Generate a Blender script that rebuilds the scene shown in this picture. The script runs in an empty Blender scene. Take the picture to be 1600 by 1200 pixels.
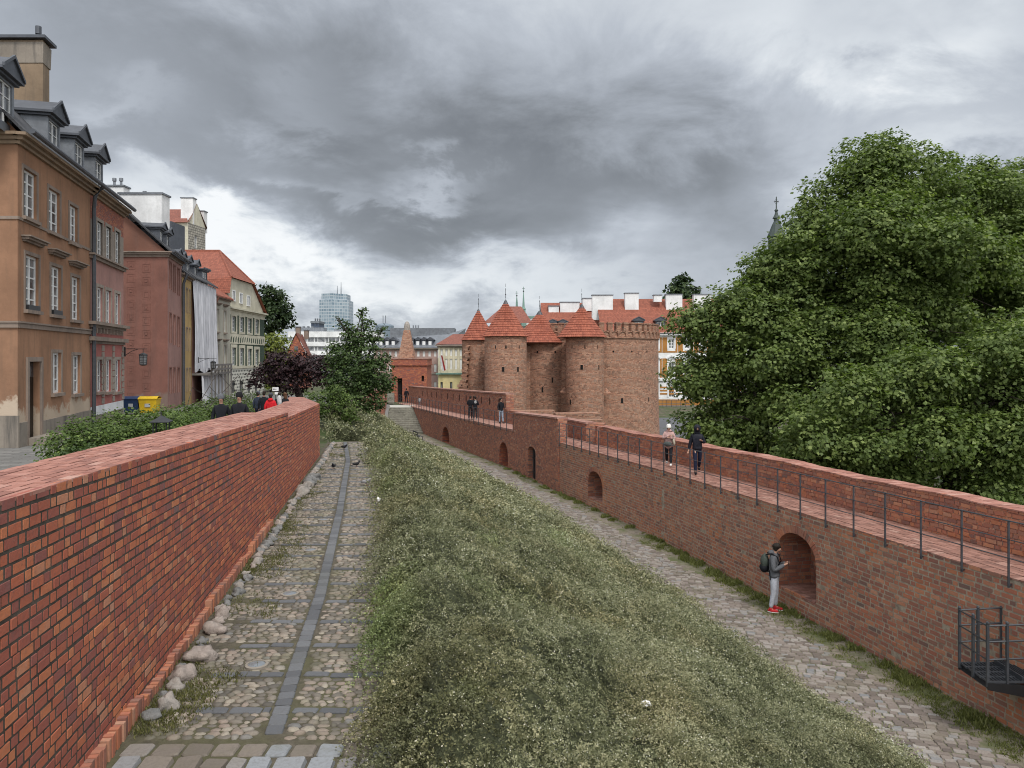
import bpy, bmesh, math, random
import numpy as np
from mathutils import Vector, Matrix, noise
random.seed(7); RNG = np.random.default_rng(7)
SC = bpy.context.scene
COL = SC.collection
PI = math.pi
# ------------------------------------------------------------------ camera
F = 1180.0            # focal length in photo pixels (1600 wide)
HY = 557.0            # horizon row of the photo
cam = bpy.data.cameras.new('camera'); camo = bpy.data.objects.new('camera', cam); COL.objects.link(camo)
cam.sensor_width = 36; cam.lens = 36 * F / 1600; cam.shift_y = -(600 - HY) / 1600
camo.location = (0, 0, 0); camo.rotation_euler = (PI / 2, 0, 0)
cam.clip_start = 0.1; cam.clip_end = 6000
SC.camera = camo
SC.view_settings.view_transform = 'Standard'; SC.view_settings.look = 'None'
SC.view_settings.exposure = 0.68; SC.view_settings.gamma = 1
SC.view_settings.use_curve_mapping = False
# ------------------------------------------------------------------ node helpers
class NT:
    def __init__(s, tree): s.t = tree; s.n = tree.nodes; s.l = tree.links
    def node(s, typ, **kw):
        n = s.n.new(typ)
        for k, v in kw.items(): setattr(n, k, v)
        return n
    def put(s, sock, v):
        if isinstance(v, bpy.types.NodeSocket): s.l.new(v, sock)
        elif v is not None:
            if isinstance(v, (tuple, list)) and len(v) == 3 and sock.type == 'RGBA': v = (*v, 1)
            sock.default_value = v
    def m(s, op, a, b=None, c=None, clamp=False):
        n = s.n.new('ShaderNodeMath'); n.operation = op; n.use_clamp = clamp
        s.put(n.inputs[0], a)
        if b is not None: s.put(n.inputs[1], b)
        if c is not None: s.put(n.inputs[2], c)
        return n.outputs[0]
    def mix(s, f, a, b, mode='MIX', clamp=False):
        n = s.n.new('ShaderNodeMix'); n.data_type = 'RGBA'; n.blend_type = mode; n.clamp_result = clamp
        s.put(n.inputs[0], f); s.put(n.inputs[6], a); s.put(n.inputs[7], b)
        return n.outputs[2]
    def noise(s, vec=None, scale=5, detail=4, rough=.55, dist=0, dim='3D', w=None):
        n = s.n.new('ShaderNodeTexNoise'); n.noise_dimensions = dim
        if vec is not None: s.put(n.inputs['Vector'], vec)
        n.inputs['Scale'].default_value = scale; n.inputs['Detail'].default_value = detail
        n.inputs['Roughness'].default_value = rough; n.inputs['Distortion'].default_value = dist
        return n.outputs[0]
    def ramp(s, f, stops, interp='LINEAR'):
        n = s.n.new('ShaderNodeValToRGB'); n.color_ramp.interpolation = interp
        e = n.color_ramp.elements
        while len(e) > 1: e.remove(e[-1])
        e[0].position = stops[0][0]; e[0].color = (*stops[0][1], 1)
        for p, c in stops[1:]:
            k = e.new(p); k.color = (*c, 1)
        s.put(n.inputs[0], f)
        return n.outputs[0]
    def rng(s, v, a, b, c=0, d=1, clamp=True):
        n = s.n.new('ShaderNodeMapRange'); n.clamp = clamp
        s.put(n.inputs[0], v)
        for i, q in enumerate((a, b, c, d)): n.inputs[i + 1].default_value = q
        return n.outputs[0]
    def xyz(s, v):
        n = s.n.new('ShaderNodeSeparateXYZ'); s.put(n.inputs[0], v); return n.outputs
    def comb(s, x, y, z=0):
        n = s.n.new('ShaderNodeCombineXYZ'); s.put(n.inputs[0], x); s.put(n.inputs[1], y); s.put(n.inputs[2], z); return n.outputs[0]
# ------------------------------------------------------------------ sky and sun
SUN_EL, SUN_AZ = math.radians(54), math.radians(158)      # high, behind the camera to the right
SUN_STRENGTH, BG = 1.5, 0.1
def make_world():
    w = bpy.data.worlds.new('World'); SC.world = w; w.use_nodes = True
    t = NT(w.node_tree); t.n.clear()
    out = t.node('ShaderNodeOutputWorld'); bg = t.node('ShaderNodeBackground')
    sky = t.node('ShaderNodeTexSky'); sky.sky_type = 'NISHITA'; sky.sun_disc = False
    sky.sun_elevation = SUN_EL; sky.sun_rotation = SUN_AZ
    d = t.node('ShaderNodeTexCoord').outputs['Generated']
    x, y, z = t.xyz(d)
    r = t.m('SQRT', t.m('ADD', t.m('MULTIPLY', x, x), t.m('MULTIPLY', y, y)))
    az = t.m('ARCTAN2', x, y); w_ = t.m('DIVIDE', z, t.m('MAXIMUM', r, 0.02))
    # noise laid on a high cloud deck so that it foreshortens towards the horizon
    zz = t.m('ADD', t.m('MAXIMUM', z, 0), 0.38)
    cp = t.comb(t.m('DIVIDE', x, zz), t.m('DIVIDE', y, zz), t.m('MULTIPLY', z, 1.2))
    n1 = t.noise(cp, 1.5, 6, .5, .15)
    n2 = t.noise(cp, 3.8, 9, .62, .3)
    n3 = t.noise(cp, 0.8, 3, .5, 0)
    wob = t.m('MULTIPLY', t.m('SUBTRACT', n1, .5), 0.5); wob2 = t.m('MULTIPLY', t.m('SUBTRACT', n2, .5), 0.26)
    a2 = t.m('ADD', t.m('ADD', az, wob), wob2); w2 = t.m('ADD', t.m('SUBTRACT', w_, t.m('MULTIPLY', wob, .45)), wob2)
    # cloud banks: photo px centre, px half-widths, brightness
    banks = [(360, 270, 250, 110, -.20), (520, 170, 300, 120, -.30), (640, 340, 260, 45, -.30), (860, 260, 260, 70, -.36), (1040, 290, 150, 50, -.16), (900, 110, 380, 90, -.08), (300, 60, 330, 90, -.12), (60, 90, 130, 130, -.04),
             (230, 175, 90, 30, .18), (235, 330, 120, 45, .42), (400, 385, 90, 40, .42), (560, 455, 300, 48, .36), (480, 180, 60, 26, .14), (655, 262, 60, 22, .40), (560, 285, 40, 14, .16), (870, 430, 200, 40, .12),
             (1375, 120, 50, 40, .14), (1180, 60, 110, 80, .20), (1295, 50, 60, 60, .1), (1540, 60, 120, 60, .24), (1440, 250, 200, 40, .12), (1330, 260, 260, 70, -.03), (1150, 400, 150, 60, .02), (1520, 220, 100, 40, .12)]
    v = 0.55
    for px, py, sx, sy, a in banks:
        u0 = (px - 800) / F; th = math.atan(u0); w0 = (HY - py) / F * math.cos(th)
        du = t.m('DIVIDE', t.m('SUBTRACT', a2, th), sx / F * math.cos(th) ** 2)
        dw = t.m('DIVIDE', t.m('SUBTRACT', w2, w0), sy / F * math.cos(th))
        g = t.m('EXPONENT', t.m('MULTIPLY', t.m('ADD', t.m('MULTIPLY', du, du), t.m('MULTIPLY', dw, dw)), -.8))
        v = t.m('MULTIPLY_ADD', g, a * (.8 if a < 0 else 1), v)
    v = t.m('ADD', v, t.m('MULTIPLY', t.m('SUBTRACT', n1, .5), 0.62))
    v = t.m('ADD', v, t.m('MULTIPLY', t.m('SUBTRACT', n2, .5), 0.55))
    v = t.m('ADD', v, t.m('MULTIPLY', t.m('SUBTRACT', n3, .5), 0.25))
    c = t.ramp(v, [(0.0, (.105, .113, .124)), (.2, (.155, .167, .183)), (.42, (.232, .251, .280)), (.62, (.32, .345, .382)), (.82, (.445, .472, .50)), (1, (.59, .605, .615))])
    # behind and above the camera the deck is brighter and even
    up = t.rng(z, .5, .95); back = t.rng(y, .15, -.5)
    c = t.mix(t.m('MULTIPLY', t.m('MAXIMUM', up, back), .85), c, (1.08, 1.09, 1.12))
    low = t.rng(z, -.02, -.1)
    c = t.mix(low, c, (.30, .30, .30))
    cc = t.mix(1.0, c, (1 / BG, 1 / BG, 1 / BG), 'MULTIPLY')
    fin = t.mix(.965, sky.outputs[0], cc)
    t.l.new(fin, bg.inputs[0]); bg.inputs[1].default_value = BG
    t.l.new(bg.outputs[0], out.inputs[0])
    w.cycles.sampling_method = 'MANUAL'; w.cycles.sample_map_resolution = 256
make_world()
sun = bpy.data.lights.new('sun', 'SUN'); sun.energy = SUN_STRENGTH; sun.angle = math.radians(14); sun.color = (1, .955, .89)
suno = bpy.data.objects.new('sun', sun); COL.objects.link(suno)
sd = Vector((math.sin(SUN_AZ) * math.cos(SUN_EL), math.cos(SUN_AZ) * math.cos(SUN_EL), math.sin(SUN_EL)))
suno.rotation_euler = (-sd).to_track_quat('-Z', 'Y').to_euler()
SC.cycles.filter_width = 1.05
SC.cycles.max_bounces = 5; SC.cycles.diffuse_bounces = 3; SC.cycles.transmission_bounces = 3; SC.cycles.transparent_max_bounces = 6
# ------------------------------------------------------------------ materials
MATS = {}
def newmat(name):
    m = bpy.data.materials.new(name); m.use_nodes = True
    t = NT(m.node_tree); b = t.n['Principled BSDF']; b.inputs['Roughness'].default_value = .85
    b.inputs['Specular IOR Level'].default_value = .3
    MATS[name] = m
    return m, t, b
def bump(t, b, h, dist=.01, strength=1):
    n = t.node('ShaderNodeBump'); n.inputs['Strength'].default_value = strength; n.inputs['Distance'].default_value = dist
    t.put(n.inputs['Height'], h); t.l.new(n.outputs[0], b.inputs['Normal'])
def plain(name, col, rough=.8, var=.25, scale=4, bmp=.004, spec=.3, metal=0, col2=None):
    """noisy paint/stone/metal: colour varied by two noises"""
    if name in MATS: return MATS[name]
    m, t, b = newmat(name)
    p = t.node('ShaderNodeNewGeometry').outputs['Position']
    n = t.noise(p, scale, 6, .6); n2 = t.noise(p, scale * .23, 4, .6)
    f = t.rng(t.m('ADD', t.m('MULTIPLY', n, .6), t.m('MULTIPLY', n2, .4)), .32, .68)
    dk = tuple(c * (1 - var) for c in col); lt = col2 or tuple(min(1, c * (1 + var * .7)) for c in col)
    t.l.new(t.mix(f, dk, lt), b.inputs['Base Color'])
    b.inputs['Roughness'].default_value = rough; b.inputs['Specular IOR Level'].default_value = spec; b.inputs['Metallic'].default_value = metal
    if bmp: bump(t, b, t.noise(p, scale * 5, 4, .6), bmp)
    return m
def plaster(name, col, stain=(.2, .17, .14), amount=.6, patch=None, patch_z=None):
    """old render: blotches, vertical run-off streaks, optionally a worn band near the foot (world z)"""
    m, t, b = newmat(name)
    p = t.node('ShaderNodeNewGeometry').outputs['Position']; x, y, z = t.xyz(p)
    big = t.noise(p, .55, 5, .62); fine = t.noise(p, 7, 5, .65)
    st = t.noise(t.comb(t.m('MULTIPLY', x, 3.2), t.m('MULTIPLY', y, 3.2), t.m('MULTIPLY', z, .35)), 1, 5, .6)
    base = t.mix(t.rng(big, .3, .7), tuple(c * .76 for c in col), tuple(min(1, c * 1.16) for c in col))
    base = t.mix(t.m('MULTIPLY', t.rng(st, .5, .75), amount), base, stain)
    base = t.mix(t.m('MULTIPLY', t.rng(fine, .45, .75), .22), base, tuple(c * .55 for c in col))
    if patch:
        e = t.m('ADD', z, t.m('MULTIPLY', t.m('SUBTRACT', t.noise(p, 1.1, 5, .7), .5), 2.2))
        base = t.mix(t.rng(e, patch_z + .12, patch_z - .12), base, patch)
    t.l.new(base, b.inputs['Base Color']); b.inputs['Roughness'].default_value = .93
    bump(t, b, fine, .008)
    return m
BRICK_RED = [(0, (.19, .12, .115)), (.06, (.25, .092, .078)), (.2, (.31, .095, .068)), (.42, (.345, .104, .066)), (.7, (.42, .125, .068)), (.9, (.50, .18, .085)), (1, (.46, .23, .15))]
BRICK_OLD = [(0, (.16, .105, .09)), (.08, (.22, .10, .078)), (.26, (.29, .12, .086)), (.48, (.35, .133, .086)), (.7, (.40, .15, .09)), (.86, (.45, .195, .11)), (.96, (.47, .23, .145)), (1, (.42, .26, .19))]
BRICK_BARB = [(0, (.19, .09, .062)), (.15, (.28, .138, .09)), (.4, (.36, .175, .112)), (.65, (.41, .205, .13)), (.88, (.47, .27, .18)), (1, (.30, .19, .145))]
def brick_shader(name, pal, h=.1, L=.28, W=.14, joint=.012, mortar=(.30, .27, .23), rough=.9, blotch=.35, running=False, bmp=.012):
    m, t, b = newmat(name)
    uv = t.node('ShaderNodeUVMap').outputs[0]
    dn = t.noise(uv, 3.0, 3, .6); u, v, _ = t.xyz(uv)
    v = t.m('ADD', v, t.m('MULTIPLY', t.m('SUBTRACT', dn, .5), .035))
    row = t.m('FLOOR', t.m('DIVIDE', v, h)); fv = t.m('FRACT', t.m('DIVIDE', v, h))
    wn = t.node('ShaderNodeTexWhiteNoise'); wn.noise_dimensions = '1D'; t.put(wn.inputs['W'], row)
    P = L + (0 if running else W)
    off = t.m('MULTIPLY', wn.outputs[0], P)
    uu = t.m('DIVIDE', t.m('ADD', u, off), P)
    cell = t.m('FLOOR', uu); fu = t.m('MULTIPLY', t.m('FRACT', uu), P)
    if running: ishead = 0.0; bw = L; lu = fu
    else:
        ishead = t.m('GREATER_THAN', fu, L)
        lu = t.m('SUBTRACT', fu, t.m('MULTIPLY', ishead, L)); bw = t.m('ADD', L, t.m('MULTIPLY', ishead, W - L))
    du = t.m('MINIMUM', lu, t.m('SUBTRACT', bw, lu)); dv = t.m('MULTIPLY', t.m('MINIMUM', fv, t.m('SUBTRACT', 1, fv)), h)
    dd = t.m('ADD', t.m('MINIMUM', du, dv), t.m('MULTIPLY', t.m('SUBTRACT', t.noise(uv, 28, 2, .6), .5), .008))
    mask = t.rng(dd, joint * .32, joint * .75)
    w2 = t.node('ShaderNodeTexWhiteNoise'); w2.noise_dimensions = '3D'
    t.put(w2.inputs['Vector'], t.comb(t.m('ADD', cell, t.m('MULTIPLY', ishead, .37)), row, .5))
    p = t.node('ShaderNodeNewGeometry').outputs['Position']
    big = t.noise(p, .35, 4, .6); fine = t.noise(p, 22, 4, .65)
    r = t.m('ADD', t.m('MULTIPLY', t.m('SUBTRACT', w2.outputs[0], .5), .92), t.m('ADD', .5, t.m('MULTIPLY', t.m('SUBTRACT', big, .5), blotch * 1.6)))
    col = t.ramp(r, pal)
    col = t.mix(t.m('MULTIPLY', t.rng(fine, .42, .72), .4), col, (.11, .07, .06))
    mc = t.mix(t.rng(t.noise(p, 5, 3), .35, .7), tuple(c * .45 for c in mortar), mortar)
    t.l.new(t.mix(mask, mc, col), b.inputs['Base Color'])
    b.inputs['Roughness'].default_value = rough
    bump(t, b, t.m('ADD', mask, t.m('MULTIPLY', fine, .35)), bmp)
    return m
def attr_bricks(name, pal, rough=.85, soot=.3, grey=(.13, .12, .115), wear=(.42, .26, .2), tan=0):
    """for walls whose bricks are modelled one by one: face attribute rnd picks the firing colour"""
    m, t, b = newmat(name)
    a = t.node('ShaderNodeAttribute', attribute_name='rnd').outputs['Fac']
    p = t.node('ShaderNodeNewGeometry').outputs['Position']
    fine = t.noise(p, 26, 5, .68); mid = t.noise(p, 6, 4, .6); big = t.noise(p, .45, 4, .6)
    r = t.m('ADD', a, t.m('MULTIPLY', t.m('SUBTRACT', mid, .5), .22))
    r = t.m('ADD', t.m('MULTIPLY_ADD', r, .92, .04), t.m('MULTIPLY', t.m('SUBTRACT', big, .5), .45), clamp=True)
    col = t.ramp(r, pal)
    col = t.mix(t.m('MULTIPLY', t.rng(fine, .5, .75), soot), col, grey)
    col = t.mix(t.m('MULTIPLY', t.rng(t.noise(p, 11, 4, .7), .64, .74), .5), col, wear)
    if tan:
        r2 = t.m('FRACT', t.m('MULTIPLY', a, 7.31)); q = t.m('ADD', t.noise(p, .38, 4, .65), t.m('MULTIPLY', t.m('SUBTRACT', r2, .5), .5))
        col = t.mix(t.m('MULTIPLY', t.rng(q, .45, .62), tan), col, (.27, .17, .125)); q2 = t.m('ADD', t.noise(p, .6, 3, .6), t.m('MULTIPLY', t.m('SUBTRACT', t.m('FRACT', t.m('MULTIPLY', a, 3.7)), .5), .4))
        col = t.mix(t.m('MULTIPLY', t.rng(q2, .58, .72), .6), col, (.47, .17, .075))
    t.l.new(col, b.inputs['Base Color']); b.inputs['Roughness'].default_value = rough
    bump(t, b, t.m('ADD', fine, t.m('MULTIPLY', mid, .6)), .006)
    return m
M_PLAINMORTAR = plain('lime mortar', (.085, .072, .058), .95, .5, 9, .01)
M_MORTARDK = plain('dark mortar', (.34, .285, .22), .95, .5, 9, .01)
M_BRL = attr_bricks('rebuilt red brick', BRICK_RED, .85, .42)
M_BRO = attr_bricks('old red brick', BRICK_OLD, .92, .5, grey=(.17, .15, .13), tan=.38)
M_WALK = attr_bricks('trodden walkway brick', [(0, (.17, .085, .066)), (.4, (.24, .12, .09)), (.8, (.30, .155, .12)), (1, (.35, .22, .175))], .85, .5, (.13, .105, .09), (.42, .34, .28))
M_BTOP = attr_bricks('worn coping brick', [(0, (.22, .10, .08)), (.4, (.31, .14, .105)), (.8, (.37, .18, .14)), (1, (.42, .25, .2))], .8, .4, (.2, .14, .12), (.6, .5, .44))
M_BSH = brick_shader('brick masonry', BRICK_OLD)
M_BSHR = brick_shader('red brick masonry', BRICK_RED[:6], mortar=(.22, .19, .16))
M_BARB = brick_shader('weathered pale brick', BRICK_BARB, h=.105, L=.3, W=.15, joint=.018, mortar=(.33, .28, .22), blotch=.55)
M_IRON = plain('painted grey iron', (.045, .05, .058), .45, .3, 12, .001, .5)
M_BLACK = plain('black painted metal', (.012, .013, .015), .45, .3, 12, 0, .5)
M_WHITEF = plain('white window paint', (.68, .69, .68), .5, .12, 10, 0)
M_WHITEW = plaster('white render', (.70, .71, .71), (.4, .4, .38), .3)
M_ZINC = plain('weathered zinc sheet', (.17, .185, .205), .5, .4, 2.5, .002, .5, .3)
M_ZINCD = plain('dark zinc sheet', (.075, .083, .098), .5, .4, 2.5, .002, .5, .3)
M_COPPER = plain('green copper sheet', (.16, .26, .22), .6, .35, 3)
M_CORN = plaster('grey stone trim', (.24, .19, .155), (.1, .09, .08), .6)
def glassmat():
    m, t, b = newmat('window glass')
    p = t.node('ShaderNodeNewGeometry').outputs['Position']
    t.l.new(t.mix(t.rng(t.noise(p, 1.3, 3), .35, .65), (.03, .034, .04), (.22, .23, .235)), b.inputs['Base Color'])  # paler patches put pane reflections into the base colour, mottled like curtains
    b.inputs['Roughness'].default_value = .08; b.inputs['Specular IOR Level'].default_value = .7
    return m
M_GLASS = glassmat()
M_DARK = plain('painted opening shade', (.012, .011, .011), .9, .3, 4, 0)  # near-black colour stands for the shade inside openings
def tilemat(name, c1, c2, dx=.2, dy=.3, roughness=.8):
    m, t, b = newmat(name)
    uv = t.node('ShaderNodeUVMap').outputs[0]; u, v, _ = t.xyz(uv)
    row = t.m('FLOOR', t.m('DIVIDE', v, dy)); fv = t.m('FRACT', t.m('DIVIDE', v, dy))
    uu = t.m('ADD', t.m('DIVIDE', u, dx), t.m('MULTIPLY', t.m('MODULO', row, 2), .5)); fu = t.m('FRACT', uu)
    wn = t.node('ShaderNodeTexWhiteNoise'); t.put(wn.inputs['Vector'], t.comb(t.m('FLOOR', uu), row, 0))
    p = t.node('ShaderNodeNewGeometry').outputs['Position']
    f = t.m('ADD', t.m('MULTIPLY', wn.outputs[0], .6), t.m('MULTIPLY', t.noise(p, .8, 4), .4))
    c = t.mix(f, c1, c2)
    gap = t.m('MAXIMUM', t.rng(fv, .12, .0), t.m('MULTIPLY', t.rng(t.m('ABSOLUTE', t.m('SUBTRACT', fu, .5)), .42, .5), .7))
    c = t.mix(t.m('MULTIPLY', gap, .65), c, tuple(q * .25 for q in c1))
    c = t.mix(t.m('MULTIPLY', t.rng(t.noise(p, 3, 5, .7), .55, .75), .35), c, (.1, .08, .06))
    t.l.new(c, b.inputs['Base Color']); b.inputs['Roughness'].default_value = roughness
    bump(t, b, t.m('ADD', t.m('SUBTRACT', 1, fv), t.m('SUBTRACT', 0, t.m('MULTIPLY', t.m('ABSOLUTE', t.m('SUBTRACT', fu, .5)), 1.2))), .03)
    return m
M_TILE = tilemat('clay roof tiles', (.17, .055, .036), (.30, .10, .062))
M_TILE2 = tilemat('brown roof tiles', (.16, .06, .045), (.27, .10, .07))
def conetile():
    m, t, b = newmat('glazed orange tower tiles')
    a = t.node('ShaderNodeAttribute', attribute_name='rnd').outputs['Fac']
    p = t.node('ShaderNodeNewGeometry').outputs['Position']
    c = t.ramp(t.m('ADD', a, t.m('MULTIPLY', t.m('SUBTRACT', t.noise(p, 1.2, 4), .5), .5)), [(0, (.21, .062, .038)), (.5, (.27, .08, .048)), (1, (.33, .105, .062))])
    c = t.mix(t.m('MULTIPLY', t.rng(t.noise(p, 8, 5, .7), .52, .7), .4), c, (.12, .06, .04))
    t.l.new(c, b.inputs['Base Color']); b.inputs['Roughness'].default_value = .7
    return m
M_CONE = conetile()
def leafmat(name, dark, mid, light, trans=.25, rough=.55, spec=.25, extra=None):
    m, t, b = newmat(name)
    a = t.node('ShaderNodeAttribute', attribute_name='rnd').outputs['Fac']
    stops = [(0, dark), (.5, mid), (.93, light)]
    if extra: stops += [(.965, light), (.97, extra), (1, extra)]
    else: stops += [(1, light)]
    c = t.ramp(a, stops)
    t.l.new(c, b.inputs['Base Color']); b.inputs['Roughness'].default_value = rough; b.inputs['Specular IOR Level'].default_value = spec
    tr = t.node('ShaderNodeBsdfTranslucent'); t.l.new(t.mix(1, c, (1.3, 1.5, .7), 'MULTIPLY'), tr.inputs[0])
    ms = t.node('ShaderNodeMixShader'); ms.inputs[0].default_value = trans
    t.l.new(b.outputs[0], ms.inputs[1]); t.l.new(tr.outputs[0], ms.inputs[2]); t.l.new(ms.outputs[0], t.n['Material Output'].inputs[0])
    return m
M_BARK = plain('tree bark', (.055, .045, .037), .95, .4, 6, .02)
M_STONE = plain('field stone', (.27, .255, .235), .9, .45, 5, .02, col2=(.40, .36, .32))
# ------------------------------------------------------------------ mesh builder
class MB:
    def __init__(s): s.v = []; s.f = []; s.uv = None; s.rn = None; s.fm = None
    def quad(s, a, b, c, d):
        i = len(s.v); s.v += [tuple(a), tuple(b), tuple(c), tuple(d)]; s.f.append((i, i + 1, i + 2, i + 3))
    def poly(s, pts):
        i = len(s.v); s.v += [tuple(p) for p in pts]; s.f.append(tuple(range(i, i + len(pts))))
    def box(s, c, size, rz=0, tilt=None, skip=()):
        """box centred at c, size (x,y,z), turned rz about z"""
        hx, hy, hz = (q / 2 for q in size); cs, sn = math.cos(rz), math.sin(rz)
        i = len(s.v)
        for dz in (-hz, hz):
            for dx, dy in ((-hx, -hy), (hx, -hy), (hx, hy), (-hx, hy)):
                s.v.append((c[0] + dx * cs - dy * sn, c[1] + dx * sn + dy * cs, c[2] + dz))
        for q in ((0, 3, 2, 1), (4, 5, 6, 7), (0, 1, 5, 4), (1, 2, 6, 5), (2, 3, 7, 6), (3, 0, 4, 7)):
            s.f.append(tuple(i + k for k in q))
        return s
    def hexa(s, p):
        """8 points: bottom ring then top ring"""
        i = len(s.v); s.v += [tuple(q) for q in p]
        for q in ((0, 3, 2, 1), (4, 5, 6, 7), (0, 1, 5, 4), (1, 2, 6, 5), (2, 3, 7, 6), (3, 0, 4, 7)):
            s.f.append(tuple(i + k for k in q))
    def tube(s, pts, rad, n=8, cap=True):
        pts = [Vector(p) for p in pts]
        if not isinstance(rad, (list, tuple)): rad = [rad] * len(pts)
        i0 = len(s.v)
        for k, p in enumerate(pts):
            d = (pts[min(k + 1, len(pts) - 1)] - pts[max(k - 1, 0)]).normalized()
            up = Vector((0, 0, 1)) if abs(d.z) < .9 else Vector((1, 0, 0))
            a = d.cross(up).normalized(); b = d.cross(a)
            for j in range(n):
                th = 2 * PI * j / n; q = p + (a * math.cos(th) + b * math.sin(th)) * rad[k]; s.v.append(tuple(q))
        for k in range(len(pts) - 1):
            for j in range(n):
                s.f.append((i0 + k * n + j, i0 + k * n + (j + 1) % n, i0 + (k + 1) * n + (j + 1) % n, i0 + (k + 1) * n + j))
        if cap:
            s.f.append(tuple(i0 + j for j in range(n))[::-1]); s.f.append(tuple(i0 + (len(pts) - 1) * n + j for j in range(n)))
        return s
    def lathe(s, c, prof, n=16, a0=0, a1=2 * PI, rx=1, ry=1):
        i0 = len(s.v); full = abs(a1 - a0 - 2 * PI) < 1e-6; m = n if full else n + 1
        for r, z in prof:
            for j in range(m):
                th = a0 + (a1 - a0) * j / n; s.v.append((c[0] + r * math.cos(th) * rx, c[1] + r * math.sin(th) * ry, c[2] + z))
        for k in range(len(prof) - 1):
            for j in range(n):
                s.f.append((i0 + k * m + j, i0 + k * m + (j + 1) % m, i0 + (k + 1) * m + (j + 1) % m, i0 + (k + 1) * m + j))
        return s
    def ball(s, c, r, n=10, m=6, jit=0, rz=0, seed=0):
        """ellipsoid, lumpy when jit > 0"""
        rx, ry, rz_ = r if isinstance(r, (tuple, list)) else (r, r, r)
        i0 = len(s.v); cs, sn = math.cos(rz), math.sin(rz)
        for k in range(m + 1):
            ph = PI * k / m - PI / 2
            for j in range(n):
                th = 2 * PI * j / n
                d = Vector((math.cos(ph) * math.cos(th), math.cos(ph) * math.sin(th), math.sin(ph)))
                q = 1 + (noise.noise(d * 1.3 + Vector((seed * 7.1, seed * 3.3, 0))) * jit if jit else 0)
                x, y = d.x * rx * q, d.y * ry * q
                s.v.append((c[0] + x * cs - y * sn, c[1] + x * sn + y * cs, c[2] + d.z * rz_ * q))
        for k in range(m):
            for j in range(n):
                s.f.append((i0 + k * n + j, i0 + k * n + (j + 1) % n, i0 + (k + 1) * n + (j + 1) % n, i0 + (k + 1) * n + j))
        return s
    def build(s, name, mat, parent=None, smooth=False, rnd=None, cyl=None, loc=None):
        me = bpy.data.meshes.new(name); me.from_pydata(s.v, [], s.f)
        mats = mat if isinstance(mat, (list, tuple)) else [mat]
        for q in mats: me.materials.append(q)
        if s.fm: me.polygons.foreach_set('material_index', s.fm)
        # box-projected uv in metres (cyl=(x,y,r): wrapped round an axis)
        nf = len(me.polygons)
        if nf:
            nl = len(me.loops); li = np.empty(nl, 'i'); me.loops.foreach_get('vertex_index', li)
            co = np.empty(len(me.vertices) * 3); me.vertices.foreach_get('co', co); co = co.reshape(-1, 3)
            no = np.empty(nf * 3); me.polygons.foreach_get('normal', no); no = no.reshape(-1, 3)
            lt = np.empty(nf, 'i'); me.polygons.foreach_get('loop_total', lt)
            fi = np.repeat(np.arange(nf), lt); N = no[fi]; P = co[li]
            uv = np.zeros((nl, 2))
            flat = np.abs(N[:, 2]) > .92
            h = np.hypot(N[:, 0], N[:, 1]) + 1e-9; tx, ty = -N[:, 1] / h, N[:, 0] / h
            uv[:, 0] = P[:, 0] * tx + P[:, 1] * ty; uv[:, 1] = P[:, 2] / np.maximum(h, .2)
            uv[flat, 0] = P[flat, 0]; uv[flat, 1] = P[flat, 1]
            if cyl:
                cx, cy, r = cyl; a = np.arctan2(P[:, 0] - cx, -(P[:, 1] - cy))
                for q in (0,):
                    nf2 = ~flat; uv[nf2, 0] = a[nf2] * r; uv[nf2, 1] = P[nf2, 2]
            l = me.uv_layers.new(name='UVMap'); l.data.foreach_set('uv', uv.ravel())
            if rnd is not None:
                at = me.attributes.new('rnd', 'FLOAT', 'FACE'); at.data.foreach_set('value', np.asarray(rnd, 'f'))
            if smooth: me.polygons.foreach_set('use_smooth', [True] * nf)
        o = bpy.data.objects.new(name, me); COL.objects.link(o)
        if parent: o.parent = parent
        return o
def npmesh(name, V, nv, mat, rnd=None, parent=None, smooth=False):
    """V: (faces, nv, 3) array -> mesh of separate faces, fast"""
    n = len(V); me = bpy.data.meshes.new(name)
    me.vertices.add(n * nv); me.vertices.foreach_set('co', np.ascontiguousarray(V, 'f').ravel())
    me.loops.add(n * nv); me.loops.foreach_set('vertex_index', np.arange(n * nv, dtype='i'))
    me.polygons.add(n); me.polygons.foreach_set('loop_start', np.arange(0, n * nv, nv, dtype='i')); me.polygons.foreach_set('loop_total', np.full(n, nv, 'i'))
    me.materials.append(mat); me.update(calc_edges=True)
    if rnd is not None:
        at = me.attributes.new('rnd', 'FLOAT', 'FACE'); at.data.foreach_set('value', np.asarray(rnd, 'f'))
    o = bpy.data.objects.new(name, me); COL.objects.link(o)
    if parent: o.parent = parent
    return o
def tag(o, label, cat, group=None):
    o['label'] = label; o['category'] = cat
    if group: o['group'] = group
    return o
def struct(o): o['kind'] = 'structure'; return o
def stuff(o, label, cat):
    o['kind'] = 'stuff'; o['label'] = label; o['category'] = cat; return o
def thing(name, label, cat, loc=(0, 0, 0), rz=0, group=None):
    o = bpy.data.objects.new(name, None); COL.objects.link(o); o.empty_display_size = .2
    o.location = loc; o.rotation_euler = (0, 0, rz)
    return tag(o, label, cat, group)
def lerp(a, b, t): return a + (b - a) * t
def interp(xs, ys, x):
    if x <= xs[0]: return ys[0] + (ys[1] - ys[0]) / (xs[1] - xs[0]) * (x - xs[0])
    for i in range(len(xs) - 1):
        if x <= xs[i + 1]: return lerp(ys[i], ys[i + 1], (x - xs[i]) / (xs[i + 1] - xs[i]))
    return ys[-1] + (ys[-1] - ys[-2]) / (xs[-1] - xs[-2]) * (x - xs[-1])
def PX(px, Y): return (px - 800) / F * Y
def PZ(py, Y): return -(py - HY) / F * Y
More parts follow.
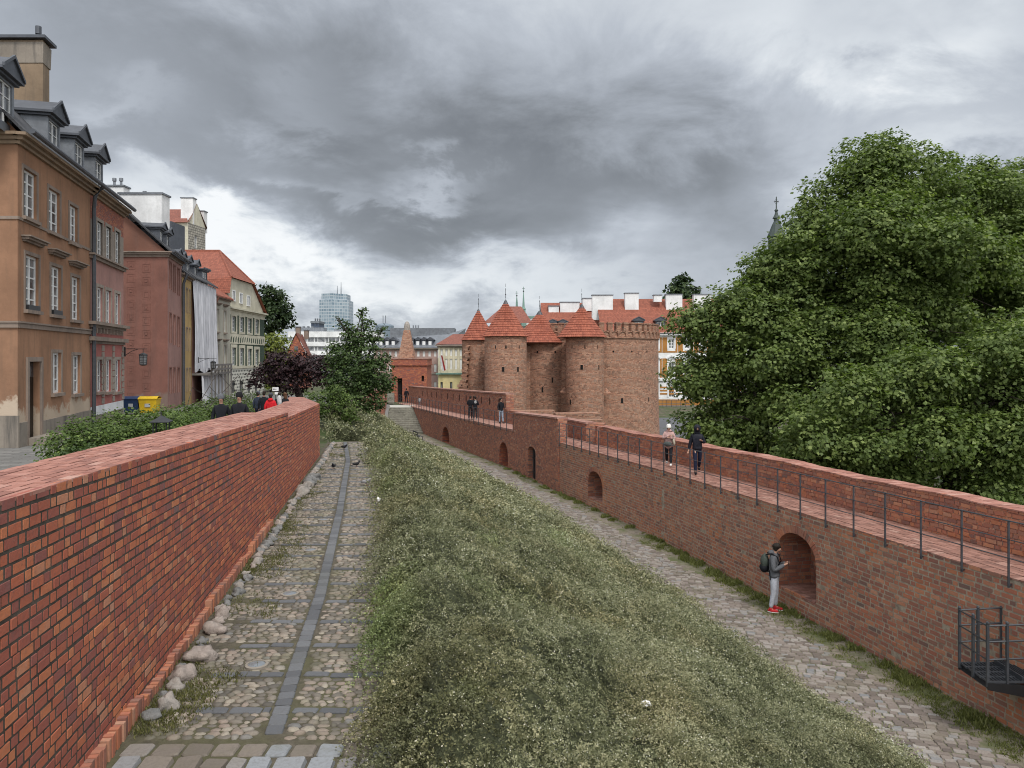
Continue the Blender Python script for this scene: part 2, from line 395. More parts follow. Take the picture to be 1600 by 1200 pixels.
# ================================================================== terrain, paths, walls
def WL(Y): return -2.73 - .17 * Y                        # face of the left wall
def WLO(Y): return -4.92 - .196 * (Y - 7.25)             # its street side
def TL(Y): return -.84 - .035 * Y if Y < 21.6 else -1.74 - .025 * (Y - 21.6)
WRY = [2, 9, 13.2, 20.4, 27.7, 38.9, 46.5, 61, 71, 92]
WRX = [11.3, 9.8, 8.86, 7.25, 5.55, 2.35, .15, -4.9, -8.2, -15.2]
def WR(Y): return interp(WRY, WRX, Y)                    # edge of the right walkway
def zW(Y): return -3.65 - .019 * Y
def zL(Y): return -3.82 - .013 * Y
def zR(Y): return -6.45 - .0125 * Y
def sZ(Y): return max(-2.55 - .019 * Y, -4.3)
def PR(Y): return interp([0, 7.76, 13.7, 19.7, 26.8, 38, 50], [-.6, -1.55, -2.5, -3.5, -5.1, -7.9, -11.2], Y)
def RPR(Y): return WR(Y) - 1.0
def RPL(Y): return RPR(Y) - 2.25
def SB(Y): return interp([30, 36, 39, 60, 75, 80], [-9.2, -10.2, -10.8, -14.5, -16.5, -17], Y)
def bankz(x, Y):
    """soil of the planted bank between the two paths"""
    if Y < 38.5: a, za = PR(Y), zL(Y)
    else: a, za = SB(Y) + .4, lerp(zL(38.5), sZ(Y), min(1, (Y - 38.5) / 4))
    b, zb = RPL(Y), zR(Y)
    t = min(1, max(0, (x - a) / (b - a))); t2 = t * .55 + .45 * t * t * (3 - 2 * t)
    return lerp(za, zb, t2)
def ground_row(Y):
    s = sZ(Y)
    if Y < 38.2: r = [(-600, s), (-60, s), (WLO(min(Y, 34)) + .12, s), (WLO(min(Y, 34)) + .2, zL(Y)), (PR(Y), zL(Y))]
    else:
        k = min(1, (Y - 38.2) / 5)
        r = [(-600, s), (-60, s), (SB(Y) + .12, s), (SB(Y) + .3, lerp(zL(Y), s, k)), (SB(Y) + .5, lerp(zL(Y), s, k))]
    a = r[-1][0]
    for q in (.2, .4, .6, .8): x = lerp(a, RPL(Y), q); r.append((x, bankz(x, Y)))
    r += [(RPL(Y), zR(Y)), (WR(Y) + .1, zR(Y)), (WR(Y) + .3, zR(Y) - .2), (WR(Y) + .6, -7.9), (60, -7.9), (600, -7.9)]
    if Y > 79:
        k = min(1, (Y - 79) / 14); far = lerp(-7.9, -6.5, k)
        z2 = [s, s, s, s - .3, s - .6, -5.2, -5.3, -5.3, -5.3, -5.3, -5.3, -5.6, far, far, far]
        if Y > 105: q = min(1, (Y - 105) / 25); z2 = [lerp(z, -6.2, q) for z in z2]
        xs = [p[0] for p in r]
        if Y > 92: xs = [-600, -60] + [lerp(-22, 0, i / 9) for i in range(10)] + [3, 60, 600]
        r = list(zip(xs, z2))
    if Y > 200:
        r = [(x * (1 + (Y - 200) / 80) if abs(x) > 100 else x, z) for x, z in r]
    return r
def make_ground():
    ys = [-60, -20, -5, 0] + [2 + i * 1.0 for i in range(0, 79)] + [80.5, 81, 86, 93, 100, 106, 118, 131, 200, 600, 3500]
    V = []; Fc = []
    for Y in ys:
        for x, z in ground_row(Y): V.append((x, Y, z))
    n = len(ground_row(0))
    for i in range(len(ys) - 1):
        for j in range(n - 1): Fc.append((i * n + j, i * n + j + 1, (i + 1) * n + j + 1, (i + 1) * n + j))
    b = MB(); b.v = V; b.f = Fc
    m, t, bs = newmat('earth and paving')
    p = t.node('ShaderNodeNewGeometry').outputs['Position']
    soil = t.mix(t.rng(t.noise(p, 2.5, 6, .65), .35, .65), (.055, .05, .034), (.13, .115, .085))
    green = t.mix(t.rng(t.noise(p, .6, 4, .6), .42, .6), soil, (.05, .075, .025))
    t.l.new(green, bs.inputs['Base Color']); bs.inputs['Roughness'].default_value = .95
    bump(t, bs, t.noise(p, 14, 4, .6), .03)
    struct(b.build('ground', m))
make_ground()
# street of long grey paving slabs
def make_street():
    m, t, b = newmat('grey paving slabs')
    p = t.node('ShaderNodeNewGeometry').outputs['Position']; x, y, z = t.xyz(p)
    br = t.node('ShaderNodeTexBrick'); t.put(br.inputs['Vector'], t.comb(t.m('ADD', x, t.m('MULTIPLY', y, .22)), y))
    for k, v in (('Scale', 1), ('Mortar Size', .012), ('Brick Width', .75), ('Row Height', .30), ('Mortar Smooth', .3)): br.inputs[k].default_value = v
    br.inputs['Color1'].default_value = (.13, .13, .125, 1); br.inputs['Color2'].default_value = (.20, .195, .185, 1); br.inputs['Mortar'].default_value = (.06, .058, .05, 1)
    c = t.mix(t.m('MULTIPLY', t.rng(t.noise(p, .8, 5, .6), .4, .7), .4), br.outputs[0], (.09, .088, .08))
    t.l.new(c, b.inputs['Base Color']); b.inputs['Roughness'].default_value = .75
    bump(t, b, br.outputs[1], -.01)
    g = MB()
    ys = [2 + i * 2 for i in range(0, 40)]
    for a, c2 in zip(ys[:-1], ys[1:]):
        def xr(Y): return (WLO(min(Y, 34)) + .1) if Y < 36 else SB(Y)
        g.quad((-40, a, sZ(a) + .01), (xr(a), a, sZ(a) + .01), (xr(c2), c2, sZ(c2) + .01), (-40, c2, sZ(c2) + .01))
    struct(g.build('street', m))
make_street()
# ---- stones modelled one by one
def stone_field(name, items, mat, kind='dome', parent=None):
    """items: (x,y,z,lx,ly,h,rot,rnd)"""
    V = []; Fc = []; R = []; rs = random.Random(3)
    for (x, y, z, lx, ly, h, rot, rn) in items:
        i0 = len(V); cs, sn = math.cos(rot), math.sin(rot)
        if kind == 'dome': n = 7; ang = [2 * PI * (k + rs.uniform(-.25, .25)) / n for k in range(n)]; rad = [rs.uniform(.85, 1.12) for _ in range(n)]
        else:
            n = 8; ang = []; rad = []
            for k, (a, b) in enumerate(((1, .8), (.82, 1), (-.82, 1), (-1, .8), (-1, -.8), (-.82, -1), (.82, -1), (1, -.8))):
                a *= rs.uniform(.94, 1.0); b *= rs.uniform(.92, 1.0); ang.append(math.atan2(b, a)); rad.append(math.hypot(a, b))
        tx, ty = rs.uniform(-.06, .06) * h * 6, rs.uniform(-.06, .06) * h * 6
        for sc, hz in ((1, -.6), (.97, .35), (.72, .86)) if kind == 'dome' else ((1, -1), (.99, .55), (.9, .95)):
            for k in range(n):
                a = ang[k]; px, py = math.cos(a) * rad[k] * sc * lx / 2, math.sin(a) * rad[k] * sc * ly / 2
                V.append((x + px * cs - py * sn, y + px * sn + py * cs, z + h * hz + tx * px / lx + ty * py / ly))
        for r_ in range(2):
            for k in range(n):
                Fc.append((i0 + r_ * n + k, i0 + r_ * n + (k + 1) % n, i0 + (r_ + 1) * n + (k + 1) % n, i0 + (r_ + 1) * n + k)); R.append(rn)
        if kind == 'dome':
            V.append((x, y, z + h)); c = len(V) - 1
            for k in range(n): Fc.append((i0 + 2 * n + k, i0 + 2 * n + (k + 1) % n, c)); R.append(rn)
        else: Fc.append(tuple(i0 + 2 * n + k for k in range(n))); R.append(rn)
    b = MB(); b.v = V; b.f = Fc
    return b.build(name, mat, parent, rnd=R, smooth=(kind == 'dome'))
def stone_mat(name, pal, moss=.0):
    m, t, b = newmat(name)
    a = t.node('ShaderNodeAttribute', attribute_name='rnd').outputs['Fac']
    p = t.node('ShaderNodeNewGeometry').outputs['Position']
    fine = t.noise(p, 30, 4, .65)
    c = t.ramp(a, pal)
    c = t.mix(t.m('MULTIPLY', t.rng(fine, .45, .7), .35), c, (.09, .08, .07))
    if moss:
        c = t.mix(t.m('MULTIPLY', t.rng(t.noise(p, 1.1, 5, .65), .5, .68), moss), c, (.11, .11, .05))
    t.l.new(c, b.inputs['Base Color']); b.inputs['Roughness'].default_value = .72; b.inputs['Specular IOR Level'].default_value = .4
    bump(t, b, fine, .006)
    return m
M_COB = stone_mat('river cobbles', [(0, (.085, .078, .066)), (.25, (.145, .13, .108)), (.55, (.21, .185, .15)), (.75, (.25, .20, .165)), (.9, (.31, .275, .22)), (1, (.155, .155, .15))], .55)
M_SLATE = stone_mat('dark slate setts', [(0, (.075, .08, .088)), (1, (.14, .148, .158))], .12)
M_SETT = stone_mat('worn paving setts', [(0, (.11, .09, .078)), (.3, (.17, .14, .12)), (.6, (.225, .19, .165)), (.85, (.29, .265, .24)), (1, (.17, .175, .18))], .3)
M_KERB = stone_mat('granite kerb setts', [(0, (.14, .12, .10)), (.5, (.22, .19, .16)), (1, (.24, .26, .28))], .35)
def bed_mat(name, col, col2, green, ga):
    m, t, b = newmat(name)
    p = t.node('ShaderNodeNewGeometry').outputs['Position']
    c = t.mix(t.rng(t.noise(p, 9, 5, .7), .35, .65), col, col2)
    c = t.mix(t.m('MULTIPLY', t.rng(t.noise(p, .9, 5, .65), .45, .62), ga), c, green)
    t.l.new(c, b.inputs['Base Color']); b.inputs['Roughness'].default_value = .95
    bump(t, b, t.noise(p, 45, 3, .6), .012)
    return m
def make_left_path():
    g = MB(); st = [7.05 + i * .95 for i in range(34)]
    for a, c in zip(st[:-1], st[1:]):
        g.quad((WL(a) - .1, a, zL(a) + .012), (PR(a) + .5, a, zL(a) + .012), (PR(c) + .5, c, zL(c) + .012), (WL(c) - .1, c, zL(c) + .012))
    a = 7.05; g.quad((WL(a) - .1, a, zL(a) - .45), (PR(a) + .5, a, zL(a) - .45), (PR(a) + .5, a, zL(a) + .012), (WL(a) - .1, a, zL(a) + .012))
    struct(g.build('path_bed', bed_mat('sandy path bed', (.055, .048, .036), (.12, .105, .08), (.085, .085, .04), .7)))
    rs = random.Random(11); cob = []; sl = []; kb = []
    bands = [8.34 + .97 * i for i in range(31)]
    stripY = [7.9, 12.5, 19.7, 30.4, 38]; stripX = [-2.48, -3.18, -4.5, -6.6, -8.4]
    y = 7.75
    while y < 37.8:
        x0, x1 = WL(y) + rs.uniform(.2, .35), PR(y) + .3; sx = interp(stripY, stripX, y)
        nb = min(abs(y - b) for b in bands); x = x0
        if nb > .095:
            while x < x1:
                w = rs.uniform(.075, .16)
                if abs(x + w / 2 - sx) > .12 + w / 2 - .02:
                    d = rs.uniform(.075, .115)
                    cob.append((x + w / 2, y + rs.uniform(-.015, .015), zL(y) + .0, w * 1.12, d * 1.12, rs.uniform(.014, .04), rs.uniform(-.25, .25), rs.random()))
                x += w
        y += rs.uniform(.076, .092)
    for b in bands:
        if b > 37.5: continue
        sx = interp(stripY, stripX, b); x = WL(b) + rs.uniform(.5, .8)
        while x < PR(b) + .2:
            w = rs.uniform(.27, .42)
            if not (x + w > sx - .12 and x < sx + .12): sl.append((x + w / 2, b + .02 * math.sin(x * 9), zL(b) + .008, w - .015, .125, .022, 0, rs.random()))
            elif x < sx - .2: w2 = sx - .12 - x; sl.append((x + w2 / 2, b, zL(b) + .008, w2, .125, .022, 0, rs.random())); x = sx + .12 - w
            else: x = sx + .12 - w
            x += w
    y = 7.8
    while y < 37.8:
        l = rs.uniform(.17, .24); sx = interp(stripY, stripX, y + l / 2); sl_ = (interp(stripY, stripX, y + l) - interp(stripY, stripX, y)) / l
        sl.append((sx, y + l / 2, zL(y) + .006, .19, l - .012, .026, math.atan(-sl_), rs.random())); y += l
    for r_, (yy, d) in enumerate(((7.17, .24), (7.47, .24))):
        x = WL(yy) + .15
        while x < PR(yy) + .3:
            w = rs.uniform(.17, .34); kb.append((x + w / 2, yy + rs.uniform(-.01, .01), zL(yy) + (-.055 if r_ == 0 else 0), w - .02, d, .11 if r_ == 0 else .035, rs.uniform(-.03, .03), rs.random())); x += w
    struct(stone_field('path_cobbles', cob, M_COB)); struct(stone_field('path_slabs', sl, M_SLATE, 'sett')); struct(stone_field('path_kerb', kb, M_KERB, 'sett'))
make_left_path()
def make_right_path():
    g = MB(); st = [6 + i * 1.0 for i in range(69)]
    for a, c in zip(st[:-1], st[1:]):
        g.quad((RPL(a) - .3, a, zR(a) + .012), (WR(a) + .05, a, zR(a) + .012), (WR(c) + .05, c, zR(c) + .012), (RPL(c) - .3, c, zR(c) + .012))
    struct(g.build('path_verge', bed_mat('dusty verge', (.13, .115, .09), (.25, .215, .17), (.075, .095, .03), .8)))
    rs = random.Random(5); it = []; y = 9.0
    while y < 73:
        d = .125 if y < 40 else .2
        x0 = RPL(y) - .2; x1 = RPR(y) + rs.uniform(-.12, .1); x = x0 + rs.uniform(-.2, 0); sl = (WR(y + .5) - WR(y))/.5
        th = math.atan(-sl)
        while x < x1:
            w = rs.uniform(.14, .24) * (1 if y < 40 else 1.4)
            yy = y - (x - x1) * .28      # courses run square to the wall
            it.append((x + w / 2, yy, zR(yy) + .004 + rs.uniform(-.004, .006), w - .012, d - .012, .028, -.27 * 0 - .28, rs.random())); x += w
        y += d
    struct(stone_field('path_setts', it, M_SETT, 'sett'))
make_right_path()
# ---- brick walls laid brick by brick
class Plan:
    def __init__(s, pts):
        s.p = [Vector((x, y)) for x, y in pts]; s.c = [0]
        for a, b in zip(s.p[:-1], s.p[1:]): s.c.append(s.c[-1] + (b - a).length)
        s.L = s.c[-1]
    def at(s, d):
        i = 0
        while i < len(s.c) - 2 and d > s.c[i + 1]: i += 1
        t = (s.p[i + 1] - s.p[i]).normalized(); return s.p[i] + t * (d - s.c[i]), t
    def sY(s, Y):      # arclength where the plan reaches depth Y
        for i in range(len(s.p) - 1):
            a, b = s.p[i].y, s.p[i + 1].y
            if (a <= Y <= b) or i == len(s.p) - 2: return s.c[i] + (Y - a) / (b - a) * (s.c[i + 1] - s.c[i])
def add_brick(V, Fc, R, plan, sa, sb, za, zb, side, proud, depth, rs, rn, ch=.005):
    P = []
    for d, off, (ea, eb) in ((0, proud, (ch, ch)), (1, -depth, (0, 0))):
        for s_, e in ((sa, ea), (sb, -eb)):
            p, t = plan.at(s_ + e); n = Vector((t.y, -t.x)) * side
            o = off + (rs.uniform(0, .002) if d == 0 else 0)
            q = p + n * o
            for z, ez in ((za[0 if s_ == sa else 1], ea), (zb[0 if s_ == sa else 1], -ea)): P.append((q.x, q.y, z + (ez if d == 0 else 0)))
    i = len(V); V += P      # 0,1 front a(lo,hi) 2,3 front b ; 4,5 back a ; 6,7 back b
    fs = [(0, 2, 3, 1), (0, 1, 5, 4), (2, 6, 7, 3), (1, 3, 7, 5), (0, 4, 6, 2)]
    if side < 0: fs = [f[::-1] for f in fs]
    for f in fs: Fc.append(tuple(i + k for k in f)); R.append(rn)
def brick_face(name, plan, s0, s1, ztop, zbot, side, mat, parent, h=.1, L=.27, W=.13, gap=.011, clips=(), proud=.012, rough=.006, seed=1, skip=0, nmax=99, hg=.022):
    """courses run parallel to ztop(s); clips: f(s_mid..)->(sa,sb,zlo,zhi func) openings"""
    V, Fc, R = [], [], []; rs = random.Random(seed); k = 0
    while k < nmax:
        any_ = False; s = s0 - rs.uniform(0, L + W); head = rs.random() < .5; wav = rs.uniform(0, 6)
        while s < s1:
            w = (W if head else L) * rs.uniform(.93, 1.07); a, b = s, s + w - hg; s += w; head = not head if rs.random() < .93 else head
            if head is None: pass
            a, b = max(a, s0), min(b, s1)
            if b - a < .03: continue
            def zz(q): return ztop(q) - k * h + .006 * math.sin(q * 1.7 + wav)
            za, zb = zz(a) - h + gap, zz(b) - h + gap; ta, tb = zz(a), zz(b)
            if k == 0: ta, tb = ztop(a), ztop(b)
            mid = (za + ta) / 2
            if mid < zbot((a + b) / 2) - .12: continue
            any_ = True
            segs = [(a, b)]
            for cl in clips:
                hw = cl(mid)
                if hw:
                    n_ = []
                    for p, q in segs:
                        if q <= hw[0] or p >= hw[1]: n_.append((p, q))
                        else:
                            if p < hw[0] - .03: n_.append((p, hw[0] - .006))
                            if q > hw[1] + .03: n_.append((hw[1] + .006, q))
                    segs = n_
            if rs.random() < skip: continue
            rn = rs.random()
            for p, q in segs:
                add_brick(V, Fc, R, plan, p, q, (lerp(za, zb, (p - a) / (b - a)), lerp(za, zb, (q - a) / (b - a))), (lerp(ta, tb, (p - a) / (b - a)), lerp(ta, tb, (q - a) / (b - a))), side, proud + abs(rs.gauss(0, rough)), .05, rs, rn)
        k += 1
        if not any_ and k > 3: break
    b = MB(); b.v = V; b.f = Fc
    return b.build(name, mat, parent, rnd=R)
def flat_bricks(name, plan, s0, s1, o0, o1, z, side, mat, parent, L=.26, W=.125, gap=.01, seed=2, lift=.0, across=False):
    """paving bricks on a level strip between offsets o0..o1 (along the wall normal)"""
    V, Fc, R = [], [], []; rs = random.Random(seed)
    o = o0; sg = 1 if o1 > o0 else -1; row = 0
    rowd = L if across else W
    while abs(o - o0) < abs(o1 - o0) - .02:
        s = s0 - rs.uniform(0, L)
        oe = o + sg * min(rowd, abs(o1 - o)); 
        while s < s1:
            w = (W if across else L) * rs.uniform(.95, 1.05); a, b = max(s, s0), min(s + w - gap, s1); s += w
            if b - a < .03: continue
            dz = rs.uniform(-.004, .004) + lift; P = []
            for q in (a, b):
                p, t = plan.at(q); n = Vector((t.y, -t.x)) * side
                for oo in (o + sg * gap / 2, oe - sg * gap / 2):
                    r = p + n * oo; P.append((r.x, r.y, z(q) + dz))
            i = len(V); V += P + [(x, y, zq - .03) for x, y, zq in P]
            rn = rs.random()
            fs = [(0, 1, 3, 2), (0, 4, 5, 1), (2, 3, 7, 6), (0, 2, 6, 4), (1, 5, 7, 3)]
            if (side * sg) > 0: fs = [f[::-1] for f in fs]
            for f in fs: Fc.append(tuple(i + k for k in f)); R.append(rn)
        o = oe; row += 1
    b = MB(); b.v = V; b.f = Fc
    return b.build(name, mat, parent, rnd=R)
def slab(plan, s0, s1, o0, o1, zt, zb, side, n=None, mb=None):
    """solid following the plan between offsets, top zt(s) bottom zb(s)"""
    g = mb or MB(); n = n or max(1, int((s1 - s0) / 1.2)); ss = [lerp(s0, s1, i / n) for i in range(n + 1)]
    ring = []
    for s in ss:
        p, t = plan.at(s); nn = Vector((t.y, -t.x)) * side; a, b = p + nn * o0, p + nn * o1
        ring.append([(a.x, a.y, zb(s)), (b.x, b.y, zb(s)), (b.x, b.y, zt(s)), (a.x, a.y, zt(s))])
    for r, q in zip(ring[:-1], ring[1:]):
        for k in range(4): g.quad(r[k], r[(k + 1) % 4], q[(k + 1) % 4], q[k]) if side > 0 else g.quad(q[k], q[(k + 1) % 4], r[(k + 1) % 4], r[k])
    g.poly(ring[0][::-1]); g.poly(ring[-1])
    return g
def make_left_wall():
    root = thing('brick_wall', 'thick red brick wall with a broad brick top along the left cobbled path', 'wall', (WL(18), 18, sZ(18)))
    root.location = (0, 0, 0)
    pl = Plan([(WL(3), 3), (WL(32), 32)])
    YofS = lambda s: 3 + s * (29 / pl.L)
    zt = lambda s: TL(YofS(s)); zb = lambda s: zL(YofS(s)) - .1
    sst = pl.sY(21.6)
    # the top slopes continuously; one small step at sst
    brick_face('wall_face', pl, 0, sst, zt, zb, 1, M_BRL, root, h=.098, L=.225, W=.12, hg=.024, gap=.015, proud=.0015, rough=.0035, seed=4)
    brick_face('wall_face', pl, sst, pl.L, zt, zb, 1, M_BRL, root, h=.098, L=.225, W=.12, hg=.024, gap=.015, proud=.0015, rough=.0035, seed=9)
    # mortar core, as wide as the top
    g = MB()
    def ring(Y, e=0): return [(WL(Y), Y, -4.7), (WL(Y), Y, TL(Y) - .012), (WLO(Y) if Y < 31 else WLO(Y), Y, TL(Y) - .012), (WLO(Y), Y, -4.7)]
    ys = [3, 9, 15, 21.59, 21.61, 27, 32]
    for a, c in zip(ys[:-1], ys[1:]):
        r, q = ring(a), ring(c)
        for k in range(4): g.quad(q[k], q[(k + 1) % 4], r[(k + 1) % 4], r[k])
    g.poly(ring(3))
    # oblique far end: corner (-8.17,32) to (-9.95,36), then the wall turns towards the street
    A, B, C2, D = (WL(32), 32), (-10.2, 37.0), (-11.0, 37.4), (WLO(32), 32)
    E = (-10.9, 36.9); zt2 = TL(32) - .012
    for p, q in ((A, B), (B, C2), (C2, E), (E, D)): g.quad((*p, -5.2), (*q, -5.2), (*q, zt2), (*p, zt2))
    g.poly([(*A, zt2), (*B, zt2), (*C2, zt2), (*E, zt2), (*D, zt2)])
    g.build('mortar_core', M_PLAINMORTAR, root)
    pe = Plan([A, B]); brick_face('wall_end', pe, 0, pe.L, lambda s: TL(32), lambda s: -4.8, 1, M_BRL, root, seed=3)
    for a, b, sd in ((0, sst, 12), (sst, pl.L, 13)):
        flat_bricks('wall_top', pl, a, b, .008, -.11, lambda s: zt(s), 1, M_BTOP, root, L=.25, W=.12, seed=sd)
    # remaining rows fan out with the widening top
    V, Fc, R = [], [], []; rs = random.Random(8)
    for (ya, yb) in ((3, 21.6), (21.6, 32)):
        rows = 8
        for r_ in range(rows):
            y = ya - rs.uniform(0, .25)
            while y < yb:
                w = .25 * rs.uniform(.95, 1.05) * (1 if rs.random() > .12 else .5); a, b = max(y, ya), min(y + w - .01, yb); y += w
                if b - a < .03: continue
                i = len(V); dz = rs.uniform(-.004, .004)
                for yy in (a, b):
                    x0, x1 = WL(yy) - .115, WLO(yy) - .01
                    for q in (r_ / rows, (r_ + 1) / rows - .011): V.append((lerp(x0, x1, q), yy, TL(yy) + dz))
                V += [(x, yy, z - .025) for x, yy, z in V[i:i + 4]]
                rn = rs.random()
                for f in ((0, 2, 3, 1), (0, 1, 5, 4), (2, 6, 7, 3), (0, 4, 6, 2), (1, 3, 7, 5)): Fc.append(tuple(i + k for k in f)); R.append(rn)
    y = 0
    b = MB(); b.v = V; b.f = Fc; b.build('wall_top', M_BTOP, root, rnd=R)
    # top of the turned end
    m = brick_shader('coping of turned end', [(0, (.26, .11, .085)), (1, (.45, .22, .17))], h=.12, L=.25, W=.25, joint=.01, mortar=(.4, .33, .28))
    g = MB(); zt3 = TL(32) + .003
    g.poly([(*A, zt3), (*B, zt3), (*C2, zt3), (*E, zt3), (*D, zt3)]); g.build('wall_top', m, root)
    # plinth of upright bricks, stepping with the ramp
    V, Fc, R = [], [], []; rs = random.Random(21); s = pl.sY(6); top = None; nxt = 0
    while s < pl.sY(18):
        Y = YofS(s)
        if s >= nxt: step = rs.uniform(.45, 1.1); nxt = s + step; top = zL(Y) + .15 + rs.uniform(-.04, .07)
        z0 = zL(Y) - .1; zt_ = top + rs.uniform(-.014, .014) - .035 * (s - nxt + .5)
        add_brick(V, Fc, R, pl, s, s + .07, (z0, z0), (zt_, zt_), 1, .085 + rs.uniform(-.012, .012), .1, rs, rs.random()); s += .079
    b = MB(); b.v = V; b.f = Fc; b.build('plinth', M_BRO, root, rnd=R)
    return root
make_left_wall()
def niche(pl, s0, s1, zs, zap, sill=None):
    """opening s0..s1, springing zs, apex zap -> (clip function, outline helper)"""
    c, r = (s0 + s1) / 2, (s1 - s0) / 2; H = zap - zs
    def hw(z):
        if z < zs: return r
        t = (z - zs) / H
        return r * math.sqrt(max(0, 1 - t * t)) if t < 1 else 0
    return c, r, H, hw
def make_right_wall():
    root = thing('brick_wall', 'long old brick town wall with a walkway on top and arched niches, right of the paved path', 'wall')
    ys = [8, 13.2, 20.4, 27.7, 34, 39]; pl = Plan([(WR(y), y) for y in ys])
    def Yof(s): return pl.at(s)[0].y
    zt = lambda s: zW(Yof(s)); zb = lambda s: zR(Yof(s)) - .05
    nich = []   # Y0,Y1, spring, apex, sill, depth
    for (ya, yb, zs, za, zsill, dp) in ((18.85, 20.5, -5.2, -4.62, -6.2, 1.0), (33.2, 34.85, -5.75, -5.18, -6.45, .8)):
        nich.append((pl.sY(ya), pl.sY(yb), zs, za, zsill, dp))
    clips = []
    ringw = .2
    for (a, b, zs, za, zsill, dp) in nich:
        c, r, H, hw = niche(pl, a, b, zs, za)
        def cl(z, c=c, r=r, H=H, zs=zs, zsill=zsill, za=za):
            if z < zsill: return None
            if z < zs: return (c - r, c + r)
            R_, HH = r + ringw, H + ringw
            t = (z - zs) / HH
            return (c - R_ * math.sqrt(1 - t * t), c + R_ * math.sqrt(1 - t * t)) if t < 1 else None
        clips.append(cl)
    brick_face('wall_face', pl, 0, pl.L, zt, zb, -1, M_BRO, root, h=.103, L=.28, W=.15, hg=.028, gap=.020, proud=.0015, clips=clips, rough=.0045, seed=14, skip=.006)
    # arch rings
    V, Fc, R = [], [], []; rs = random.Random(2)
    for (a, b, zs, za, zsill, dp) in nich:
        c, r, H, hw = niche(pl, a, b, zs, za); n = int(PI * r / .085)
        for k in range(n):
            t0, t1 = PI * k / n, PI * (k + .86) / n; rn = rs.random(); i = len(V); o = .014 + rs.uniform(-.006, .008)
            for off in (o, -.12):
                for th, e in ((t0, 0), (t0, 1), (t1, 1), (t1, 0)):
                    rr, hh = r + e * ringw - .004, H + e * ringw - .004
                    s_, z = c - rr * math.cos(th), zs + hh * math.sin(th)
                    p, t = pl.at(s_); q = p + Vector((t.y, -t.x)) * -1 * off; V.append((q.x, q.y, z))
            for f in ((0, 1, 2, 3), (0, 4, 5, 1), (3, 2, 6, 7), (0, 3, 7, 4), (1, 5, 6, 2)): Fc.append(tuple(i + k2 for k2 in f)); R.append(rn)
    g = MB(); g.v = V; g.f = Fc; g.build('arch_ring', M_BRO, root, rnd=R)
    # mortar skin with the niche holes, one column per step
    g = MB(); cuts = [i * .5 for i in range(int(pl.L / .5) + 1)] + [pl.L]
    for (a, b, *_r) in nich: cuts += [lerp(a, b, i / 16) for i in range(17)]
    cuts = sorted(set(round(c, 4) for c in cuts))
    def P3(s, z, off=0):
        p, t = pl.at(s); q = p + Vector((t.y, -t.x)) * -1 * off; return (q.x, q.y, z)
    for a, b in zip(cuts[:-1], cuts[1:]):
        m = (a + b) / 2; nn = [q for q in nich if q[0] < m < q[1]]
        if not nn: g.quad(P3(a, zt(a) - .01), P3(b, zt(b) - .01), P3(b, -7.4), P3(a, -7.4))
        else:
            q = nn[0]; c, r, H, hw = niche(pl, q[0], q[1], q[2], q[3])
            zz = lambda s: q[2] + H * math.sqrt(max(0, 1 - ((s - c) / r) ** 2))
            g.quad(P3(a, zt(a) - .01), P3(b, zt(b) - .01), P3(b, zz(b)), P3(a, zz(a)))
            g.quad(P3(a, q[4] - .01), P3(b, q[4] - .01), P3(b, -7.4), P3(a, -7.4))
    g.build('mortar_core', M_MORTARDK, root)
    for (a, b, zs, za, zsill, dp) in nich:
        g = MB(); c, r, H, hw = niche(pl, a, b, zs, za); n = 16
        pts = [(a, zsill)] + [(c - r * math.cos(PI * k / n), zs + H * math.sin(PI * k / n)) for k in range(n + 1)] + [(b, zsill)]
        for (s0, z0), (s1, z1) in zip(pts[:-1], pts[1:]): g.quad(P3(s0, z0), P3(s0, z0, -dp), P3(s1, z1, -dp), P3(s1, z1))
        g.poly([P3(s_, z_, -dp) for s_, z_ in pts])
        g.build('niche', M_BSH, root)
        fl = flat_bricks('niche_sill', pl, a, b, .01, -dp, lambda s: zsill, -1, M_WALK, root, seed=5, across=True)
    # walkway: edge course on end, then brick paving
    Wd = 1.45
    g = slab(pl, 0, pl.L, -.012, -Wd - .5, lambda s: zt(s) - .02, lambda s: zt(s) - .4, -1); g.build('walkway_bed', M_PLAINMORTAR, root)
    flat_bricks('walkway_edge', pl, 0, pl.L, .016, -.26, zt, -1, M_WALK, root, seed=6, across=True)
    flat_bricks('walkway_paving', pl, 0, pl.L, -.262, -Wd, zt, -1, M_WALK, root, seed=7, L=.27, W=.13)
    # outer parapet, inner face brick by brick, rough coping
    ppts = []
    for y in ys:
        p, t = pl.at(pl.sY(y)); q = p + Vector((t.y, -t.x)) * Wd; ppts.append((q.x, q.y))
    pp = Plan(ppts); Yp = lambda s: pp.at(s)[0].y
    rsn = random.Random(9)
    pt = lambda s: zW(Yp(s)) + .9 + .02 * math.sin(s * .9) + .012 * math.sin(s * 3.1)
    s_end = pp.sY(38.2)
    brick_face('parapet_face', pp, 0, s_end, pt, lambda s: zW(Yp(s)), -1, M_BRO, root, h=.1, L=.27, W=.145, hg=.026, gap=.016, proud=.004, rough=.008, seed=31, nmax=11)
    slab(pp, 0, s_end, 0, -.55, lambda s: pt(s) - .02, lambda s: -7.9, -1).build('parapet_core', M_BSH, root)
    flat_bricks('parapet_coping', pp, 0, s_end, .03, -.57, pt, -1, M_BTOP, root, seed=17, across=True, L=.3, W=.14)
    return root
RW = make_right_wall()
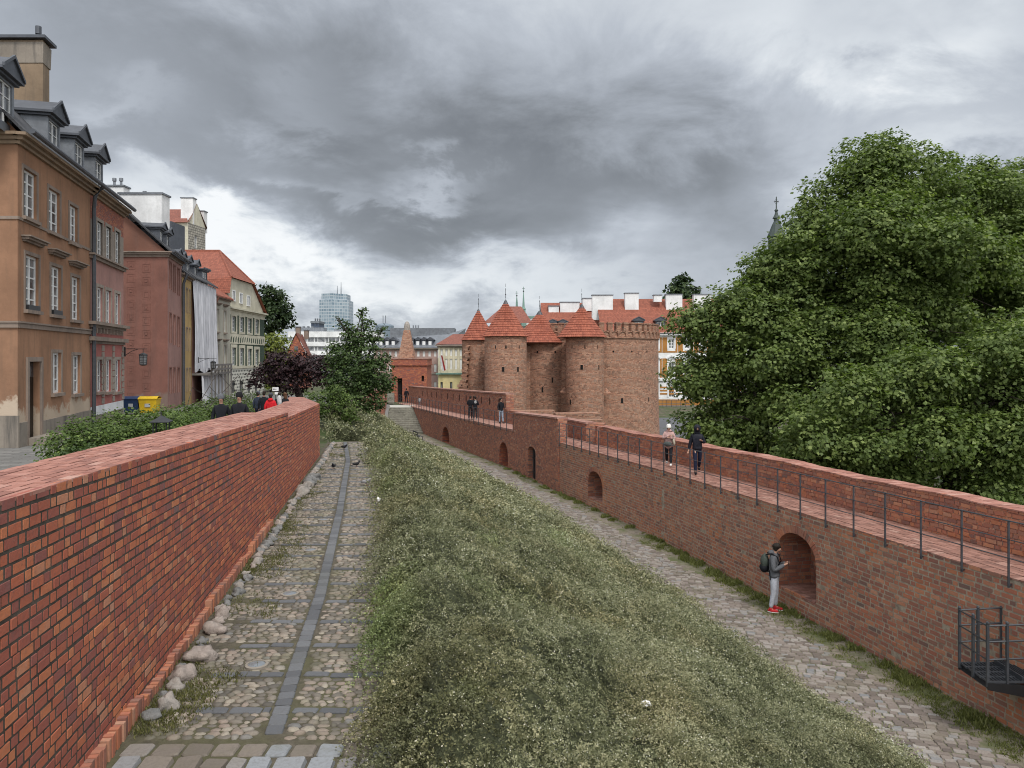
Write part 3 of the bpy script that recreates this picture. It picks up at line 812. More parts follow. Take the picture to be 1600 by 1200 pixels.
# ================================================================== buildings
class Fac:
    """one straight facade from p0 to p1 (plan), outward side on the right hand of p0->p1"""
    def __init__(s, p0, p1, z0, z1):
        s.p0 = Vector(p0); s.p1 = Vector(p1); s.t = (s.p1 - s.p0).normalized(); s.n = Vector((s.t.y, -s.t.x)); s.L = (s.p1 - s.p0).length
        s.z0, s.z1, s.ops = z0, z1, []
    def P(s, u, z, out=0): q = s.p0 + s.t * u + s.n * out; return (q.x, q.y, z)
    def u(s, px):
        k = (px - 800) / F; return (k * s.p0.y - s.p0.x) / (s.t.x - k * s.t.y)
    def z(s, px, py): q = s.p0 + s.t * s.u(px); return PZ(py, q.y)
    def op(s, x0, x1, y0, y1):
        """opening measured on the photo: left,right column, top,bottom row"""
        m = (x0 + x1) / 2; r = (s.u(x0), s.u(x1), s.z(m, y1), s.z(m, y0)); s.ops.append(r); return r
    def hole(s, u0, u1, v0, v1): s.ops.append((u0, u1, v0, v1)); return s.ops[-1]
    def wall(s, name, mat, parent, depth=.2, z0=None, z1=None):
        z0 = s.z0 if z0 is None else z0; z1 = s.z1 if z1 is None else z1; g = MB()
        ops = [o for o in s.ops if o[3] > z0 and o[2] < z1]
        us = sorted({0, s.L, *[o[0] for o in ops], *[o[1] for o in ops]}); zs = sorted({z0, z1, *[min(max(q, z0), z1) for o in ops for q in o[2:]]})
        us = [q for q in us if -1e-6 <= q <= s.L + 1e-6]
        for a, b in zip(us[:-1], us[1:]):
            for c, d in zip(zs[:-1], zs[1:]):
                if b - a < 1e-4 or d - c < 1e-4: continue
                mu, mz = (a + b) / 2, (c + d) / 2
                if any(o[0] < mu < o[1] and o[2] < mz < o[3] for o in ops): continue
                g.quad(s.P(a, c), s.P(b, c), s.P(b, d), s.P(a, d))
        for o in ops:
            a, b, c, d = o
            g.quad(s.P(a, c), s.P(a, c, -depth), s.P(a, d, -depth), s.P(a, d)); g.quad(s.P(b, c, -depth), s.P(b, c), s.P(b, d), s.P(b, d, -depth))
            g.quad(s.P(a, d), s.P(a, d, -depth), s.P(b, d, -depth), s.P(b, d)); g.quad(s.P(a, c, -depth), s.P(a, c), s.P(b, c), s.P(b, c, -depth))
        return g.build(name, mat, parent)
    def bar(s, g, u0, u1, z0, z1, o0, o1):
        """solid between u, z, out ranges"""
        p = [s.P(u0, z0, o0), s.P(u0, z0, o1), s.P(u1, z0, o1), s.P(u1, z0, o0), s.P(u0, z1, o0), s.P(u0, z1, o1), s.P(u1, z1, o1), s.P(u1, z1, o0)]
        g.hexa([p[0], p[1], p[2], p[3], p[4], p[5], p[6], p[7]]); return g
    def window(s, r, parent, depth=.16, cols=2, rows=3, fr=.055, mat=None, sill=None, trim=None, hood=None, trimw=.12, glass=None, name='window'):
        a, b, c, d = r; g = MB(); o0, o1 = -depth - .05, -depth
        s.bar(g, a, a + fr, c, d, o0, o1); s.bar(g, b - fr, b, c, d, o0, o1); s.bar(g, a + fr, b - fr, c, c + fr, o0, o1 + .002); s.bar(g, a + fr, b - fr, d - fr, d, o0, o1 + .002)
        w, h = b - a, d - c
        for k in range(1, cols): u = a + w * k / cols; s.bar(g, u - fr * .55, u + fr * .55, c + fr, d - fr, o0, o1 + .01)
        for k in range(1, rows): z = c + h * k / rows; s.bar(g, a + fr, b - fr, z - fr * .28, z + fr * .28, o0, o1 - .005)
        f = g.build(name, mat or M_WHITEF, parent)
        q = MB(); q.quad(s.P(a, c, -depth - .03), s.P(b, c, -depth - .03), s.P(b, d, -depth - .03), s.P(a, d, -depth - .03)); q.build('pane', glass or M_GLASS, f)
        if sill: q = MB(); s.bar(q, a - .12, b + .12, c - .12, c - .002, -.1, .13); q.build('sill', sill, f)
        if trim:
            q = MB(); k = trimw
            s.bar(q, a - k, a - .002, c, d + k, -.02, .035); s.bar(q, b + .002, b + k, c, d + k, -.02, .035); s.bar(q, a, b, d + .002, d + k, -.02, .033); q.build('surround', trim, f)
        if hood:
            q = MB(); z = d + trimw + .28; s.bar(q, a - .22, b + .22, z, z + .07, -.02, .12); s.bar(q, a - .28, b + .28, z + .072, z + .15, -.02, .22); s.bar(q, a - .33, b + .33, z + .152, z + .2, -.02, .3); q.build('hood', hood, f)
        return f
    def cornice(s, z, mat, parent, steps=((.0, .12, .10), (.12, .24, .22), (.24, .34, .36)), u0=0, u1=None, name='cornice'):
        g = MB()
        for i, (a, b, o) in enumerate(steps): s.bar(g, u0 - (o if u0 == 0 else 0), (s.L if u1 is None else u1) + o * .4, z + a + .001 * i, z + b, -.05, o)
        return g.build(name, mat, parent)
def dormer(fac, u, parent, w=1.05, z0=7.3, z1=9.0, apex=9.7, depth=2.6, back=.25, mat=None, cols=2, rows=3, wz=None, glass=None):
    mat = mat or M_ZINC; a, b = u - w / 2 - .16, u + w / 2 + .16
    f2 = Fac(fac.P(a, 0, -back)[:2], fac.P(b, 0, -back)[:2], z0, z1); wz = wz or (z0 + .3, z1 - .08)
    r = f2.hole(.16, .16 + w, wz[0], wz[1])
    d = f2.wall('dormer', mat, parent, .1)
    for k in (0, f2.L): g = MB(); g.quad(f2.P(k, z0, 0), f2.P(k, z0, -depth), f2.P(k, z1, -depth), f2.P(k, z1, 0)); g.build('dormer_side', mat, d)
    f2.window(r, d, depth=.06, cols=cols, rows=rows, fr=.05, name='dormer_window', glass=glass)
    g = MB(); m = f2.L / 2; e = .2
    s = f2
    # pediment slab with overhang
    for (oa, ob, ea, zz) in ((.12, -depth, .12, 0), (.24, -depth, .22, .09)): s.bar(g, -ea, s.L + ea, z1 + zz + .001, z1 + zz + .09, ob, oa)
    zt = z1 + .18
    p = [s.P(-e, zt, .22), s.P(s.L + e, zt, .22), s.P(m, apex, .22), s.P(-e, zt, -depth - .8), s.P(s.L + e, zt, -depth - .8), s.P(m, apex, -depth - .8)]
    g.poly([p[0], p[1], p[2]]); g.quad(p[0], p[2], p[5], p[3]); g.quad(p[1], p[4], p[5], p[2])
    # raking mouldings
    for A, B in ((p[0], p[2]), (p[2], p[1])):
        A2, B2 = Vector(A), Vector(B); n = Vector((s.n.x, s.n.y, 0)) * .07
        g.hexa([A2 - Vector((0, 0, .02)), A2 + n - Vector((0, 0, .02)), B2 + n - Vector((0, 0, .02)), B2 - Vector((0, 0, .02)), A2 + Vector((0, 0, .09)), A2 + n + Vector((0, 0, .09)), B2 + n + Vector((0, 0, .09)), B2 + Vector((0, 0, .09))])
    g.build('dormer_roof', M_ZINCD, d)
    return d
def chimney(parent, c, size, mat, rz=0, cap=.12, pots=0, name='chimney'):
    g = MB(); g.box(c, size, rz); o = g.build(name, mat, parent)
    q = MB(); q.box((c[0], c[1], c[2] + size[2] / 2 + cap / 2 + .002), (size[0] + .16, size[1] + .16, cap), rz)
    for k in range(pots):
        x = c[0] + (k - (pots - 1) / 2) * .5; z = c[2] + size[2] / 2 + cap
        q.tube([(x, c[1], z), (x, c[1], z + .35)], .09, 8); q.tube([(x, c[1], z + .38), (x, c[1], z + .6)], .15, 8)
    q.build('cap', M_ZINC, o); return o
def pipe(parent, pts, r=.07, mat=None, name='drainpipe'):
    return MB().tube(pts, r, 8).build(name, mat or M_IRON, parent)
M_SLATE_ROOF = tilemat('dark slate roofing', (.035, .037, .042), (.075, .078, .085), .25, .22)
def shell(fac, parent, depth, mat, z0, z1, right=True, left=True, name='wall', bdir=None):
    """side and back walls behind a facade; bdir=direction going inward"""
    b = Vector(bdir) if bdir else -fac.n; A, B = fac.p0, fac.p1; C_, D = B + b * depth, A + b * depth; g = MB()
    for p, q, on in ((B, C_, right), (C_, D, True), (D, A, left)):
        if on: g.quad((p.x, p.y, z0), (q.x, q.y, z0), (q.x, q.y, z1), (p.x, p.y, z1))
    return g.build(name, mat, parent)
def gable_roof(fac, parent, depth, ze, zr, mat, over=.35, bdir=None, e0=.1, e1=.1, ridge=.5, name='roof', thick=.12):
    """ridge parallel to the facade"""
    b = (Vector(bdir) if bdir else -fac.n); A, B = fac.p0 - fac.t * e0, fac.p1 + fac.t * e1; g = MB()
    o = -b * over; sl = (zr - ze) / (depth * ridge); zo = ze - over * sl * .3
    def q(p, k, z): r = p + b * k; return (r.x, r.y, z)
    for dz in (0, thick):
        g.quad(q(A, -over, zo + dz), q(B, -over, zo + dz), q(B, depth * ridge, zr + dz), q(A, depth * ridge, zr + dz))
        g.quad(q(A, depth * ridge, zr + dz), q(B, depth * ridge, zr + dz), q(B, depth + over, zo + dz), q(A, depth + over, zo + dz))
    g.quad(q(A, -over, zo), q(B, -over, zo), q(B, -over, zo + thick), q(A, -over, zo + thick))
    for P_ in (A, B): g.quad(q(P_, -over, zo), q(P_, depth * ridge, zr), q(P_, depth * ridge, zr + thick), q(P_, -over, zo + thick))
    return g.build(name, mat, parent)
def gutter(fac, parent, z, out=.5, r=.09):
    g = MB(); g.tube([fac.P(-.2, z, out), fac.P(fac.L + .1, z, out)], r, 8)
    return g.build('gutter', M_ZINCD, parent)
# ---------------------------------------------------------------- ochre house
M_OCHRE = plaster('old ochre render', (.31, .170, .10), (.13, .09, .06), .55, (.45, .36, .27), -1.9)
M_OCHRED = plaster('ochre brown render', (.26, .145, .088), (.12, .085, .06), .55, (.43, .35, .27), -1.6)
M_PLINTH = plaster('stained stone plinth', (.24, .21, .175), (.05, .05, .05), .9)
def ochre_house():
    root = thing('town_house', 'ochre brown town house with peeling plinth and big chimney, leftmost in the street', 'house')
    z0 = -3.3; zp = -2.2
    f = Fac((-16.3, 24.9), (-18.2, 32.6), z0, 7.25)
    up = [f.op(36, 57, 268, 342), f.op(75, 93, 298, 364), f.op(108, 121, 322, 380)]
    mid = [f.op(39, 60, 400, 485), f.op(79, 95, 417, 492), f.op(111, 124, 433, 500)]
    lo = [f.op(81, 95, 551, 614), f.op(113, 125, 555, 615)]
    do = f.op(43, 62, 565, 684); do = (do[0], do[1], z0, do[3]); f.ops[-1] = do
    f.wall('wall', M_OCHRE, root, .26, z0=z0)
    e = Fac((-27, 24.9), (-16.3, 24.9), z0, 7.25); e.wall('wall', M_OCHRED, root)
    for r in up: f.window(r, root, depth=.09, fr=.085, rows=4, sill=M_CORN, trim=M_CORN)
    for r in mid: f.window(r, root, depth=.09, fr=.085, rows=5, sill=M_CORN, trim=M_CORN, hood=M_CORN)
    for r in lo: f.window(r, root, depth=.09, fr=.085, rows=3, sill=M_CORN, trim=M_CORN)
    g = MB(); f.bar(g, 0, do[0] - .01, z0, zp, .001, .06); f.bar(g, do[1] + .01, f.L, z0, zp - .1, .001, .06); e.bar(g, 0, e.L + .06, z0, zp + .25, .001, .06)
    g.build('plinth', M_PLINTH, root)
    # door with frame and transom light
    g = MB(); f.bar(g, do[0], do[1], z0, do[3], -.24, -.2); d = g.build('door', plain('dark brown door', (.02, .014, .01), .5), root)
    g = MB(); f.bar(g, do[0] - .16, do[0] - .002, z0, do[3] + .16, -.02, .07); f.bar(g, do[1] + .002, do[1] + .16, z0, do[3] + .16, -.02, .07); f.bar(g, do[0], do[1], do[3] + .002, do[3] + .16, -.02, .068); g.build('door_frame', M_CORN, d)
    g = MB(); f.bar(g, do[0] - .1, do[1] + .5, z0, -2.78, .02, .6); g.build('door_step', M_PLINTH, root)
    g = MB(); ff = f; ff.bar(g, do[0] + .03, do[1] - .03, do[3] - .55, do[3] - .05, -.198, -.19); g.build('transom_light', M_GLASS, d)
    # string course, cornice, gutter
    for ff, zc in ((f, f.z(28, 512)), (e, f.z(28, 512))):
        g = MB(); ff.bar(g, 0, ff.L + (.05 if ff is e else 0), zc, zc + .16, -.02, .06); ff.bar(g, 0, ff.L + (.09 if ff is e else 0), zc + .162, zc + .22, -.02, .1); g.build('string_course', M_CORN, root)
        zc2 = zc + 3.58
        g = MB(); ff.bar(g, 0, ff.L + (.03 if ff is e else 0), zc2, zc2 + .1, -.02, .04); g.build('string_course', M_CORN, root)
        ff.cornice(7.0, plaster('brown cornice', (.26, .19, .13), (.1, .09, .08), .5) if 'brown cornice' not in MATS else MATS['brown cornice'], root)
    gutter(f, root, 7.42)
    gable_roof(f, root, 9.5, 7.38, 12.6, M_SLATE_ROOF, over=.3, e0=.3, e1=0)
    g = MB(); g.poly([(-16.3, 24.91, 7.4), (-25.6, 24.91 - 2.2 + 2.2, 7.4), (-20.9, 24.91, 12.4)]); g.build('gable', M_OCHRED, root)
    for px in (20.5, 94.5):
        dormer(f, f.u(px) + .1, root, z0=7.3, z1=9.02, apex=9.75)
    # wide chimney stack
    g = MB(); sx = -19.26
    g.hexa([(-30, 31, 5), (sx, 31, 5), (sx - .19, 31.75, 5), (-30, 31.75, 5), (-30, 31, 13.0), (sx, 31, 13.0), (sx - .19, 31.75, 13.0), (-30, 31.75, 13.0)])
    c = g.build('chimney', plaster('stained chimney render', (.25, .185, .125), (.12, .10, .08), .8), root)
    g = MB(); g.hexa([(-30.1, 30.97, 12.05), (sx + .03, 30.97, 12.05), (sx - .16, 31.8, 12.05), (-30.1, 31.8, 12.05), (-30.1, 30.95, 12.9), (sx + .05, 30.95, 12.9), (sx - .14, 31.82, 12.9), (-30.1, 31.82, 12.9)]); g.build('band', M_PLINTH, c)
    g = MB(); g.hexa([(-30.2, 30.8, 13.02), (sx + .2, 30.8, 13.02), (sx, 31.95, 13.02), (-30.2, 31.95, 13.02), (-30.2, 30.8, 13.14), (sx + .2, 30.8, 13.14), (sx, 31.95, 13.14), (-30.2, 31.95, 13.14)])
    x = PX(60, 31.4); g.tube([(x, 31.4, 13.1), (x, 31.4, 13.45)], .07, 8); g.tube([(x, 31.4, 13.4), (x, 31.4, 13.72)], .12, 8); g.build('cap', M_ZINCD, c)
    pipe(root, [f.P(f.L - .1, 7.3, .5), f.P(f.L - .05, 6.9, .2), f.P(f.L, 6.4, .14), f.P(f.L, z0 + .2, .14)], .085)
    # window boxes
    for r in mid[:2]:
        g = MB(); f.bar(g, r[0] + .05, r[1] - .1, r[2] + .002, r[2] + .17, -.1, .1); b = g.build('window_box', M_BLACK, root)
    return f
F1 = ochre_house()
# ---------------------------------------------------------------- pink house
M_PINK = plaster('dusty pink render', (.36, .20, .17), (.15, .11, .1), .4)
M_SAND = plaster('grey sandstone', (.29, .25, .21), (.13, .11, .1), .5)
def pink_house():
    root = thing('town_house', 'narrow pink town house with brick top storey and white plinth, beside the drainpipe', 'house')
    f = Fac((-18.2, 32.6), (-19.6, 38.1), -3.3, 7.25)
    cols = [(151, 160), (165, 173), (179.5, 187)]
    rows = [(347, 402), (449, 512), (562, 612)]
    R = []
    for r_, (a, b) in enumerate(rows):
        for i, (x0, x1) in enumerate(cols):
            dy = (0, 8, 15)[i] if r_ == 0 else ((0, 5, 10)[i] if r_ == 1 else 0); R.append((r_, f.op(x0, x1, a + dy, b + dy)))
    zb1 = f.z(170, 412); zb2 = f.z(170, 523)
    f.wall('wall', brick_shader('thin red brick facing', BRICK_RED[1:6], h=.07, L=.22, W=.11, mortar=(.3, .25, .22)), root, .2, z0=zb1 + 1.62, z1=7.25)
    f.wall('wall', M_SAND, root, .2, z0=zb1, z1=zb1 + 1.62)
    f.wall('wall', M_PINK, root, .2, z0=zb2, z1=zb1)
    f.wall('wall', plaster('rose render', (.36, .13, .11), (.2, .12, .1), .3), root, .2, z0=-2.2, z1=zb2)
    f.wall('plinth', M_WHITEW, root, .2, z0=-2.6, z1=-2.2); f.wall('plinth', M_PLINTH, root, .2, z0=-3.3, z1=-2.6)
    for r_, r in R: f.window(r, root, depth=.08, fr=.08, rows=4 if r_ < 2 else 2, sill=M_CORN if r_ == 2 else None, trim=M_SAND, trimw=.14)
    for z, s in ((zb1 - .1, ((0, .14, .12), (.14, .22, .22))), (zb2 + .25, ((0, .12, .12), (.12, .26, .28))), (zb2 - .45, ((0, .12, .08), (.12, .3, .22)))):
        f.cornice(z, M_CORN, root, s, name='string_course')
    for k in range(9): g = MB(); f.bar(g, .5 + k * .55, .62 + k * .55, zb2 + .02, zb2 + .24, .001, .14); g.build('corbel', M_CORN, root)
    g = MB(); z = -2.15
    k = 0
    while z < zb2 - .5: f.bar(g, f.L - (.42 if k % 2 else .3), f.L + .02, z, z + .26, .001, .04); f.bar(g, 1.72, 2.1, z, z + .26, .001, .035); f.bar(g, 3.55, 3.9, z, z + .26, .001, .035); z += .3; k += 1
    g.build('rustication', M_SAND, root)
    f.cornice(7.0, MATS['brown cornice'], root); gutter(f, root, 7.42)
    shell(f, root, 9.5, M_PINK, -3.3, 7.3)
    gable_roof(f, root, 9.5, 7.38, 11.2, M_SLATE_ROOF, over=.3, e1=.3)
    for px in (132.5, 162.5): dormer(f, f.u(px) + .15, root, z0=7.3, z1=9.02, apex=9.75)
    return f
F2 = pink_house()
# ---------------------------------------------------------------- red gable house
M_REDR = plaster('brick red render', (.19, .088, .068), (.11, .07, .06), .45, (.17, .12, .10), -2.6)
M_REDF = plaster('faded red render', (.30, .17, .145), (.13, .1, .09), .4)
def red_house():
    root = thing('town_house', 'dark red house whose side wall shows a double column of carved squares', 'house')
    cx, cy = PX(262, 48.9), 48.9; f = Fac((cx, cy), (PX(284, 53.8), 53.8), -3.5, 6.7)
    ws = []
    for (a, b, rws) in ((0, 0, [(264.5, 267.5), (270.5, 273.5), (277, 280)]),):
        for i, (x0, x1) in enumerate(rws):
            ws += [f.op(x0, x1, 410 + i * 5, 452 + i * 5), f.op(x0, x1, 490 + i * 3, 536 + i * 3)]
            ws.append(f.op(x0, x1, 575, 615 - i))
    f.wall('wall', M_REDF, root)
    for i, r in enumerate(ws): f.window(r, root, depth=.12, rows=4, trim=M_REDR, trimw=.08)
    e = Fac((-33, cy), (cx, cy), -3.5, 6.7); e.wall('wall', M_REDR, root)
    g = MB(); w = 13.0; mz = 6.7 + 6.3
    g.poly([(cx, cy + .01, 6.7), (cx - w / 2, cy + .01, mz - .6), (cx - w, cy + .01, 6.7)]); g.build('gable', plaster('brown red gable render', (.165, .08, .057), (.12, .08, .07), .5), root)
    e.cornice(6.45, M_CORN, root, ((0, .14, .08), (.14, .26, .2), (.26, .34, .3))); f.cornice(6.45, M_CORN, root, ((0, .14, .08), (.14, .26, .2), (.26, .34, .3)))
    gable_roof(f, root, w, 6.7, mz, M_SLATE_ROOF, over=.35, e0=.25, bdir=(-1, -.1)); gutter(f, root, 6.85, .4)
    # carved squares
    R_ = [(414 + i * 20.6) for i in range(11)]
    for i, y in enumerate(R_):
        for j, x in enumerate((204.5, 228.5)):
            yy = y + (5 if j else 0); g = MB()
            a, b = e.u(x - 6.5), e.u(x + 6.5); c, d = PZ(yy + 6.8, cy), PZ(yy - 6.8, cy)
            def frame(a, b, c, d, t=.04):
                e.bar(g, a, b, c, c + t, .0005, .014); e.bar(g, a, b, d - t, d, .0005, .014); e.bar(g, a, a + t, c + t, d - t, .0005, .014); e.bar(g, b - t, b, c + t, d - t, .0005, .014)
            frame(a, b, c, d); frame(a + .11, b - .11, c + .11, d - .11)
            if (i + j) % 2 == 0: e.bar(g, (a + b) / 2 - .07, (a + b) / 2 + .07, (c + d) / 2 - .07, (c + d) / 2 + .07, .0005, .03)
            g.build('carved_square', M_REDR, root)
    for u_, z in ((1.7, 8.4), (3.9, 8.1)):
        dormer(f, u_, root, w=.8, z0=6.9, z1=8.4, apex=8.9, depth=1.1, back=.7, mat=M_ZINCD)
    chimney(root, (PX(226, 52), 52, 9.9), (2.9, 1.2, 2.3), M_WHITEW, pots=0); chimney(root, (PX(184, 56), 56, 11.7), (1.3, .9, 1.6), M_WHITEW, pots=2)
    return f
F3 = red_house()
# ---------------------------------------------------------------- yellow, scaffolded and grey houses
def simple_house(name_label, p0, p1, zt, wall, cols, rows, roofmat, roofz, depth=9, winkw={}, z0=-3.9, over=.3, base=None, e1=.05, bdir=None):
    root = thing('town_house', name_label, 'house')
    f = Fac(p0, p1, z0, zt); rs_ = []
    for (c, w) in cols:
        for (a, b) in rows: rs_.append(f.hole(c - w / 2, c + w / 2, a, b))
    if base: f.wall('wall', base[0], root, .18, z1=base[1]); f.wall('wall', wall, root, .18, z0=base[1])
    else: f.wall('wall', wall, root, .18)
    for r in rs_: f.window(r, root, **winkw)
    shell(f, root, depth, wall, z0, zt, bdir=bdir)
    f.cornice(zt - .25, M_CORN, root, ((0, .12, .08), (.12, .25, .25)))
    if roofmat: gable_roof(f, root, depth, zt, roofz, roofmat, over=over, e1=e1, bdir=bdir)
    return root, f
Y4a, Y4b = (PX(284, 53.8), 53.8), (PX(299.5, 57.8), 57.8)
r4, f4 = simple_house('slim mustard yellow house between the dark red one and the white sheeting', Y4a, Y4b, 5.95, plaster('mustard render', (.42, .29, .12), (.25, .17, .09), .4),
                      [(.8, .55), (2.0, .55), (3.2, .55)], [(3.2, 5.0), (.4, 2.1), (-2.6, -.9)], M_SLATE_ROOF, 9.5, winkw=dict(depth=.12, rows=4, trim=M_CORN, trimw=.08))
pipe(r4, [f4.P(-.1, 5.9, .4), f4.P(-.1, 5.2, .14), f4.P(-.1, -3.6, .14)], .1)
for u_ in (1.2, 3.0): dormer(f4, u_, r4, w=.7, z0=6.0, z1=7.3, apex=7.8, depth=1.4, back=.5, mat=M_ZINCD)
T0, T1 = (PX(299.5, 57.8), 57.8), (PX(334, 66), 66)
def sheeted_house():
    root = thing('town_house', 'house wrapped in hanging white protective sheeting above a wooden site hoarding', 'house')
    f = Fac(T0, T1, -3.9, 6.0); f.wall('wall', M_PINK, root); shell(f, root, 9, M_PINK, -3.9, 6.0)
    gable_roof(f, root, 9, 6.0, 9.3, M_SLATE_ROOF)
    m, t, b = newmat('translucent white sheeting')
    p = t.node('ShaderNodeNewGeometry').outputs['Position']; x, y, z = t.xyz(p)
    t.l.new(t.mix(t.rng(t.noise(t.comb(x, y, t.m('MULTIPLY', z, .2)), 3, 4), .35, .65), (.42, .43, .46), (.66, .67, .70)), b.inputs['Base Color'])
    b.inputs['Roughness'].default_value = .6
    g = MB(); nu, nz = 60, 14
    for i in range(nu + 1):
        for j in range(nz + 1):
            u = -.25 + (f.L + .25) * i / nu; q = j / nz
            out = .16 + .3 * (1 - q) * .6 + .08 * math.sin(u * 7 + 2 * math.sin(q * 3)) * (1 - q * .3) + .05 * math.sin(u * 23)
            zt_ = 5.95 - .03 * math.sin(u * 5); g.v.append(f.P(u, lerp(-1.2 + .25 * math.sin(u * 1.7), zt_, q), out))
    for i in range(nu):
        for j in range(nz): k = i * (nz + 1) + j; g.f.append((k, k + nz + 1, k + nz + 2, k + 1))
    g.build('sheeting', m, root, smooth=True)
    g = MB(); f.bar(g, 0, f.L, -1.45, -1.3, 0, 1.5); 
    for k in range(7): u = k * f.L / 6; f.bar(g, u - .06, u + .06, -1.3, -.6, 1.38, 1.5); f.bar(g, u - .05, u + .05, -3.9, -1.45, 1.4, 1.5)
    f.bar(g, 0, f.L, -.75, -.6, 1.5, 1.55); f.bar(g, 0, f.L, -1.1, -.95, 1.5, 1.55)
    g.build('canopy', plain('weathered grey timber', (.16, .15, .14), .9), root)
    g = MB(); n = 40
    for i in range(n): u0_, u1_ = f.L * i / n, f.L * (i + 1) / n; o0, o1 = .8 + .12 * math.sin(i * 1.3), .8 + .12 * math.sin((i + 1) * 1.3); g.quad(f.P(u0_, -3.9, o0), f.P(u1_, -3.9, o1), f.P(u1_, -1.45, o1 * .9), f.P(u0_, -1.45, o0 * .9))
    g.build('lower_sheeting', m, root, smooth=True)
    dormer(f, 1.5, root, w=.8, z0=6.0, z1=7.3, apex=7.9, depth=1.4, back=.6, mat=M_ZINCD); dormer(f, 4.2, root, w=.8, z0=6.0, z1=7.3, apex=7.9, depth=1.4, back=.6, mat=M_ZINCD)
sheeted_house()
G0, G1 = (PX(334, 66), 66), (PX(360, 71.5), 71.5)
M_GREYR = plaster('greenish grey render', (.36, .35, .29), (.2, .19, .17), .5)
r6, f6 = simple_house('grey stucco house with red roof between the white sheeting and the green painted house', G0, G1, 5.35, M_GREYR, [(1.2, .7), (3.6, .7)], [(2.2, 4.2), (-1.0, 1.0), (-3.2, -1.9)], M_TILE, 8.6,
                      winkw=dict(depth=.12, rows=4, trim=M_SAND, sill=M_CORN, hood=M_CORN, trimw=.1), z0=-4.1)
pipe(r6, [f6.P(.1, 5.2, .4), f6.P(.1, 4.6, .13), f6.P(.1, -3.8, .13)], .09, plain('rusty brown pipe', (.12, .05, .035), .6))
dormer(f6, -1.0, r6, w=1.3, z0=5.4, z1=7.3, apex=7.5, depth=2.4, back=.5, mat=M_ZINCD)
def green_house():
    root = thing('town_house', 'cream and dark green painted house with tall red roof and diamond patterned ground floor', 'house')
    A, B = (PX(357, 72), 72.0), (PX(413, 84), 84.0); f = Fac(A, B, -4.4, 4.5)
    cols = [(362, 368.5), (374.5, 381), (387, 393), (398.5, 404)]
    rr = []
    for i, (a, b) in enumerate(cols): rr += [f.op(a, b, 494 + i * 1.7, 518 + i * 1), f.op(a, b, 543 + i, 571), f.op(a, b, 595, 614)]
    zg = f.z(385, 575)
    m, t, b = newmat('diamond sgraffito')
    uv = t.node('ShaderNodeUVMap').outputs[0]; u, v, _ = t.xyz(uv)
    fu = t.m('ABSOLUTE', t.m('SUBTRACT', t.m('FRACT', t.m('ADD', t.m('DIVIDE', u, .5), t.m('MULTIPLY', t.m('MODULO', t.m('FLOOR', t.m('DIVIDE', v, .32)), 2), .5))), .5)); fv = t.m('ABSOLUTE', t.m('SUBTRACT', t.m('FRACT', t.m('DIVIDE', v, .32)), .5))
    t.l.new(t.mix(t.m('LESS_THAN', t.m('ADD', fu, fv), .36), (.52, .52, .46), (.06, .06, .055)), b.inputs['Base Color'])
    cream = plaster('cream render', (.50, .48, .38), (.3, .28, .22), .4); green = plain('dark green paint', (.045, .07, .05), .9)
    f.wall('wall', m, root, z1=zg); f.wall('wall', green, root, z0=zg)
    # pale piers and friezes over the green field
    g = MB()
    zf0, zf1 = f.z(385, 540), f.z(385, 522)
    f.bar(g, 0, f.L, zf0 + .12, zf1 - .1, .001, .05); f.bar(g, 0, f.L, zg, zg + .22, .001, .08); f.bar(g, 0, f.L, 4.05, 4.5, .001, .05)
    for i in range(4):
        for r in (rr[i * 3], rr[i * 3 + 1]):
            k = .28; f.bar(g, r[0] - k, r[0], r[2] - .2, r[3] + .3, .001, .06); f.bar(g, r[1], r[1] + k, r[2] - .2, r[3] + .3, .001, .06); f.bar(g, r[0], r[1], r[3], r[3] + .3, .001, .058); f.bar(g, r[0], r[1], r[2] - .2, r[2], .001, .058)
    g.build('painted_frame', cream, root)
    g = MB(); rs = random.Random(4)
    for k in range(16): u_ = .4 + k * .72; zz = (zf0 + zf1) / 2; g.hexa([f.P(u_, zz - .3, .051), f.P(u_, zz - .3, .06), f.P(u_ + .3, zz - .3 + rs.uniform(-.1, .2), .06), f.P(u_ + .3, zz - .2, .051), f.P(u_ + .1, zz + .1, .051), f.P(u_ + .1, zz + .1, .06), f.P(u_ + .45, zz + .3, .06), f.P(u_ + .45, zz + .3, .051)])
    g.build('frieze_figures', green, root)
    for i, r in enumerate(rr): f.window(r, root, depth=.14, rows=4 if i % 3 < 2 else 2, fr=.09 if i % 3 < 2 else .06, mat=None if i % 3 < 2 else M_BLACK)
    f.cornice(4.45, cream, root, ((0, .14, .15), (.14, .3, .4)))
    # attic gable with clipped top
    zh = 7.6; uL, uR = .35, 7.4; g = MB()
    at = Fac(A, B, 4.7, zh); ar = [at.op(363, 367, 455, 469), at.op(374.5, 378.5, 459, 473), at.op(386, 390, 463, 477)]
    pts = [at.P(0, 4.7, -.02), at.P(at.L, 4.7, -.02), at.P(uR, zh, -.02), at.P(uL, zh, -.02), at.P(0, 6.2, -.02)]; g.poly(pts); g.build('gable', cream, root)
    for r in ar:
        k = MB(); at.bar(k, r[0], r[1], r[2], r[3], -.01, .01); w = k.build('attic_pane', M_GLASS, root)
        k = MB(); q = .1
        at.bar(k, r[0] - q, r[0], r[2] - q, r[3] + q, -.02, .05); at.bar(k, r[1], r[1] + q, r[2] - q, r[3] + q, -.02, .05); at.bar(k, r[0], r[1], r[3], r[3] + q, -.02, .05); at.bar(k, r[0], r[1], r[2] - q, r[2], -.02, .05); mm = (r[0] + r[1]) / 2; at.bar(k, mm - .04, mm + .04, r[2], r[3], .0, .04)
        k.build('attic_frame', M_WHITEF, w)
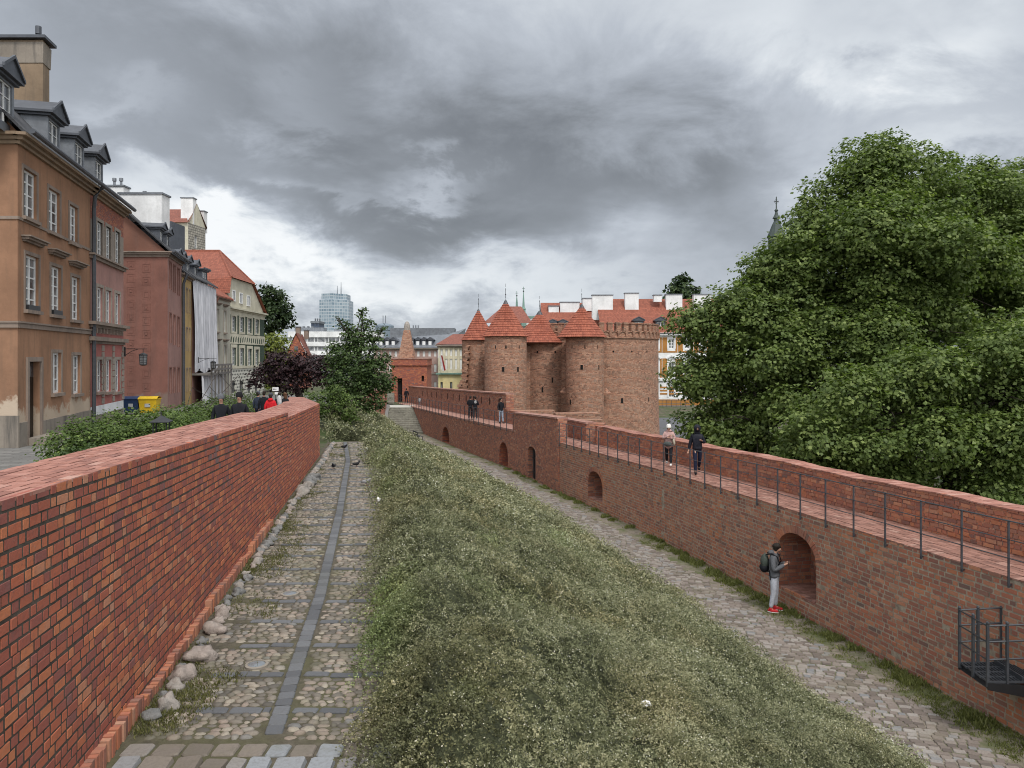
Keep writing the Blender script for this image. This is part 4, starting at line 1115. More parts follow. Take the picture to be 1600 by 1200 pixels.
    ridx, rz_ = -30.2, 10.9; R0 = (ridx, 78.0, rz_); R1 = (-43, 78.0, rz_); g = MB()
    def off(p, dz=0, dx=0): return (p[0] + dx, p[1], p[2] + dz)
    hl, hr = at.P(uL - .2, zh, .25), at.P(uR + .2, zh, .25); el, er = at.P(-.5, 6.0, .3), at.P(at.L + .4, 4.6, .3); bl, br = (-43, 72 - .5, 6.0), (-43, 84.4, 4.6)
    g.poly([hl, hr, R0]); g.poly([el, hl, R0, R1, bl]); g.poly([er, br, R1, R0, hr]); g.build('roof', M_TILE, root)
    g = MB(); g.tube([R0, R1], .14, 6); g.tube([R0, hl], .12, 6); g.tube([R0, hr], .12, 6); g.build('ridge_tiles', M_TILE, root)
    g = MB(); g.quad((*A, -4.4), (*A, 6.2), (-43, 72, 6.2), (-43, 72, -4.4)); g.quad((*B, -4.4), (-43, 84, -4.4), (-43, 84, 4.6), (*B, 4.6)); g.build('wall', cream, root)
green_house()
def back_house():
    root = thing('town_house', 'tall pale house with patterned gable and white chimneys rising behind the street roofs', 'house')
    Y = 92; m = brick_shader('patterned grey render', [(0, (.30, .29, .25)), (1, (.44, .42, .36))], h=.3, L=.5, W=.5, joint=.05, mortar=(.12, .12, .11))
    w = MB(); x0, x1, xc = PX(272, Y), PX(321, Y + 4), PX(294, Y)
    cream = MATS['cream render']
    a = Fac((x0 - 6, Y), (xc, Y), -4, PZ(347, Y)); r = a.op(279, 284, 356, 366); a.wall('wall', cream, root); a.window(r, root)
    b = Fac((xc, Y), (x1, Y + 4), -4, PZ(352, Y + 2)); r = b.op(304, 309, 368, 388); b.wall('wall', m, root); b.window(r, root, fr=.09)
    g = MB(); ap = (b.P(b.L / 2, PZ(318, Y + 2))); g.poly([b.P(0, b.z1), b.P(b.L, b.z1), ap]); g.build('gable', cream, root)
    g = MB(); z = PZ(348, Y); zt = PZ(317, Y); g.quad((PX(225, Y), Y - .3, z), (xc + .1, Y - .3, z), (PX(289, Y + 4), Y + 4, zt), (PX(225, Y + 4), Y + 4, zt))
    g.poly([b.P(-.1, b.z1, .2), ap, (ap[0] - 5, ap[1] + 6, ap[2]), (xc - 4, Y + 6, b.z1)]); g.poly([b.P(b.L + .1, b.z1, .2), ap, (ap[0] - 5, ap[1] + 6, ap[2]), (x1 - 4, Y + 12, b.z1)]); g.build('roof', M_TILE2, root)
    g = MB()
    for px in (256, 262): x = PX(px, Y + 2); g.box((x, Y + 1.2, PZ(334, Y + 2)), (.38, .3, .8))
    g.build('skylight', M_WHITEF, root)
    chimney(root, (PX(292, Y + 1), Y + 1.5, (PZ(307, Y) + PZ(348, Y)) / 2), (1.5, 1, PZ(307, Y) - PZ(348, Y)), M_WHITEW)
    chimney(root, (PX(311, Y + 5), Y + 5.5, (PZ(318, Y) + PZ(352, Y)) / 2), (1.3, 1, PZ(318, Y) - PZ(352, Y)), M_WHITEW)
    g = MB(); g.box((PX(306.5, Y + 2), Y + 1.2, PZ(392, Y)), (1.3, .7, .08)); 
    for k in range(8): g.box((PX(306.5, Y + 2) - .6 + k * .17, Y + .9, PZ(388, Y)), (.03, .03, .7))
    g.build('balcony', M_BLACK, root)
back_house()
# white roof block above the dark red house and the loose roofs behind
def roof_block():
    root = thing('town_house', 'white attic block with a dark metal attic standing behind the dark red house', 'house')
    Y = 60; x0, x1 = PX(192, Y), PX(240, Y); g = MB(); zt, zb = PZ(311, Y), PZ(420, Y)
    g.box(((x0 + x1) / 2 , Y + .8, (zt - 4) / 2), (x1 - x0, 1.6, zt + 4)); g.build('wall', M_WHITEW, root)
    g = MB(); g.box(((x0 + x1) / 2, Y + .8, zt + .07), (x1 - x0 + .3, 1.9, .14)); x = PX(226, Y); g.tube([(x, Y, zt), (x, Y, zt + .5)], .09, 8); g.tube([(x, Y, zt + .3), (x, Y, zt + .62)], .16, 8); g.build('roof', M_ZINC, root)
    g = MB(); xa, xb = PX(246, Y + 1), PX(270, Y + 1); zt = PZ(343, Y); g.box(((xa + xb) / 2, Y + 2, zt - 1.2), (xb - xa, 2.5, 2.4)); g.build('attic_room', M_ZINCD, root)
roof_block()
# ---------------------------------------------------------------- far skyline
def grid_windows(f, root, cols, rows, w, h, zs, u0, du, mat=None, rowsbar=2, kw={}):
    out = []
    for i in range(cols):
        for z in zs: out.append(f.hole(u0 + i * du - w / 2, u0 + i * du + w / 2, z - h / 2, z + h / 2))
    return out
def skyscraper():
    root = thing('skyscraper', 'tall blue glass office tower far away on the skyline', 'skyscraper')
    Y = 900; m, t, b = newmat('curtain wall glass')
    uv = t.node('ShaderNodeUVMap').outputs[0]; u, v, _ = t.xyz(uv)
    lu = t.m('LESS_THAN', t.m('FRACT', t.m('DIVIDE', u, 3.4)), .16); lv = t.m('LESS_THAN', t.m('FRACT', t.m('DIVIDE', v, 3.8)), .24)
    wn = t.node('ShaderNodeTexWhiteNoise'); t.put(wn.inputs['Vector'], t.comb(t.m('FLOOR', t.m('DIVIDE', u, 3.4)), t.m('FLOOR', t.m('DIVIDE', v, 3.8)), 0))
    c = t.mix(t.m('MULTIPLY', wn.outputs[0], .8), (.13, .19, .24), (.30, .37, .41)); c = t.mix(t.m('MAXIMUM', lu, lv), c, (.38, .42, .45))
    t.l.new(c, b.inputs['Base Color']); b.inputs['Roughness'].default_value = .25
    x0, xm, x1 = PX(497, Y), PX(519, Y), PX(541, Y); zt = PZ(468, Y); zb = -8
    def prism(pts, z0, z1, name, mt):
        g = MB(); n = len(pts)
        for i in range(n): a, c_ = pts[i], pts[(i + 1) % n]; g.quad((*a, z0), (*c_, z0), (*c_, z1), (*a, z1))
        g.poly([(*p, z1) for p in pts]); return g.build(name, mt, root)
    prism([(x0, Y + 6), (xm, Y), (x1, Y + 14), (x1, Y + 40), (x0, Y + 40)], zb, zt, 'glass_shaft', m)
    prism([(x0 + 2, Y + 8), (xm - 1, Y + 2), (x1 - 3, Y + 16), (x1 - 3, Y + 38), (x0 + 2, Y + 38)], zt, PZ(458, Y), 'glass_crown', m)
    g = MB()
    for px, py in ((521, 444), (527, 438)): g.tube([(PX(px, Y), Y + 20, PZ(460, Y)), (PX(px, Y), Y + 20, PZ(py, Y))], [.7, .25], 6)
    g.build('antenna', M_ZINC, root)
skyscraper()
def far_block(label, x0, x1, yt, Y, col, name='office_block', d=20, zb=-8, roof=None, cat='building'):
    root = thing(name, label, cat); m, t, b = newmat(label[:40])
    uv = t.node('ShaderNodeUVMap').outputs[0]; u, v, _ = t.xyz(uv)
    k = t.m('MULTIPLY', t.m('GREATER_THAN', t.m('FRACT', t.m('DIVIDE', u, 3)), .3), t.m('GREATER_THAN', t.m('FRACT', t.m('DIVIDE', v, 3.4)), .4))
    t.l.new(t.mix(k, col, tuple(c * .55 for c in col)), b.inputs['Base Color']); b.inputs['Roughness'].default_value = .5
    g = MB(); a, c = PX(x0, Y), PX(x1, Y); zt = PZ(yt, Y); g.box(((a + c) / 2, Y + d / 2, (zt + zb) / 2), (c - a, d, zt - zb)); g.build('wall', m, root)
    g = MB(); g.box(((a + c) / 2, Y + d / 2, zt + Y * .0015), (c - a + 1, d + 1, Y * .003))
    for q in range(3): g.box((lerp(a, c, .2 + q * .28), Y + d / 2, zt + Y * .004), ((c - a) * .1, 3, Y * .006))
    g.build('roof', roof or M_ZINC, root); return root
far_block('dark blue low office block beside the glass tower', 486, 498, 505, 700, (.06, .08, .12))
far_block('small blue office block to the right of the brick turret', 641, 655, 516, 800, (.14, .22, .33))
far_block('distant grey roofs left of the glass tower', 462, 487, 517, 420, (.33, .33, .33))
far_block('pale flat roofed office right of the leafy tree', 612, 630, 527, 420, (.48, .48, .46))
def round_tower():
    root = thing('office_tower', 'distant round grey tower with two thin masts behind the leafy tree', 'tower'); Y = 700; x = PX(601, Y)
    g = MB(); g.lathe((x, Y, 0), [(8, -8), (8, PZ(517, Y)), (8.5, PZ(516, Y)), (8.5, PZ(509, Y)), (5, PZ(506, Y)), (0, PZ(505, Y))], 20); g.build('shaft', plain('grey blue cladding', (.16, .20, .24), .4), root)
    g = MB()
    for px in (598.5, 602.5): g.tube([(PX(px, Y), Y, PZ(506, Y)), (PX(px, Y), Y, PZ(493, Y))], .35, 6)
    g.build('mast', M_ZINC, root)
round_tower()
def modern():
    root = thing('office_block', 'long white modern office block with dark ribbon windows behind the purple tree', 'building'); Y = 210
    f = Fac((PX(452, Y), Y), (PX(592, Y), Y), -8, PZ(518, Y)); g = MB()
    white = M_WHITEW
    f.wall('wall', M_GLASS, root); zs = [PZ(518, Y), PZ(527, Y), PZ(534, Y), PZ(541, Y), PZ(548, Y), PZ(555, Y), PZ(562, Y)]
    for a, b in ((0, 1), (2, 3), (4, 5)): f.bar(g, -.2, f.L + .2, zs[b], zs[a], -8, .5)
    g.build('band', white, root)
    g = MB()
    for k in range(26):
        if k % 3: f.bar(g, k * 1.0 - .08, k * 1.0 + .08, zs[5], zs[1], .0, .2)
    g.build('mullions', M_WHITEF, root)
    g = MB(); f.bar(g, 1, 9, zs[0], zs[0] + 1.2, -6, -2); f.bar(g, 12, 18, zs[0], zs[0] + .8, -6, -2); g.build('roof_plant', M_ZINC, root)
modern()
def brick_gable_house():
    root = thing('house', 'small house with steep brown tiled roof and brick gable above the purple tree', 'house'); Y = 105
    a, c, b = PX(449, Y), PX(463, Y), PX(478, Y); zt = PZ(521, Y); ze = PZ(552, Y)
    g = MB(); g.quad((a, Y, -6), (b, Y, -6), (b, Y, ze), (a, Y, ze)); g.poly([(a, Y, ze), (b, Y, ze), (c, Y, zt)]); g.quad((b, Y, -6), (b - 1.6, Y + 9, -6), (b - 1.6, Y + 9, ze), (b, Y, ze)); g.build('wall', M_BSHR, root)
    g = MB(); g.quad((b + .3, Y - .2, ze - .3), (c, Y - .2, zt + .1), (c - 1.6, Y + 9, zt + .1), (b - 1.6, Y + 9, ze - .3)); g.quad((a - .3, Y - .2, ze - .3), (c, Y - .2, zt + .1), (c - 1.6, Y + 9, zt + .1), (a - 1.9, Y + 9, ze - .3)); g.build('roof', M_TILE2, root)
    chimney(root, (PX(466, Y + 4), Y + 4, zt + .2), (.6, .6, 1.6), M_CORN); chimney(root, (PX(473, Y + 4), Y + 6, zt), (.6, .6, 1.2), M_CORN)
    g = MB(); zc = PZ(545, Y); g.box((c, Y - .02, zc), (.5, .06, .7)); g.build('window', M_GLASS, root)
brick_gable_house()
def row_pink():
    root = thing('town_house', 'long dusty pink town house with grey dormered metal roof behind the brick turret', 'house'); Y = 130
    f = Fac((PX(585, Y), Y), (PX(684, Y), Y), -6.3, PZ(545, Y)); R = []
    for i in range(11):
        for (a, b) in ((549, 557), (569, 581), (597, 605)):
            R.append(f.op(592 + i * 8.8 - 1.9, 592 + i * 8.8 + 1.9, a, b))
    f.wall('wall', plaster('dull rose render', (.36, .25, .22), (.2, .16, .15), .3), root)
    for r in R: f.window(r, root, cols=2, rows=2, depth=.1, fr=.13)
    f.cornice(f.z1 - .2, M_SAND, root, ((0, .2, .2), (.2, .4, .5))); f.cornice(PZ(585, Y), M_SAND, root, ((0, .2, .15),), name='string_course')
    zt = PZ(522, Y + 6); g = MB(); g.quad(f.P(-.5, f.z1 + .2, .6), f.P(f.L + .3, f.z1 + .2, .6), (PX(700, Y + 7), Y + 7, zt), (PX(600, Y + 7), Y + 7, zt - .8)); g.quad(f.P(f.L + .3, f.z1 + .2, .6), (PX(722, Y + 12), Y + 12, f.z1 + .2), (PX(728, Y + 14), Y + 14, PZ(513, Y + 14)), (PX(700, Y + 7), Y + 7, zt)); g.build('roof', M_ZINC, root)
    g = MB(); g.box((PX(660, Y + 12), Y + 14, PZ(525, Y + 12)), (12, 5, 3)); g.build('attic', M_ZINC, root)
    for i in range(9):
        px = 597 + i * 9.5
        if i in (3, 4): continue
        x = PX(px, Y + 2); z = PZ(536.5, Y + 2); d = MB(); d.box((x, Y + 2.4, z), (.9, 3, 1.1)); d.poly([(x - .7, Y + .7, z + .6), (x + .7, Y + .7, z + .6), (x, Y + .7, z + 1.1)]); d.quad((x - .7, Y + .7, z + .6), (x, Y + .7, z + 1.1), (x, Y + 4, z + 1.1), (x - .7, Y + 4, z + .6)); d.quad((x + .7, Y + .7, z + .6), (x + .7, Y + 4, z + .6), (x, Y + 4, z + 1.1), (x, Y + .7, z + 1.1))
        o = d.build('dormer', M_ZINCD, root); q = MB(); q.box((x, Y + .88, z - .05), (.5, .06, .8)); q.build('dormer_window', M_WHITEF, o)
row_pink()
def row_yellow():
    root = thing('town_house', 'cream yellow town house with red roof and flag, left of the round brick fort', 'house'); Y = 124
    f = Fac((PX(685, Y), Y), (PX(740, Y), Y), -6.3, PZ(541, Y)); R = []; D = []
    for i in range(6):
        x = 690 + i * 7.5; R += [f.op(x - 1.6, x + 1.6, 546, 556), f.op(x - 1.6, x + 1.6, 561, 577)]
        if i % 2 == 0: D.append(f.op(x - 1.8, x + 1.8, 597, 612))
    zc = PZ(585, Y); f.wall('wall', plaster('pale cream render', (.60, .56, .42), (.4, .36, .3), .3), root, z0=zc); f.wall('wall', plaster('primrose render', (.62, .53, .28), (.4, .36, .3), .3), root, z1=zc)
    for r in R: f.window(r, root, cols=2, rows=2, depth=.1, fr=.12)
    for r in D: f.window(r, root, cols=1, rows=1, depth=.1, fr=.1, mat=M_BLACK, name='door')
    g = MB()
    for i in range(7): u = f.u(686.3 + i * 7.5); f.bar(g, u - .14, u + .14, zc, f.z1, .001, .12)
    g.build('pilasters', MATS['pale cream render'], root)
    f.cornice(f.z1 - .2, M_SAND, root, ((0, .2, .2), (.2, .45, .5))); f.cornice(zc, M_COPPER, root, ((0, .25, .4),), name='string_course')
    zt = PZ(522, Y + 5); g = MB(); g.quad(f.P(-.4, f.z1 + .3, .6), f.P(f.L, f.z1 + .3, .6), (PX(745, Y + 5), Y + 5, zt), (PX(708, Y + 5), Y + 5, zt)); g.poly([f.P(-.4, f.z1 + .3, .6), (PX(708, Y + 5), Y + 5, zt), (f.p0.x, Y + 10, f.z1 + .3)]); g.build('roof', M_TILE2, root)
    fl = MB(); x, z = PX(692, Y), PZ(581, Y)
    fl.quad((x, Y - 1.0, z + .2), (x + .3, Y - 1.2, z + .2), (x - .2, Y - 1.3, z + 2.7), (x - .5, Y - 1.1, z + 2.6)); fo = fl.build('flag', plain('white flag cloth', (.7, .7, .7), .8), root)
    fl = MB(); fl.quad((x + .31, Y - 1.2, z + .2), (x + .6, Y - 1.4, z + .3), (x + .05, Y - 1.5, z + 2.7), (x - .19, Y - 1.3, z + 2.7)); fl.build('red_stripe', plain('red flag cloth', (.35, .04, .04), .8), fo)
row_yellow()
def spires():
    Y = 330
    w = thing('church', 'white church with two green copper spires beyond the fort roofs', 'church')
    g = MB(); g.box((PX(822, Y), Y + 10, PZ(496, Y) / 2 - 4), (8.5, 16, PZ(496, Y) + 8)); g.build('wall', M_WHITEW, w)
    g = MB(); g.box((PX(822, Y), Y + 10, PZ(495, Y)), (9.5, 17, .8)); g.build('cornice', M_COPPER, w)
    for px, py in ((807.5, 455), (818, 448)):
        c = (PX(px, Y), Y, 0); zz = lambda y: PZ(y, Y)
        g = MB(); g.lathe(c, [(1.3, -6), (1.3, zz(494)), (1.6, zz(493)), (1.4, zz(490)), (.9, zz(488)), (.85, zz(484)), (1.1, zz(483.5)), (.5, zz(479)), (.42, zz(472)), (.12, zz(py + 8)), (.12, zz(py))], 12); g.build('spire', M_COPPER, w, smooth=False)
        g = MB(); g.box((c[0], c[1], zz(py + 3)), (1.3, .15, .15)); g.ball((c[0], c[1], zz(py + 7)), .35, 8, 5); g.build('cross', M_IRON, w)
    t = thing('church_tower', 'dark church spire tip with an ornate cross above the big trees', 'church tower'); Y = 150; c = (PX(1213, Y), Y, 0); zz = lambda y: PZ(y, Y)
    g = MB(); g.lathe(c, [(1.6, -6), (1.6, zz(372)), (1.9, zz(371)), (1.3, zz(360)), (.9, zz(352)), (.5, zz(346)), (.5, zz(342)), (.75, zz(341)), (.38, zz(336)), (.22, zz(331)), (.4, zz(329)), (.12, zz(326)), (.1, zz(308))], 12); g.build('spire', plain('dark copper', (.05, .065, .06), .6), t)
    g = MB(); z = zz(315); g.box((c[0], Y, z), (1.0, .1, .12)); g.box((c[0], Y, z + .35), (.1, .1, 1.3)); 
    for a in range(8): th = a * PI / 4 + PI / 8; g.tube([(c[0], Y, z), (c[0] + .45 * math.cos(th), Y, z + .45 * math.sin(th))], .035, 4)
    g.build('cross', M_IRON, t)
spires()
def white_orange():
    root = thing('tenement', 'white and orange tenement with red tiled roof, dormers and white chimneys behind the fort', 'building'); Y = 100
    f = Fac((PX(940, Y), Y), (PX(1190, Y), Y), -6.6, PZ(523, Y)); cols = [1049 + 24.5 * (i - 4) for i in range(10)]; R = []
    for x in cols: R += [('a', f.op(x - 4.3, x + 4.3, 530, 545)), ('b', f.op(x - 4.3, x + 4.3, 566, 588)), ('c', f.op(x - 4, x + 4, 604, 621))]
    orange = plaster('orange render', (.36, .17, .045), (.25, .15, .08), .2)
    f.wall('wall', M_WHITEW, root, z0=PZ(624, Y)); f.wall('wall', orange, root, z1=PZ(624, Y))
    g = MB()
    for x in cols:
        for (a, b) in ((527, 551), (560, 590)):
            for s in (-1, 1):
                xa, xb = sorted((f.u(x + s * 6.3), f.u(x + s * 9.6 if s > 0 else x - 14.0)))
                f.bar(g, xa, xb, PZ(b, Y), PZ(a, Y), .001, .03)
        f.bar(g, f.u(x - 6.3), f.u(x + 6.3), PZ(551, Y), PZ(548.5, Y), .001, .03)
    for k, (a, b) in enumerate(((604, 606.5), (609, 611.5), (614, 616.5))): f.bar(g, 0, f.L, PZ(b, Y), PZ(a, Y), .001, .028)
    g.build('painted_panels', orange, root)
    for k, r in R: f.window(r, root, cols=2, rows=3, depth=.12, fr=.1, trim=M_WHITEW, trimw=.2, glass=M_GLASS)
    for x in cols:
        z = PZ(561, Y); u = f.u(x); g = MB()
        for s in (-1, 1): g.hexa([f.P(u, z + .35, .001), f.P(u, z + .35, .2), f.P(u + s * .65, z, .2), f.P(u + s * .65, z, .001), f.P(u, z + .55, .001), f.P(u, z + .55, .2), f.P(u + s * .72, z + .15, .2), f.P(u + s * .72, z + .15, .001)])
        g.build('pediment', M_WHITEW, root)
    f.cornice(f.z1 - .2, M_WHITEW, root, ((0, .2, .2), (.2, .45, .5))); f.cornice(PZ(595, Y), M_WHITEW, root, ((0, .3, .2),), name='string_course')
    shell(f, root, 11, M_WHITEW, -6.6, f.z1)
    gable_roof(f, root, 11, f.z1 + .2, PZ(468.5, Y + 5.5), M_TILE, over=.5, name='roof')
    for px in (999, 1033.5, 1070, 1106): dormer(f, f.u(px), root, w=.95, z0=PZ(519, Y), z1=PZ(502, Y), apex=PZ(495, Y), depth=3, back=.6, mat=M_ZINCD, rows=2)
    zt = lambda y: PZ(y, Y + 4)
    for i, (a, b, y0, y1) in enumerate(((925, 957, 462, 500), (976, 997, 459, 490), (1021, 1033, 462, 472), (1040, 1065, 461, 490), (1083, 1110, 461, 490), (1135, 1160, 461, 490))):
        yy = Y + 4; chimney(root, ((PX(a, yy) + PX(b, yy)) / 2, yy, (zt(y0) + zt(y1)) / 2), (PX(b, yy) - PX(a, yy), .9, zt(y0) - zt(y1)), M_WHITEW)
    r2 = thing('tenement', 'red roofed white tenement wing with tall chimneys just left of the orange one', 'building')
    Y2 = 106; f2 = Fac((PX(848, Y2), Y2), (PX(945, Y2), Y2), -6.6, PZ(520, Y2)); f2.wall('wall', M_WHITEW, r2); gable_roof(f2, r2, 11, f2.z1, PZ(474, Y2 + 5), M_TILE, over=.4)
    for px in (864, 880): dormer(f2, f2.u(px), r2, w=.9, z0=PZ(516, Y2), z1=PZ(505, Y2), apex=PZ(499, Y2), depth=3, back=.6, mat=M_ZINCD, rows=2)
    for (a, b, y0, y1) in ((857, 873, 479, 497), (875, 905, 473, 500), (910, 925, 467, 486)):
        yy = Y2 + 4; chimney(r2, ((PX(a, yy) + PX(b, yy)) / 2, yy, (PZ(y0, yy) + PZ(y1, yy)) / 2), (PX(b, yy) - PX(a, yy), .9, PZ(y0, yy) - PZ(y1, yy)), M_WHITEW)
    Y3 = 112; r3 = thing('church', 'old church roof in brown tile and green copper glimpsed between the fort towers', 'church'); g = MB()
    g.box((PX(795, Y3), Y3 + 4, -1), (PX(860, Y3) - PX(735, Y3), 8, 11)); g.build('wall', M_SAND, r3)
    g = MB(); x0, x1, x2 = PX(755, Y3), PX(785, Y3), PX(832, Y3); g.quad((x0, Y3 - .5, PZ(505, Y3)), (x2, Y3 - .5, PZ(505, Y3)), (PX(815, Y3), Y3 + 4, PZ(476, Y3)), (x1, Y3 + 4, PZ(476, Y3))); g.build('roof', M_TILE2, r3)
    g = MB(); g.quad((PX(815, Y3), Y3 - 1, PZ(520, Y3)), (PX(852, Y3), Y3 - 1, PZ(520, Y3)), (PX(868, Y3), Y3 + 2, PZ(482, Y3)), (PX(862, Y3), Y3 + 2, PZ(482, Y3))); g.build('copper_roof', M_COPPER, r3)
white_orange()
# ================================================================== fort, far wall, gate tower, stairs, railings
def P3o(pl, s, z, off, side=-1):
    p, t = pl.at(s); q = p + Vector((t.y, -t.x)) * side * off; return (q.x, q.y, z)
def wall_skin(parent, pl, zt, zb, niches, mat, side=-1, off=0, name='wall_face', step=1.0, nmat=None, s0=0, s1=None):
    """brick-textured face following the plan with arched niches (s0,s1,spring,apex,sill,depth,pointed)"""
    s1 = pl.L if s1 is None else s1; g = MB(); n = max(1, int((s1 - s0) / step)); cuts = [lerp(s0, s1, i / n) for i in range(n + 1)]
    for q in niches: cuts += [lerp(q[0], q[1], i / 14) for i in range(15)]
    cuts = sorted(set(round(c, 4) for c in cuts))
    def arch(q, s):
        c, r = (q[0] + q[1]) / 2, (q[1] - q[0]) / 2; x = min(1, abs((s - c) / r)); return q[2] + (q[3] - q[2]) * math.sqrt(max(0, 1 - x * x))
    for a, b in zip(cuts[:-1], cuts[1:]):
        m = (a + b) / 2; nn = [q for q in niches if q[0] < m < q[1]]
        if not nn: g.quad(P3o(pl, a, zt(a), off), P3o(pl, b, zt(b), off), P3o(pl, b, zb(b), off), P3o(pl, a, zb(a), off))
        else:
            q = nn[0]
            g.quad(P3o(pl, a, zt(a), off), P3o(pl, b, zt(b), off), P3o(pl, b, arch(q, b), off), P3o(pl, a, arch(q, a), off))
            g.quad(P3o(pl, a, q[4], off), P3o(pl, b, q[4], off), P3o(pl, b, zb(b), off), P3o(pl, a, zb(a), off))
    g.build(name, mat, parent)
    for q in niches:
        g = MB(); n = 14; pts = [(q[0], q[4])] + [(lerp(q[0], q[1], i / n), arch(q, lerp(q[0], q[1], i / n))) for i in range(n + 1)] + [(q[1], q[4])]
        pts = [p for i, p in enumerate(pts) if i == 0 or p != pts[i - 1]]; m = len(pts)
        for i in range(m):
            (a, z0), (b, z1) = pts[i], pts[(i + 1) % m]; g.quad(P3o(pl, a, z0, off), P3o(pl, a, z0, off - q[5]), P3o(pl, b, z1, off - q[5]), P3o(pl, b, z1, off))
        g.poly([P3o(pl, a, z, off - q[5]) for a, z in pts]); g.build('niche', nmat or mat, parent)
def far_right_wall():
    root = thing('brick_wall', 'far stretch of the old brick town wall, with loopholed parapet, between the raised block and gate tower', 'wall')
    ys = [46.2, 52, 58, 64, 71, 78, 86]; pl = Plan([(WR(y), y) for y in ys]); Yof = lambda s: pl.at(s)[0].y
    zt = lambda s: zW(Yof(s)); zb = lambda s: -7.8
    def yp(px):
        k = (px - 800) / F; lo, hi = 46, 90
        for _ in range(40):
            m = (lo + hi) / 2
            if WR(m) / m > k: lo = m
            else: hi = m
        return m
    N = []
    for (x0, x1, yt, yb) in ((794, 780, 691, 731), (701.5, 691, 667, 693), (647.5, 640.5, 656, 674)):
        ya, yb_ = yp(x0), yp(x1); ym = (ya + yb_) / 2; z1 = PZ(yt, ym); w = yb_ - ya
        N.append((pl.sY(ya), pl.sY(yb_), z1 - min(.9, w * .5), z1, PZ(yb, ym), .7))
    wall_skin(root, pl, zt, zb, N, M_BSH, nmat=M_BSHR)
    slab(pl, 0, pl.L, .02, -1.45, lambda s: zt(s) + .015, lambda s: zt(s) - .1, -1).build('walkway', M_PAVE, root)
    hi = pl.sY(52.2)
    slab(pl, 0, hi, -1.45, -1.95, lambda s: zt(s) + .92, lambda s: -7.8, -1).build('parapet', M_BSH, root)
    ppts = []
    for y in ys[1:]: p, t = pl.at(pl.sY(y)); q = p + Vector((t.y, -t.x)) * 1.45; ppts.append((q.x, q.y))
    pp = Plan(ppts); Yp = lambda s: pp.at(s)[0].y
    z2 = lambda s: zW(Yp(s)) + 2.0 - .005 * (Yp(s) - 52)
    hol = []
    for i in range(13):
        s = 1.5 + i * 2.2; z = z2(s) - .75; hol.append((s, s + .22, z + .35, z + .45, z - .1, .45))
    wall_skin(root, pp, z2, lambda s: -7.8, hol, M_BSH, name='high_parapet', nmat=M_DARK)
    slab(pp, 0, pp.L, .05, -.6, lambda s: z2(s) + .1, lambda s: z2(s) + .002, -1).build('coping', M_PAVE, root)
    g = MB(); g.quad(P3o(pp, 0, -7.8, 0), P3o(pp, 0, -7.8, -.55), P3o(pp, 0, z2(0), -.55), P3o(pp, 0, z2(0), 0)); g.quad(P3o(pp, 0, -7.8, -.55), P3o(pp, pp.L, -7.8, -.55), P3o(pp, pp.L, z2(pp.L), -.55), P3o(pp, 0, z2(0), -.55)); g.build('parapet_end', M_BSH, root)
    # raised block over the gate
    r2 = thing('gate_block', 'raised brick block with a narrow arched gate, breaking the walkway of the town wall', 'wall block')
    ys = [38.6, 46.4]; pb = Plan([(WR(y), y) for y in ys]); zt2 = lambda s: lerp(-3.2, -3.5, s / pb.L); Yb = lambda s: pb.at(s)[0].y
    ya, yb_ = yp2(pb, 839.5), yp2(pb, 827.5)
    m = (ya + yb_) / 2; sa, sb = pb.sY(ya), pb.sY(yb_)
    q = (sa, sb, PZ(706, m), PZ(698, m), PZ(750, m), .34)
    wall_skin(r2, pb, zt2, lambda s: -7.8, [q], M_BSH, off=.1, nmat=M_BSH)
    g = MB(); g.quad(P3o(pb, sa, q[4], -.2), P3o(pb, sb, q[4], -.2), P3o(pb, sb, q[3], -.2), P3o(pb, sa, q[3], -.2)); d = g.build('gate', M_IRON, r2)
    g = MB()
    for k in range(1, 4): s = lerp(sa, sb, k / 4); g.tube([P3o(pb, s, q[4], -.17), P3o(pb, s, q[3] - .1, -.17)], .02, 6)
    for z in (q[4] + .4, q[4] + 1.2): g.tube([P3o(pb, sa, z, -.16), P3o(pb, sb, z, -.16)], .025, 6)
    g.build('gate_bars', M_BLACK, d)
    slab(pb, 0, pb.L, -.31, -.42, lambda s: zt2(s) - .001, lambda s: -7.8, -1).build('core', M_BSH, r2)
    slab(pb, -.0, pb.L, .14, -.46, lambda s: zt2(s) + .09, lambda s: zt2(s) + .001, -1).build('coping', M_PAVE, r2)
    g = MB()
    for s in (0, pb.L): g.quad(P3o(pb, s, -7.8, .1), P3o(pb, s, -7.8, -.31), P3o(pb, s, zt2(s), -.31), P3o(pb, s, zt2(s), .1))
    g.build('block_end', M_BSH, r2)
    # walkway and outer parapet carry on behind the raised wall
    slab(pb, 0, pb.L, -.42, -1.45, lambda s: zW(Yb(s)), lambda s: -7.8, -1).build('walkway', M_PAVE, r2)
    slab(pb, 0, pb.L, -1.451, -2.0, lambda s: zW(Yb(s)) + .9, lambda s: -7.8, -1).build('parapet', M_BSH, r2)
    slab(pb, 0, pb.L, -1.42, -2.03, lambda s: zW(Yb(s)) + .98, lambda s: zW(Yb(s)) + .901, -1).build('parapet_coping', M_PAVE, r2)
    g = MB()
    for i, (y, z) in enumerate(((38.0, -3.35), (37.4, -3.5))): g.box((WR(y) + 1.78, y, (z - 7.8) / 2), (.6, .6, z + 7.8), -.27)
    g.build('stepped_end', M_BSH, r2)
def yp2(pb, px):
    k = (px - 800) / F; a, b = pb.p[0], pb.p[-1]; d = b - a; t = (k * a.y - a.x) / (d.x - k * d.y); return a.y + d.y * t
M_PAVE = brick_shader('worn brick paving', [(0, (.27, .13, .10)), (.5, (.37, .19, .15)), (1, (.46, .27, .22))], h=.13, L=.27, W=.27, joint=.012, mortar=(.3, .25, .2), bmp=.006)
